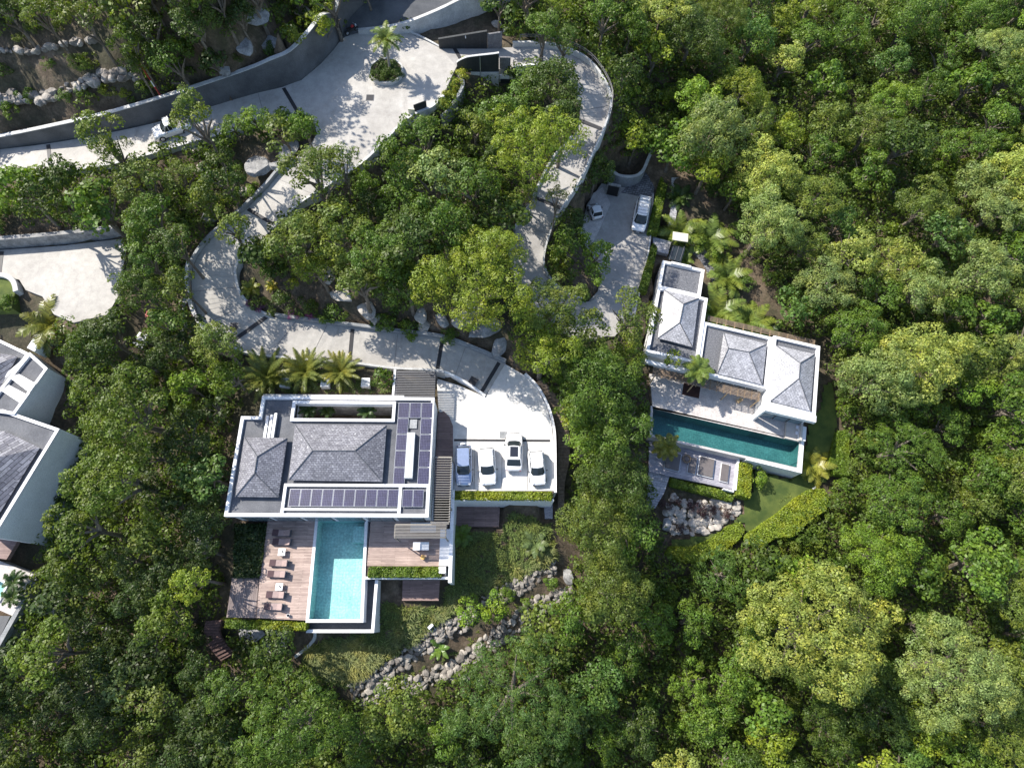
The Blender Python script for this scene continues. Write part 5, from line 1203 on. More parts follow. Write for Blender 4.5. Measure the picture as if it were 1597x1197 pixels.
MB().prism(inset(WL([(-70, 640), (10, 640), (97, 670), (-5, 838), (-70, 830)], 3.0), .3), 3.005, 3.06).build('roof_terrace', 'roof_dark', lh)
MB().prism(inset(WL([(-70, 520), (3, 531), (49, 553), (40, 566), (-70, 660)], 2.4), .3), 2.405, 2.46).build('roof_terrace', 'roof_dark', lh)
MB().prism(WL([(14, 588), (30, 583), (56, 598), (46, 612)], 3.7), 3.45, 3.7).build('skylight', 'white_paint', lh); MB().prism(WL([(2, 609), (14, 600), (44, 616), (34, 630)], 3.7), 3.45, 3.705).build('skylight', 'white_paint', lh)
def lroof(c, ap, zb, zr): 
    V = [(*q_, zb) for q_ in WL(c, zb)]+[(*W(*ap, zr), zr)]; n = len(c)
    MB().add(V, [(i, (i+1) % n, n) for i in range(n)]+[tuple(range(n))[::-1]]).build('roof', 'slate_left', lh)
lroof([(-70, 540), (28, 555), (-10, 622), (-70, 622)], (-24, 575), 2.7, 3.9)
lroof([(-70, 668), (8, 672), (62, 698), (-8, 812), (-70, 812)], (-12, 715), 3.3, 4.8)
# lower terrace and pool of the neighbour
patch([(-60, 815), (3, 815), (40, 822), (10, 872), (-60, 862)], -2.2, 'wood_red', 'brown balcony deck at the left edge below the neighbour villa')
patch([(-60, 868), (0, 874), (54, 896), (20, 960), (-60, 925), (-60, 918.5), (-1, 939), (14, 911), (-5, 899), (-60, 889)], -3.6, 'terrace_stone', 'stone pool terrace of the neighbour villa at the left edge', 'pool_terrace', 'terrace', 2.5)
pool('swimming_pool', 'corner of a small pale blue pool at the left picture edge', WL([(-60, 893), (-5, 903), (10, 911), (-2, 935), (-60, 915)], -3.5), -3.48, 1.4, .2, 'pool_tile', 'water')
single('retaining_wall', MB().prism(WL([(55, 899), (60, 901), (-2, 1012), (-8, 1008)], -3.6), -8, -3.5), 'grey_wall', 'grey sloping wall of the neighbour pool terrace at the left edge', 'wall')
patch([(-60, 958), (16, 960), (-4, 1000), (-60, 1000)], -4.6, 'basin_dark', 'dark lower roof under the neighbour pool terrace', 'lower_roof', 'roof')
# white posts and slabs above neighbour roof
for q4, lb in [([(80, 484), (91, 490), (82, 508), (71, 502)], 'white stepping slab nearest the left lot'), ([(61, 511), (72, 517), (65, 530), (54, 524)], 'white stepping slab in the middle above the neighbour roof'), ([(52, 527), (63, 533), (54, 548), (42, 542)], 'white stepping slab touching the neighbour roof')]:
    single('stepping_slab', MB().prism(WL(q4, 4.2), 2.5, 4.2), 'white_wall', lb, 'slab', 'white slabs above the neighbour roof')
pp = catmull([P(-10, 429, 5.6), P(12, 432, 5.6), P(24, 441, 5.6), P(28, 456, 5.6)], 4); wallpath(pp, .5, .35, 'kerb', 'white curved kerb round the lawn at the left edge', name='kerb', cat='kerb')
struct('lawn', MB().prism(WL([(-50, 432), (8, 434), (20, 442), (23, 458), (18, 480), (-50, 480)], 5.55), 3.5, 5.56), 'lawn')
pp = catmull([P(-60, 391, 5.5), P(0, 388, 5.5), P(100, 380, 5.5), P(193, 369, 5.5)], 4); wallpath(offset_path(pp, .3), .5, 1.5, 'stone', 'rough stone wall along the top of the left parking lot')
single('drain_grate', MB().prism(WL([(0, 392), (6, 392), (2, 427), (-4, 427)], 5.5), 5.45, 5.53), 'drain', 'dark drain strip at the left edge of the left lot', 'drain')
# red steps, box and channel right of the left lot
root = thing('steps', 'red painted steps between the left lot and the hairpin', 'steps', S(222, 498, .3)); 
for i in range(7):
    t_ = i/6; a_ = P(229-12*t_, 484+31*t_, 4.6-1.9*t_); b_ = P(235-8*t_, 484+31*t_, 4.6-1.9*t_); MB().aabb(a_[0], a_[1]-.35, b_[0]+.3, b_[1]+.02, a_[2]-1.2, a_[2]).build('step', 'red_paint', root)
x, y, z = S(219, 523, .6); root = thing('air_conditioner', 'white air conditioner box with round fan below the red steps', 'air conditioner', (x, y, z-.6))
MB().box((x, y, z), (1.1, .8, .75), radians(-20)).build('casing', 'white_paint', root, bevel=.03); MB().lathe((x, y, z+.376), [(.33, 0), (.33, .03), (.25, .03), (.25, .01)], 20).build('fan_grille', 'trim_grey', root)
patch([(196, 515), (212, 497), (222, 515), (232, 528), (222, 545), (200, 530)], 2.6, 'grey_wall', 'small grey concrete pad around the air conditioner', 'concrete_pad', 'pad')
ch = [S(298, 405, .1), S(292, 450, .1), S(287, 500, .1), S(284, 545, .1)]
wallpath(np.array([(a_, b_, c_-.02) for a_, b_, c_ in catmull(ch, 4)]), .7, .12, 'grey_wall', 'narrow grey concrete channel running down left of the hairpin', name='drain_channel', cat='channel')
pp = catmull([P(492, 983, -4), P(490, 996, -4.2), P(478, 1010, -4.5), P(460, 1024, -4.8)], 5); wallpath(pp, .3, .15, 'kerb', 'thin curved pale pipe wall below the left pool corner', name='low_wall')
x, y = W(643, 180, 11.9); root = thing('garden_gate', 'small dark gate with yellow sign panel on the turning circle rim', 'gate', (x, y, 11.9))
MB().box((x+.9, y+.7, 12.5), (1.5, .08, 1.0), radians(28)).build('gate_panel', 'dark_metal', root); MB().box((x, y, 12.4), (.7, .1, .8), radians(-5)).build('sign_panel', 'beige', root)
# red and white pole
bx_, by_ = W(270, 180, 10.4); root = thing('pole', 'tall thin red and white pole standing by the upper road wall', 'pole', (bx_, by_, 9.5))
for i in range(10): MB().tube([(bx_, by_, 9.5+i*.8), (bx_, by_, 9.5+(i+1)*.8)], .075 if i < 6 else .055, 8).build('band', 'red_paint' if i % 4 != 2 else 'white_paint', root)
MB().lathe((bx_, by_, 13.0), [(.12, 0), (.16, .05), (.12, .1)], 8).build('collar', 'white_paint', root)
# dish, bench ladder
x, y, z = S(632, 1060, .7); root = thing('satellite_dish', 'white dish antenna on the lower rock terrace', 'dish', (x, y, z-.7))
MB().tube([(x-.1, y, z-.8), (x-.1, y, z)], .05, 8).build('post', 'metal_light', root)
V = []; m = MB(); m.lathe((0, 0, 0), [(.02, .0), (.3, .06), (.5, .18), (.52, .19), (.3, .09), (.02, .03)], 18); Rm_ = Matrix.Rotation(radians(50), 3, 'Y'); m.v = [tuple(Rm_ @ Vector(a_)+Vector((x, y, z))) for a_ in m.v]; m.build('reflector', 'white_paint', root)
x, y, z = S(681, 988, .4); root = thing('ladder', 'short pale metal ladder leaning on the rock terrace', 'ladder', (x, y, z-.4))
for a_ in (-.22, .22): MB().tube([(x-.6+a_*.7, y+.7+a_*.7, z+.9), (x+.35+a_*.7, y-.5+a_*.7, z-.4)], .035, 6).build('rail', 'metal_light', root)
for i in range(5): t_ = i/5+.1; cx_, cy_, cz_ = x-.6+.95*t_, y+.7-1.2*t_, z+.9-1.3*t_; MB().tube([(cx_-.15, cy_-.15, cz_), (cx_+.15, cy_+.15, cz_)], .025, 5).build('rung', 'metal_light', root)
MB().box((x-.62, y+.75, z+.95), (.6, .3, .05), .75).build('top_plate', 'white_paint', root)
# lamp globe on the lawn edge
x, y, z = S(1270, 757, .4); root = thing('garden_lamp', 'round white garden lamp at the corner of the lawn', 'lamp', (x, y, z-.4)); MB().lathe((x, y, z-.4), [(.12, 0), (.1, .4)], 10).build('post', 'grey_wall', root); MB().lathe((x, y, z), [(.2, 0), (.38, .08), (.4, .16), (.25, .24)], 18).build('lamp_shade', 'white_paint', root, smooth=True)

# ================================================================== CARS
def car(label, cat, p0, p1, z, W_=1.78, Hh=1.45, paint='car_white', style='hatch', name='parked_car', extra=None):
    """p0 = tail pixel, p1 = nose pixel"""
    a_, b_ = np.array(W(*p0, z+.6)), np.array(W(*p1, z+.6)); L_ = float(np.linalg.norm(b_-a_)); c_ = (a_+b_)/2; ang = atan2(b_[1]-a_[1], b_[0]-a_[0])
    root = thing(name, label, cat, (0, 0, 0)); hw = W_/2; hl = L_/2
    zb_, belt = .2, Hh*.62
    if style == 'van': belt = Hh*.55
    st = [(-hl, .80, .42, belt*.86), (-hl+.08, .93, .26, belt*.97), (-hl+.5, 1.0, zb_, belt), (-hl*.3, 1.0, zb_, belt), (hl*.3, 1.0, zb_, belt*.98), (hl*.62, .985, zb_, belt*.86), (hl-.35, .93, .22, belt*.76), (hl-.1, .82, .28, belt*.64), (hl, .66, .38, belt*.52)]
    V = []; Fc = []; ns = 10
    for x_, k_, z0_, z1_ in st:
        w_ = hw*k_; V += [(x_, -w_*.86, z0_), (x_, -w_, z0_+.14), (x_, -w_, z1_-.2), (x_, -w_*.96, z1_-.06), (x_, -w_*.82, z1_), (x_, w_*.82, z1_), (x_, w_*.96, z1_-.06), (x_, w_, z1_-.2), (x_, w_, z0_+.14), (x_, w_*.86, z0_)]
    for i in range(len(st)-1):
        for k in range(ns): Fc.append((i*ns+k, i*ns+(k+1) % ns, (i+1)*ns+(k+1) % ns, (i+1)*ns+k))
    Fc += [tuple(range(ns)), tuple(range((len(st)-1)*ns, len(st)*ns))[::-1]]
    o = MB().add(V, Fc).build('body', paint, root, smooth=False, bevel=.035)
    for p_ in o.data.polygons: p_.use_smooth = True
    # greenhouse
    if style == 'sedan': rx0, rx1, bx0, bx1 = -hl*.52, hl*.20, -hl*.82, hl*.54
    elif style == 'van': rx0, rx1, bx0, bx1 = -hl*.92, hl*.36, -hl*.97, hl*.66
    elif style == 'pickup': rx0, rx1, bx0, bx1 = -hl*.12, hl*.22, -hl*.2, hl*.5
    else: rx0, rx1, bx0, bx1 = -hl*.78, hl*.14, -hl*.93, hl*.50
    bw, rw = hw*.86, hw*.74
    base_ = [(bx0, -bw*.86), (bx0+.2, -bw), (bx1-.35, -bw), (bx1-.05, -bw*.72), (bx1, 0), (bx1-.05, bw*.72), (bx1-.35, bw), (bx0+.2, bw), (bx0, bw*.86)]
    top_ = [(rx0, -rw*.86), (rx0+.1, -rw), (rx1-.12, -rw), (rx1-.02, -rw*.72), (rx1+.03, 0), (rx1-.02, rw*.72), (rx1-.12, rw), (rx0+.1, rw), (rx0, rw*.86)]
    n = len(base_); V = [(*q_, belt-.06) for q_ in base_]+[(*q_, Hh-.045) for q_ in top_]
    gl = MB().add(V, [(i, (i+1) % n, n+(i+1) % n, n+i) for i in range(n)]+[tuple(range(n, 2*n))]).build('windows', 'car_glass', root)
    V = [(*q_, Hh-.05) for q_ in top_]+[(q_[0]*.96+(rx0+rx1)/2*.04, q_[1]*.9, Hh) for q_ in top_]
    rf = MB().add(V, [(i, (i+1) % n, n+(i+1) % n, n+i) for i in range(n)]+[tuple(range(n, 2*n))]).build('roof', paint, root)
    m = MB()
    for s_ in (-1, 1):
        m.tube([(bx1-.3, s_*bw*.99, belt-.03), (rx1-.1, s_*rw, Hh-.03)], .035, 4); m.tube([(bx0+.17, s_*bw*.99, belt-.03), (rx0+.08, s_*rw, Hh-.03)], .05, 4)
        xm = (bx0+bx1)/2-.1; m.tube([(xm, s_*bw, belt-.03), (xm, s_*rw, Hh-.04)], .035, 4)
        if style in ('hatch', 'van'): m.tube([(bx0+.9, s_*bw, belt-.03), (rx0+.8, s_*rw, Hh-.04)], .05, 4)
    m.build('pillars', paint, root)
    for s_ in (-1, 1):
        for x_ in (-hl*.62, hl*.63):
            wm = MB(); wm.tube([(x_, s_*(hw-.2), .32), (x_, s_*(hw+.015), .32)], .32, 16); wo = wm.build('wheel', 'rubber', root)
            MB().tube([(x_, s_*(hw+.016), .32), (x_, s_*(hw+.024), .32)], .2, 10).build('rim', 'metal_light', wo)
        MB().box((bx1-.5, s_*(hw+.09), belt+.02), (.14, .2, .13), s_*.3).build('mirror', 'trim_grey', root, bevel=.02)
        MB().box((hl-.2, s_*hw*.66, belt*.66), (.26, .3, .1), -s_*.45).build('headlight', 'lamp_glass', root, bevel=.02)
        MB().box((-hl+.02, s_*hw*.7, belt*.8), (.07, .22, .12), s_*.2).build('tail_light', 'tail_red', root, bevel=.02)
    MB().box((hl-.02, 0, belt*.42), (.05, hw*.9, .1)).build('grille', 'black', root)
    MB().box((hl-.01, 0, .34), (.06, .45, .1)).build('number_plate', 'white_paint', root)
    if extra: extra(root, hw, hl, Hh, rx0, rx1, rw, belt, rf)
    root.location = (c_[0], c_[1], z); root.rotation_euler.z = ang; return root
def sunroof(root, hw, hl, Hh, rx0, rx1, rw, belt, rf): MB().aabb(rx0+.3, -rw*.62, rx1-.12, rw*.62, Hh-.02, Hh+.012).build('sunroof', 'car_black', rf)
def rack(root, hw, hl, Hh, rx0, rx1, rw, belt, rf):
    for i in range(6): MB().aabb(rx0+.25+i*.5, -rw*.98, rx0+.31+i*.5, rw*.98, Hh+.06, Hh+.1).build('roof_bar', 'metal_light', rf)
    for s_ in (-1, 1): MB().tube([(rx0+.15, s_*rw*.92, Hh+.08), (rx1-.15, s_*rw*.92, Hh+.08)], .03, 5).build('roof_rail', 'metal_light', rf)
def bed(root, hw, hl, Hh, rx0, rx1, rw, belt, rf): MB().aabb(-hl*.93, -hw*.8, -hl*.25, hw*.8, belt-.05, belt+.012).build('load_bed', 'trim_grey', root)
def spare(root, hw, hl, Hh, rx0, rx1, rw, belt, rf): MB().tube([(-hl-.02, 0, .85), (-hl-.22, 0, .85)], .32, 14).build('spare_wheel_cover', 'white_paint', root)
car('silver blue car parked leftmost in the white court, beside the timber walk', 'car', (723, 695), (723.5, 757), .52, 1.75, 1.6, 'car_silver', 'hatch', extra=spare)
car('white car second from the left in the white court, nose to the hedge', 'car', (758, 697), (762, 756), .52, 1.8, 1.55, 'car_white', 'hatch')
car('white car with black roof panel, third in the court and parked farther back', 'car', (801, 734), (802, 674), .52, 1.85, 1.45, 'car_white', 'sedan', extra=sunroof)
car('white car rightmost in the white court by the curved kerb', 'car', (835, 702), (840, 756), .52, 1.75, 1.5, 'car_white', 'hatch')
car('white van with roof rack parked on the right villa drive', 'van', (1004, 313), (995, 360), .12, 1.85, 1.85, 'car_white', 'van', 'parked_van', rack)
car('tiny white two-seat car under the trees left of the van', 'car', (932.5, 340), (924, 318), .12, 1.5, 1.5, 'car_white', 'hatch')
car('white pickup half hidden by a tree on the upper road', 'pickup', (296, 190), (238, 209), 10.55, 1.75, 1.6, 'car_white', 'pickup', 'parked_pickup', bed)
# motorcycle
x, y = W(548, 50, 12.1); root = thing('motorcycle', 'dark motorcycle with red tank parked at the end of the retaining wall', 'motorcycle', (0, 0, 0))
for x_ in (-.62, .62): wo = MB().tube([(x_, -.06, .3), (x_, .06, .3)], .3, 14).build('wheel', 'rubber', root); MB().tube([(x_, -.065, .3), (x_, .065, .3)], .16, 8).build('rim', 'metal_light', wo)
MB().tube([(-.5, 0, .4), (-.1, 0, .5), (.3, 0, .55), (.5, 0, .7)], [.08, .16, .14, .06], 8).build('frame', 'black', root)
MB().tube([(-.02, 0, .82), (.15, 0, .88), (.35, 0, .84)], [.1, .17, .08], 8).build('fuel_tank', 'tail_red', root, smooth=True); MB().box((-.35, 0, .8), (.6, .24, .09)).build('seat', 'black', root, bevel=.03)
MB().tube([(.45, -.36, .98), (.5, 0, 1.0), (.45, .36, .98)], .02, 6).build('handlebar', 'metal_light', root); MB().tube([(.5, 0, .98), (.62, 0, .32)], .035, 6).build('fork', 'metal_light', root); MB().box((.6, 0, .86), (.12, .18, .16)).build('headlight', 'lamp_glass', root)
root.location = (x, y, 11.92); root.rotation_euler.z = radians(35); root.location.x += .1
# ================================================================== PALMS
def frond_pts(r, az, el, droop, n=9):
    pts_ = []; x_ = y_ = 0; 
    p_ = np.zeros(3); dirr = el
    for i in range(n+1):
        pts_.append(p_.copy()); p_ = p_+np.array([cos(az)*cos(dirr), sin(az)*cos(dirr), sin(dirr)])*(r/n); dirr -= droop/n
    return np.array(pts_)
def palm_crown(seed, nf, L_, leafl, droop=(1.0, 1.7), el=(.1, 1.2), npair=22, wl=.045):
    rs = random.Random(seed); V = []; Fc = []
    def quad(a_, b_, c_, d_): o_ = len(V); V.extend([tuple(a_), tuple(b_), tuple(c_), tuple(d_)]); Fc.append((o_, o_+1, o_+2, o_+3))
    for f_ in range(nf):
        az = f_*2.399+rs.uniform(-.2, .2); e_ = el[0]+(el[1]-el[0])*((f_+.5)/nf)+rs.uniform(-.1, .1); P_ = frond_pts(L_*rs.uniform(.85, 1.05), az, e_, rs.uniform(*droop), 12); up_ = np.array([0, 0, 1.])
        for i in range(12):
            t_ = P_[i+1]-P_[i]; t_ /= np.linalg.norm(t_); sd = np.cross(t_, up_); sd /= max(np.linalg.norm(sd), 1e-3); wv = sd*.03*(1-i/14); quad(P_[i]-wv, P_[i]+wv, P_[i+1]+wv, P_[i+1]-wv)
        for k in range(npair):
            t_ = .14+.86*k/npair; i = min(int(t_*12), 11); fr_ = t_*12-i; b_ = P_[i]*(1-fr_)+P_[i+1]*fr_; tg = P_[i+1]-P_[i]; tg /= np.linalg.norm(tg); sd = np.cross(tg, up_); sd /= max(np.linalg.norm(sd), 1e-3); nu = np.cross(sd, tg)
            ll = leafl*(math.sin(pi*min(1, .12+.88*t_))**.5)*(1-.35*t_)
            for s_ in (-1, 1):
                dr = (sd*s_*.8+tg*.55+nu*rs.uniform(.05, .3)-up_*rs.uniform(.0, .35)); dr /= np.linalg.norm(dr); e2 = b_+dr*ll; w2 = tg*wl
                quad(b_-w2*.7, b_+w2*.7, e2+w2*.25-up_*.06, e2-w2*.25-up_*.06)
    me = bpy.data.meshes.new('crown'); me.from_pydata(V, [], Fc); me.update(); me.materials.append(MATS['frond']); return me
PC = {'coco': [palm_crown(i, 20, 2.7, .68, npair=26, wl=.085) for i in range(3)], 'date': [palm_crown(10+i, 44, 2.5, .42, (.5, 1.0), (.0, 1.25), 28, .06) for i in range(2)], 'small': [palm_crown(20+i, 15, 1.7, .5, npair=20, wl=.08) for i in range(2)],
      'banana': [palm_crown(30, 8, 1.5, .36, (.6, 1.2), (.3, .9), 26, .1)]}
def palm(px, py, rpx, kind, hc, label, col=(0.1, .15, .03), lean=(0, 0), zbase=None, group=None, name='palm_tree'):
    x, y, zg = S(px, py, hc); 
    if zbase is not None: x, y = W(px, py, zbase+hc); zg = zbase+hc
    z0 = zg-hc; d_ = depth((x, y, zg)); r = rpx*d_/F; root = thing(name, label, 'palm' if name == 'palm_tree' else 'plant', (x-lean[0], y-lean[1], z0-.1), group)
    nom = {'coco': 2.35, 'date': 2.3, 'small': 1.5, 'banana': 1.35}[kind]
    c_ = bpy.data.objects.new('crown', random.choice(PC[kind])); COL.objects.link(c_); c_.parent = root; c_.location = (lean[0], lean[1], hc+.1); s_ = r/nom; c_.scale = (s_, s_, s_); c_.rotation_euler.z = random.uniform(0, 6.28); c_.color = (*col, 1)
    m = MB(); m.tube([(0, 0, -.3), (lean[0]*.25, lean[1]*.25, hc*.35), (lean[0]*.7, lean[1]*.7, hc*.75), (lean[0], lean[1], hc+.12)], [.2, .15, .12, .14], 9); m.v = [tuple(q_) for q_ in m.v]
    t_ = m.build('trunk', 'palm_bark', None); t_.parent = root
    if kind == 'coco':
        n_ = MB()
        for k in range(5): n_.lathe((lean[0]+.22*cos(k*1.26), lean[1]+.22*sin(k*1.26), hc-.15), [(.02, 0), (.1, .08), (.1, .16), (.02, .24)], 7)
        n2 = n_.build('coconuts', 'orange', None); n2.parent = root
    return root
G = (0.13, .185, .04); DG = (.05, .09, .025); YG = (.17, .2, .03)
palm(602, 62, 27, 'coco', 3.9, 'single palm growing from the round planter in the turning circle', (.12, .17, .04), (0.15, .35), zbase=12.1)
palm(409, 577, 45, 'date', 1.6, 'left of the three big date palms behind the villa', (.13, .16, .04), group='date palms behind the villa')
palm(470, 571, 40, 'date', 1.6, 'middle of the three big date palms behind the villa', (.13, .16, .04), group='date palms behind the villa')
palm(526, 571, 37, 'date', 1.6, 'right of the three big date palms behind the villa', (.16, .18, .045), group='date palms behind the villa')
palm(407, 370, 20, 'small', 1.2, 'bright yellow little palm on the inner kerb of the ramp', YG)
palm(383, 440, 19, 'small', 1.3, 'yellow-green little palm inside the hairpin bed', YG)
palm(420, 440, 12, 'small', .8, 'tiny yellow palm deeper inside the hairpin bed', (.25, .24, .03))
palm(40, 480, 46, 'coco', 4, 'tall coconut palm at the left edge between lawn and neighbour villa', (.13, .15, .03), (-.5, .4))
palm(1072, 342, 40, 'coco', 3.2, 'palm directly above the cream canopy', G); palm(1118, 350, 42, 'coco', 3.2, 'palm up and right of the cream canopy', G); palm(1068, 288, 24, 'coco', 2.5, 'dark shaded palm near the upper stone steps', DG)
palm(1150, 408, 38, 'coco', 3.6, 'palm right of the curved stone path', G); palm(1136, 462, 44, 'coco', 4.2, 'tall palm right of the right villa first roof', G); palm(1188, 478, 42, 'coco', 4.0, 'palm above the timber fence of the right villa', G); palm(1215, 500, 26, 'coco', 3.2, 'darker palm at the forest side of the timber fence', DG)
palm(1088, 577, 26, 'small', 3.8, 'small palm growing up through the terrace sunshade', G, zbase=-2); palm(1040, 696, 24, 'small', 2.0, 'small palm at the left end of the grey sun deck', (.15, .17, .03), zbase=-3.4)
palm(1284, 718, 34, 'coco', 2.8, 'bright yellow-green palm beside the right end of the dark pool', (.2, .22, .04), (.3, .1))
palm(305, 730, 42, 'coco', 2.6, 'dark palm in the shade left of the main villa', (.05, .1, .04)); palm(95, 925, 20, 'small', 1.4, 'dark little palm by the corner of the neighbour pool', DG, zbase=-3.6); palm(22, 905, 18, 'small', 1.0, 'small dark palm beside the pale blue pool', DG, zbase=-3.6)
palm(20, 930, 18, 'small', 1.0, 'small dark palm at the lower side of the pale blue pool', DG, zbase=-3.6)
palm(719, 833, 20, 'small', .9, 'bright fern-like palm right of the dining deck wall', (.1, .17, .03)); palm(683, 1010, 20, 'banana', 1.0, 'banana plant with broad leaves on the rock terrace', (.1, .19, .04), name='banana_plant'); palm(356, 962, 17, 'small', 1.2, 'little yellow palm at the lower left corner of the sub deck', YG)
palm(835, 845, 24, 'small', 1.0, 'pale spiky palm at the right end of the grassy slope', (.13, .18, .07)); palm(480, 640, 15, 'small', .9, 'dark palm at the left of the courtyard', DG, zbase=2.0); palm(572, 641, 16, 'small', .9, 'dark palm at the right of the courtyard', DG, zbase=2.0); palm(510, 640, 13, 'small', .7, 'dark palm in the middle of the courtyard', DG, zbase=2.0)
palm(1085, 360, 20, 'small', 1.4, 'low palm beside the cream canopy', G); palm(1070, 400, 16, 'small', .8, 'low palm on the inner side of the curved stone path', G); palm(100, 312, 26, 'coco', 3.5, 'palm among the big-leaved trees above the left lot', G)
# small tree through the shade
tree(1049, 557, 13, 2, 'big', 'small yellow-green tree at the corner of the right villa left block', 5.0)
# ================================================================== HEDGES
def hedge(pts, ztop, h, label, col, name='hedge', leaf=.09, wpx=None, follow=False, n_per=190, group=None, cat='hedge'):
    """pts: picture outline of the top (polygon)"""
    wl = WL(pts, ztop) if not follow else [S(*q_, h)[:2] for q_ in pts]
    if poly_area(wl) < 0: wl = wl[::-1]
    c_ = np.mean(np.array(wl), 0); zb_ = ztop-h if not follow else float(np.min([zt(*q_) for q_ in wl]))-.1
    root = thing(name, label, cat, (c_[0], c_[1], zb_), group); zt_ = [ztop]*len(wl) if not follow else [zt(*q_)+h for q_ in wl]
    q_ = inset(wl, .16); MB().prism(q_, zb_-.3, [z_-.34 for z_ in zt_]).build('branches', 'undergrowth', root)
    xs_ = [p_[0] for p_ in wl]; ys_ = [p_[1] for p_ in wl]; ar = abs(poly_area(wl)); n_ = int(ar*n_per*1.6)+200
    X = rng.uniform(min(xs_), max(xs_), n_*4); Y = rng.uniform(min(ys_), max(ys_), n_*4); mk = inpoly_np(X, Y, wl); X = X[mk][:n_]; Y = Y[mk][:n_]
    if follow: Z = ZB(X, Y)+h
    else: Z = np.full(len(X), ztop)
    Z = Z+.14*np.sin(X*1.9+np.sin(Y*2.3))+.06*np.sin(X*6.1)+.05*np.sin(Y*5+X)+rng.uniform(-.12, .06, len(X)); C1 = np.stack([X, Y, Z], 1); N1 = np.stack([np.zeros(len(X)), np.zeros(len(X)), np.ones(len(X))], 1)+rng.normal(0, .55, (len(X), 3))
    Cl = [C1]; Nl = [N1]; m_ = len(wl)
    for i in range(m_):
        a_, b_ = np.array(wl[i]), np.array(wl[(i+1) % m_]); l_ = np.linalg.norm(b_-a_); k_ = int(l_*max(h, .3)*n_per*1.3); t_ = rng.uniform(0, 1, k_)[:, None]; xy = a_*(1-t_)+b_*t_; nn_ = np.array([(b_-a_)[1], -(b_-a_)[0]])/max(l_, 1e-6)
        z_ = (zt_[i]*(1-t_[:, 0])+zt_[(i+1) % m_]*t_[:, 0])-rng.uniform(0, 1, k_)*(h if not follow else h*1.2); xy = xy+nn_*rng.uniform(-.08, .09, (k_, 1)); Cl.append(np.column_stack([xy, z_])); Nl.append(np.column_stack([np.tile(nn_, (k_, 1)), np.full(k_, .3)])+rng.normal(0, .5, (k_, 3)))
    Cs = np.concatenate(Cl)-np.array(root.location); V = leaf_quads(Cs, np.concatenate(Nl), leaf, .65, .35); o = bpy.data.objects.new('leaves', fast_mesh('leaves', V, quads(len(Cs)), 'hedge_leaf')); COL.objects.link(o); o.parent = root; o.color = (*col, 1); return root
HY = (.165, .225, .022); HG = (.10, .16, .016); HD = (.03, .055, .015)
hedge([(706, 766), (860, 767), (860, 779), (705, 778)], .95, .5, 'bright hedge along the front of the parking court', HY)
hedge([(576, 884), (690, 884), (688, 899), (574, 899)], .45, .45, 'clipped green hedge in front of the dining deck', HG)
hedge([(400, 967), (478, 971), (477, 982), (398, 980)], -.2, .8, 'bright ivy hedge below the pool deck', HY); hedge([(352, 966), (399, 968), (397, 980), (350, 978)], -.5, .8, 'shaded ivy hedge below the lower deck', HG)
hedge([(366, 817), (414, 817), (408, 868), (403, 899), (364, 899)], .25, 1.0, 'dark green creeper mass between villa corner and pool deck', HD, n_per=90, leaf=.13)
hedge([(1030, 277), (1042, 280), (1025, 362), (1011, 361)], .9, .9, 'flat clipped hedge right of the white van', HG); hedge([(1019, 379), (1025, 384), (1015, 430), (1008, 455), (997, 452), (1007, 415)], .7, .8, 'clipped hedge between right parking and right villa', HG)
hedge([(1154, 721), (1173, 724), (1170, 776), (1150, 771)], -2.7, 1.3, 'tall bright hedge block right of the grey sun deck', HY)
hedge([(1046, 745), (1145, 769), (1142, 781), (1046, 756)], -3.7, .8, 'long low hedge under the grey sun deck', HG)
hedge([(1306, 672), (1323, 670), (1324, 742), (1302, 738), (1296, 715)], -3.2, 1.0, 'tall flat hedge right of the yellow palm', HG)
hedge([(1262, 764), (1285, 762), (1292, 775), (1288, 795), (1262, 812), (1236, 836), (1210, 838), (1188, 852), (1170, 848), (1168, 833), (1190, 818), (1215, 800), (1240, 778)], -3.6, 1.4, 'long curved bright hedge along the lower rim of the lawn', HY)
hedge([(1155, 814), (1162, 826), (1152, 842), (1120, 864), (1092, 876), (1062, 874), (1040, 862), (1046, 852), (1080, 853), (1110, 840), (1136, 820)], -4.8, 1.2, 'bright hedge sweeping below the boulder garden', HY)
# low bushy things
def bush(px, py, r, ci, label, kind='round', hc=None, group=None, name='shrub'): return tree(px, py, r, ci, kind, label, hc if hc is not None else max(.35, r*.05), group, name, 'shrub')
bush(1183, 745, 16, 5, 'rounded bush merging with the tall hedge block', 'round', .9); bush(1246, 681, 6, 5, 'round potted bush on the pool terrace behind the sofa', 'round', .6)
for i, (px, py, lb) in enumerate([(362, 197, 'leftmost'), (378, 190, 'second'), (396, 186, 'third'), (415, 188, 'fourth'), (434, 186, 'fifth'), (452, 187, 'sixth'), (470, 190, 'rightmost')]): bush(px, py, 19, 5 if i < 5 else 1, lb+' shrub in the planted row beside the turning circle', 'fine' if i < 5 else 'round', 2.2, 'shrub row below the upper road')
for px, py, r, lb in [(728, 101, 11, 'topmost'), (718, 118, 12, 'second'), (710, 135, 12, 'third'), (698, 150, 12, 'fourth'), (690, 162, 11, 'lowest')]: bush(px, py, r, 8, lb+' pale yellow bush climbing along the entrance wall', 'round', .7, 'pale bushes by the entrance')
for px, py in [(592, 105), (612, 105), (602, 116), (588, 117), (618, 116), (602, 101)]: tree(px, py, 13, 0, 'round', 'dark low shrub filling the round planter of the turning circle', .4, 'shrubs in the round planter', 'shrub', 'shrub', 12.2)
bush(597, 590, 20, 1, 'leafy bush at the right end behind the villa', 'big', 1.2); bush(650, 85+0, 1, 0, 'x') if False else None
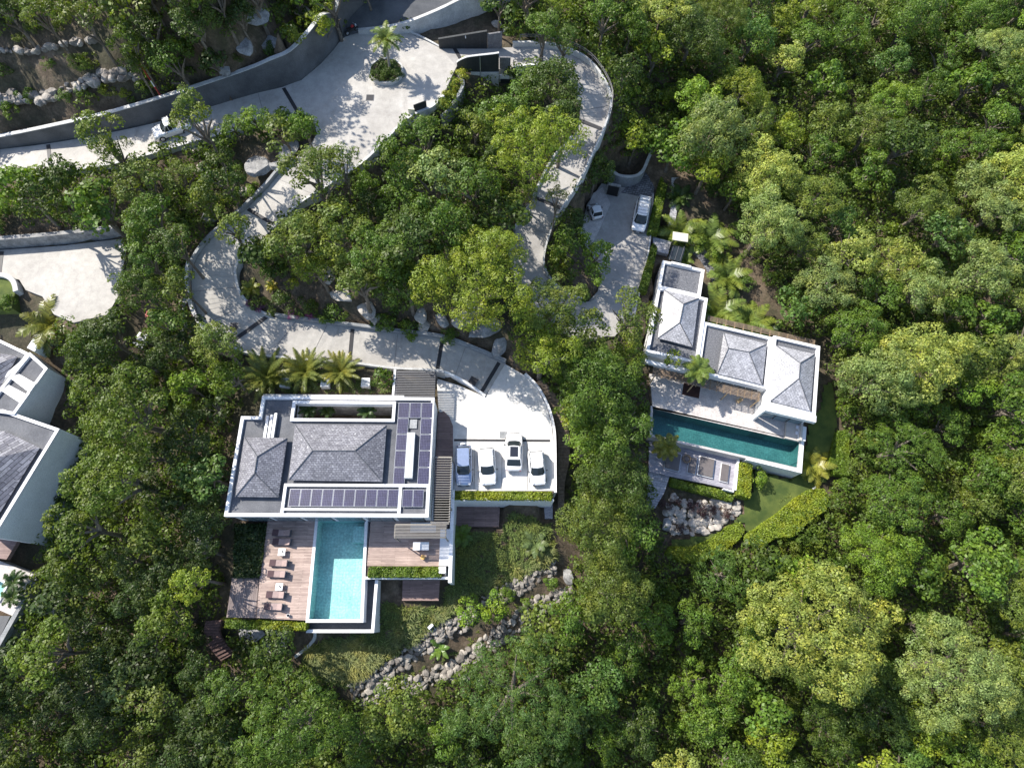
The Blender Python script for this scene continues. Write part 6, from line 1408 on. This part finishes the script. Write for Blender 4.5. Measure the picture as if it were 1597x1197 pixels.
x, y = W(602.5, 113, 12); root = thing('planter_ring', 'round pale stone planter in the turning circle', 'planter', (x, y, 11.9)); m = MB(); ring(m, [(x+1.95*cos(i*pi/16), y+1.95*sin(i*pi/16)) for i in range(32)], .2, 11.85, 12.35); m.build('kerb_ring', 'kerb', root); MB().prism([(x+1.78*cos(i*pi/16), y+1.78*sin(i*pi/16)) for i in range(32)], 11.85, 12.2).build('soil', 'soil_dark', root)
for px, py, r, ci, lb in [(1335, 690, 18, 1, 'shrub right of the flat hedge beside the yellow palm'), (1330, 730, 18, 3, 'olive shrub at the lower end of the flat hedge'), (1312, 760, 16, 1, 'shrub between the lawn lamp and the forest'), (1308, 790, 18, 3, 'olive shrub at the outer end of the long curved hedge'), (1318, 640, 16, 1, 'shrub at the forest edge right of the villa corner'), (1312, 605, 14, 0, 'dark shrub at the forest edge right of the slate roof'), (1270, 830, 18, 1, 'shrub just below the long curved hedge'), (1235, 855, 16, 3, 'olive shrub below the middle of the curved hedge'), (1180, 870, 16, 1, 'shrub where the two curved hedges meet'), (1020, 850, 16, 0, 'dark shrub left of the sweeping lower hedge')]: bush(px, py, r, ci, lb, 'round', 1.2)
for px, py, r, ci, lb in [(1105, 292, 14, 0, 'dark shrub behind the shaded palm by the stone steps'), (1150, 358, 14, 1, 'shrub right of the palm pair by the canopy'), (1175, 398, 14, 3, 'olive shrub right of the curved path palms'), (1200, 432, 15, 1, 'shrub on the soil between palms and forest'), (1222, 462, 13, 0, 'dark shrub at the forest edge above the timber fence'), (1165, 440, 12, 1, 'shrub between the two palms above the middle roof'), (1112, 400, 11, 5, 'bright shrub inside the bend of the stone path'), (1128, 388, 12, 1, 'shrub above the bend of the stone path'), (12, 470, 14, 1, 'bushy shrub on the small lawn at the left edge'), (1240, 505, 14, 0, 'dark shrub behind the right end of the timber fence')]: bush(px, py, r, ci, lb, 'round', .9)
# hairpin bed flowers
noisy('x', (0, 0, 0), (0, 0, 0)) if False else None
for px, py, r, ci, lb in [(400, 470, 16, 0, 'dark shrub behind the purple flowers in the hairpin'), (440, 470, 20, 0, 'dark shrub in the middle of the hairpin bed'), (480, 480, 18, 0, 'dark shrub at the right of the hairpin bed'), (430, 420, 22, 0, 'glossy dark shrub at the top of the hairpin bed'), (455, 440, 12, 2, 'yellow shrub inside the hairpin bed'), (520, 490, 20, 1, 'green shrub by the pale rocks of the hairpin'), (600, 500, 22, 1, 'green fern shrub above the lower driveway wall'), (640, 512, 20, 1, 'green fern shrub below the pale boulders'), (700, 522, 16, 1, 'green shrub trailing over the lower driveway wall')]: bush(px, py, r, ci, lb, 'round', .6)
for px, py, r, lb in [(392, 472, 9, 'left'), (404, 478, 8, 'middle'), (458, 488, 9, 'fourth'), (485, 490, 9, 'rightmost')]:
    o = bush(px, py, r, 0, lb+' purple flowering shrub on the hairpin kerb', 'round', .7, 'purple flowers in the hairpin bed', 'flower_bush')
    for c_ in o.children:
        if c_.name.startswith('crown'): c_.color = (.2, .06, .2, 1)
R3 = random.Random(5)
for i, (px, py, r, ci, lb) in enumerate([(30, 60, 10, 3, 'left shrub above the upper rock row'), (115, 95, 14, 3, 'shrub between the two rock rows'), (135, 96, 16, 2, 'dry yellow shrub between the rock rows'), (75, 100, 11, 1, 'dark shrub left of the dry yellow shrub'), (165, 140, 12, 2, 'yellow-green shrub at the right end of the lower rocks'), (195, 145, 9, 2, 'small shrub left of the pole foot'), (45, 150, 14, 1, 'dark shrub growing on the lower rocks'), (100, 150, 12, 1, 'dark shrub in the middle of the lower rocks'), (130, 145, 14, 1, 'spiky shrub over the lower rocks'), (50, 45, 14, 1, 'shrub on the bare slope at top left'), (90, 40, 12, 3, 'thin shrub on the bare slope'), (225, 140, 14, 1, 'shrub right of the pole foot'), (15, 170, 12, 1, 'shrub at the left edge above the grey wall'), (5, 110, 14, 0, 'dark shrub at the very left edge'), (445, 45, 14, 2, 'bright conical bush on the top rock face'), (420, 75, 12, 0, 'dark bush under the conical bush'), (370, 90, 12, 0, 'dark bush left of the top rock face'), (360, 285, 10, 5, 'bright shrub by the slabs left of the ramp'), (395, 298, 14, 5, 'bright shrub at the ramp wall below the slabs'), (345, 290, 10, 1, 'shrub left of the bright slab shrubs'), (330, 250, 16, 0, 'dark shrub in the gully under the upper road'), (352, 262, 10, 5, 'yellow shrub in the gully'), (370, 260, 9, 5, 'second yellow shrub in the gully'), (820, 985-40, 12, 5, 'small bright shrub between the two rock walls'), (860, 910, 12, 5, 'bright shrub at the right of the rock terrace'), (790, 925, 14, 1, 'shrub above the right rock wall'), (868, 417, 9, 3, 'brown shrub between the two drives'), (883, 427, 8, 2, 'yellow shrub between the two drives')]):
    bush(px, py, r, ci, lb, R3.choice(['round', 'fine']), .5)
# ================================================================== ROCKS
def rock_mesh(seed):
    rs = np.random.default_rng(seed); bm = bmesh.new(); bmesh.ops.create_icosphere(bm, subdivisions=3, radius=1.0); vs = np.array([v.co[:] for v in bm.verts])
    for _ in range(14):
        n_ = rs.normal(size=3); n_ /= np.linalg.norm(n_); d_ = rs.uniform(.55, .88); k_ = vs@n_-d_; vs = vs-np.outer(np.maximum(k_, 0), n_)
    vs += rs.normal(0, .012, vs.shape)
    for v, c_ in zip(bm.verts, vs): v.co = c_
    me = bpy.data.meshes.new('boulder'); bm.to_mesh(me); bm.free(); return me
RK = [rock_mesh(i) for i in range(7)]; RKW = []
for me_ in RK: me_.materials.append(MATS['stone']); w2_ = me_.copy(); w2_.materials.clear(); w2_.materials.append(MATS['stone_warm']); RKW.append(w2_)
def boulder(px, py, rpx, label, warm=False, asp=1.0, h=.6, group=None, name='boulder', rot=None, sink=.25):
    x, y, z = S(px, py, 0); r = rpx*depth((x, y, z))/F; o = bpy.data.objects.new(name, random.choice(RKW if warm else RK)); COL.objects.link(o); o.location = (x, y, z+r*h*sink); o.scale = (r*1.15, r*asp*1.15, r*h); o.rotation_euler = (random.uniform(-.2, .2), random.uniform(-.2, .2), rot if rot is not None else random.uniform(0, 6.28)); tag(o, label, 'rock', group); return o
def rockrow(path, r, label, rows=3, warm=False, name='rock_wall', step=.5):
    """one dry stone wall: boulders joined in one mesh"""
    pts_ = [P(*S2, 0) for S2 in []]; W3 = [np.array(S(a_, b_, 0)) for a_, b_ in path]; W3 = catmull(W3, 6); V = []; Fc = []
    seg = np.cumsum([0]+[np.linalg.norm(W3[i+1]-W3[i]) for i in range(len(W3)-1)]); n_ = int(seg[-1]/(r*step*1.6)); c0 = W3[len(W3)//2]
    for i in range(n_):
        s_ = seg[-1]*i/n_; k_ = min(max(np.searchsorted(seg, s_), 1), len(W3)-1); f_ = (s_-seg[k_-1])/max(seg[k_]-seg[k_-1], 1e-6); c_ = W3[k_-1]*(1-f_)+W3[k_]*f_; t_ = W3[k_]-W3[k_-1]; t_ /= np.linalg.norm(t_); nrm = np.array([t_[1], -t_[0], 0])
        for j in range(rows):
            me_ = random.choice(RK); rr_ = r*random.uniform(.45, 1.35); vs = np.array([v.co[:] for v in me_.vertices]); a_ = random.uniform(0, 6.28); ca_, sa_ = cos(a_), sin(a_)
            vs = vs*np.array([rr_, rr_*random.uniform(.6, .9), rr_*.75]); vs = np.stack([vs[:, 0]*ca_-vs[:, 1]*sa_, vs[:, 0]*sa_+vs[:, 1]*ca_, vs[:, 2]], 1); pc = c_+nrm*(j*r*1.0-.2+random.uniform(-.2, .2))+t_*random.uniform(-.2, .2)+np.array([0, 0, .35*rr_-j*.2]); o_ = len(V); V += [tuple(v) for v in vs+pc]; Fc += [tuple(o_+q_ for q_ in p_.vertices) for p_ in me_.polygons]
    m = MB(); m.v = V; m.f = Fc; return single(name, m, 'stone_pile', label, 'rock wall')
rockrow([(547, 1070), (594, 1042), (632, 1019), (660, 997), (682, 980), (719, 963), (740, 946)], .42, 'upper rock wall below the grassy slope, left part', 4); rockrow([(752, 935), (788, 916), (816, 903), (868, 880)], .4, 'upper rock wall below the grassy slope, right part', 4)
rockrow([(560, 1085), (603, 1072), (638, 1063), (672, 1047), (700, 1038), (754, 1000), (788, 975), (835, 938), (870, 928), (895, 915)], .42, 'long lower rock wall under the rock terrace', 4)
rockrow([(0, 84), (60, 84), (100, 74), (152, 66)], .55, 'upper row of boulders on the bare slope at top left', 1); rockrow([(0, 152), (70, 152), (130, 130), (190, 116), (222, 126)], .6, 'lower row of boulders above the grey wall at top left', 2)
rockrow([(700, 1038), (730, 1032), (690, 1052), (740, 1045)], .45, 'heap of rocks between the two terrace walls', 2)
for i in range(96):
    px = 1038+(i % 12)*10+R3.uniform(-3.5, 3.5); py = 772+(i//12)*8.5+R3.uniform(-3, 3)
    if not inpoly(px, py, [(1040, 772), (1095, 778), (1150, 778), (1156, 795), (1130, 820), (1100, 832), (1050, 836), (1036, 815)]): continue
    boulder(px, py, R3.uniform(4.5, 8.5), 'pale rounded boulder at the '+('top' if py < 792 else 'middle' if py < 812 else 'bottom')+' '+('left' if px < 1072 else 'centre' if px < 1115 else 'right')+' of the boulder garden', True, R3.uniform(.7, 1), .7, 'boulders of the boulder garden')
for px, py, r, asp, lb, wm in [(432, 262, 14, .6, 'narrow grey slab between the two large slabs', 0), (398, 30, 26, .8, 'big grey rock face at the top, left of the conical bush', 0), (420, 70, 20, .7, 'grey rock below the top rock face', 0), (380, 75, 18, .7, 'grey rock behind the retaining wall top', 0), (470, 20, 20, .6, 'pale rock beside the asphalt road', 1), (350, 110, 14, .7, 'low grey rock above the dark wall', 0),
    (408, 258, 27, .8, 'large flat grey slab left of the ramp', 0), (450, 238, 24, .7, 'large grey slab under the turning circle corner', 0), (380, 300, 10, .8, 'pale stone at the ramp wall', 1), (330, 340, 16, .7, 'pale rock above the hairpin', 0), (345, 285, 9, .7, 'small pale stone in the gully', 1), (305, 235, 8, .8, 'small pale stone under the upper road', 1), (315, 262, 10, .8, 'second small stone under the upper road', 1),
    (512, 432, 16, .8, 'pale rock at the upper end of the mound rocks', 1), (535, 462, 20, .6, 'cracked pale rock right of the hairpin bed', 1), (570, 482, 20, .6, 'pale cracked boulder over the lower driveway', 1), (585, 497, 14, .7, 'bright pale boulder just above the driveway wall', 1), (655, 492, 14, .7, 'pale boulder left of the big rock bank', 1), (662, 510, 14, .6, 'white boulder overhanging the driveway wall', 1), (690, 500, 16, .6, 'pale boulder in the shade of the wide tree', 0),
    (720, 500, 22, .6, 'sloping pale rock bank, left slab', 1), (755, 515, 26, .6, 'sloping pale rock bank, main slab', 0), (780, 540, 20, .6, 'sloping pale rock bank, lowest slab', 0), (740, 480, 18, .7, 'shaded rock beneath the wide yellow-green tree', 0),
    (395, 985, 22, .7, 'flat shaded rock below the lower deck', 0), (440, 985, 24, .6, 'flat grey slab below the pool deck hedge', 1), (420, 1010, 20, .7, 'dark flat rock lower left of the pool', 0), (405, 1020, 12, .8, 'small rock beside the red timber steps', 0), (135, 985, 14, .6, 'long pale rock in the lower left gully', 0), (130, 1035, 16, .6, 'long grey rock in the middle of the lower left gully', 0), (110, 1078, 12, .7, 'last grey rock of the lower left gully', 0), (170, 985, 12, .8, 'dark rock right of the gully', 0), (90, 945, 20, .7, 'grey rock slope beside the neighbour pool wall', 0), (320, 835, 22, .6, 'reddish grey rock patch left of the villa corner', 0), (230, 775, 9, .8, 'small shaded rock in the left woods', 0),
    (885, 900, 14, .7, 'rock at the right end of the terrace walls', 0), (775, 40, 9, .8, 'white rock at the back of the entrance', 1), (790, 50, 8, .8, 'second white rock behind the railing start', 1), (1395, 300, 10, .8, 'lone grey rock showing through the right forest', 0), (1040, 815, 12, .7, 'flat grey stone left of the boulder garden', 0)]:
    boulder(px, py, r, lb, bool(wm), asp, .3 if r > 18 else .5, name='rock_slab' if r > 18 else 'boulder', sink=.45 if r > 18 else .35)
for px, py, r in [(1038, 785, 13), (1056, 780, 9), (1082, 790, 12), (1100, 798, 12), (1135, 800, 11), (1060, 825, 9), (1115, 795, 9)]:
    o = bush(px, py, r, 0, 'dark purple spiky plant among the garden boulders', 'fine', .7, 'purple plants of the boulder garden', 'purple_plant')
    for c_ in o.children:
        if c_.name.startswith('crown'): c_.color = (.06, .03, .035, 1)
# lawn
struct('lawn', MB(), 'lawn') if False else None
LW = [(1172, 715), (1200, 722), (1252, 738), (1256, 690), (1262, 650), (1278, 640), (1284, 600), (1300, 596), (1303, 660), (1298, 715), (1290, 750), (1262, 764), (1238, 780), (1212, 802), (1188, 818), (1165, 832), (1158, 812), (1138, 822), (1110, 842), (1080, 854), (1046, 852), (1048, 842), (1100, 836), (1135, 822), (1158, 800), (1160, 780), (1172, 770)]
lx = [S(a_, b_, 0) for a_, b_ in LW]; lw = [(p_[0], p_[1]) for p_ in lx]
gx2, gy2 = np.meshgrid(np.arange(min(p_[0] for p_ in lw), max(p_[0] for p_ in lw), .3), np.arange(min(p_[1] for p_ in lw), max(p_[1] for p_ in lw), .3)); ins = inpoly_np(gx2+.15, gy2+.15, lw); zz2 = ZB(gx2, gy2)+.22
for pl, pz in PADS:
    mk = inpoly_np(gx2, gy2, pl); zz2[mk] = np.minimum(zz2[mk], pz+.2)
iy, ix = np.where(ins[:-1, :-1]); nx2 = gx2.shape[1]; V = np.stack([gx2, gy2, zz2], -1).reshape(-1, 3); Fq = np.stack([iy*nx2+ix, iy*nx2+ix+1, (iy+1)*nx2+ix+1, (iy+1)*nx2+ix], 1); used, inv = np.unique(Fq, return_inverse=True)
o = bpy.data.objects.new('lawn', fast_mesh('lawn', V[used], inv.reshape(-1, 4), 'lawn', True)); COL.objects.link(o); o['kind'] = 'structure'
# grass on the slope, lawn fringe
def grass(polys, n_, label, h=(.25, .7), col='grass_blade', tuft=14):
    Vs = []; cnt = 0
    for pl in polys:
        a_ = np.array(pl); X = rng.uniform(a_[:, 0].min(), a_[:, 0].max(), n_*3); Y = rng.uniform(a_[:, 1].min(), a_[:, 1].max(), n_*3); mk = inpoly_np(X, Y, pl); X = X[mk][:n_]; Y = Y[mk][:n_]
        dens = np.sin(X*.09)*np.sin(Y*.11)+rng.normal(0, .5, len(X)); mk = dens > -.55; X, Y = X[mk], Y[mk]
        for px, py in zip(X, Y):
            x, y, z = S(px, py, 0)
            if any(inpoly(x, y, q_) for q_, _ in PADS): continue
            hh = random.uniform(*h); c0 = np.array([x, y, z]); az = rng.uniform(0, 6.28, tuft); ln = rng.uniform(.4, 1, tuft)*hh; dr = np.stack([np.cos(az)*.7, np.sin(az)*.7, np.full(tuft, .8)], 1); sd = np.stack([-np.sin(az), np.cos(az), np.zeros(tuft)], 1)*.035
            b_ = c0+rng.normal(0, .08, (tuft, 3))*[1, 1, 0]; md = b_+dr*ln[:, None]*.6; tp = md+dr*ln[:, None]*.5*np.array([1.3, 1.3, .1]); Vs.append(np.stack([b_-sd, b_+sd, md+sd*.9, md-sd*.9], 1).reshape(-1, 3)); Vs.append(np.stack([md-sd*.9, md+sd*.9, tp+sd*.2, tp-sd*.2], 1).reshape(-1, 3))
    V = np.concatenate(Vs); o = bpy.data.objects.new('grass', fast_mesh('grass', V, quads(len(V)//4), col)); COL.objects.link(o); tag(o, label, 'grass', kind='stuff')
grass([[(590, 985), (600, 940), (625, 938), (690, 930), (705, 905), (712, 830), (780, 828), (800, 800), (855, 812), (868, 870), (815, 898), (750, 930), (690, 965), (640, 1008), (590, 1035), (545, 1070), (480, 1055), (470, 1030), (500, 1000), (560, 990)]], 4600, 'long tufted grass covering the slope below the pool and dining decks')
grass([[(1215, 775), (1240, 765), (1215, 800), (1170, 835), (1140, 850), (1150, 838), (1200, 800)], [(1190, 735), (1205, 760), (1220, 790), (1200, 805), (1185, 790)]], 260, 'dry grass fringe along the lower rim of the lawn', (.2, .45))
grass([[(412, 590), (612, 592), (612, 612), (412, 612)], [(560, 1075), (700, 1020), (790, 950), (860, 915), (870, 925), (790, 965), (700, 1030), (600, 1070)]], 420, 'sparse dry grass behind the villa and on the rock terrace', (.1, .35))
grass([[(590, 1000), (640, 950), (700, 935), (735, 925), (780, 900), (820, 870), (860, 850), (855, 880), (790, 910), (700, 960), (640, 1005), (560, 1055), (520, 1050)], [(480, 1010), (560, 1000), (600, 1020), (560, 1060), (500, 1050)]], 420, 'pale feathery tall grass clumps along the top of the rock walls', (.6, 1.2), 'grass_pale', 22)
# person? blue and white bundle on the lawn by the villa corner
x, y, z = S(1271, 661, .3); root = thing('laundry_pile', 'small bundle of blue and white cloth on the grass by the right villa corner', 'cloth', (x, y, z-.3))
me_ = RK[2].copy(); me_.materials.clear(); me_.materials.append(MATS['blue_cloth']); o = bpy.data.objects.new('blue_cloth', me_); COL.objects.link(o); o.parent = root; o.scale = (.45, .28, .2); o.location = (0, 0, .32)
me_ = RK[4].copy(); me_.materials.clear(); me_.materials.append(MATS['white_cloth']); o = bpy.data.objects.new('white_cloth', me_); COL.objects.link(o); o.parent = root; o.scale = (.16, .13, .12); o.location = (.42, -.06, .36)
for o in bpy.data.objects:
    if 'abs' in o: del o['abs']
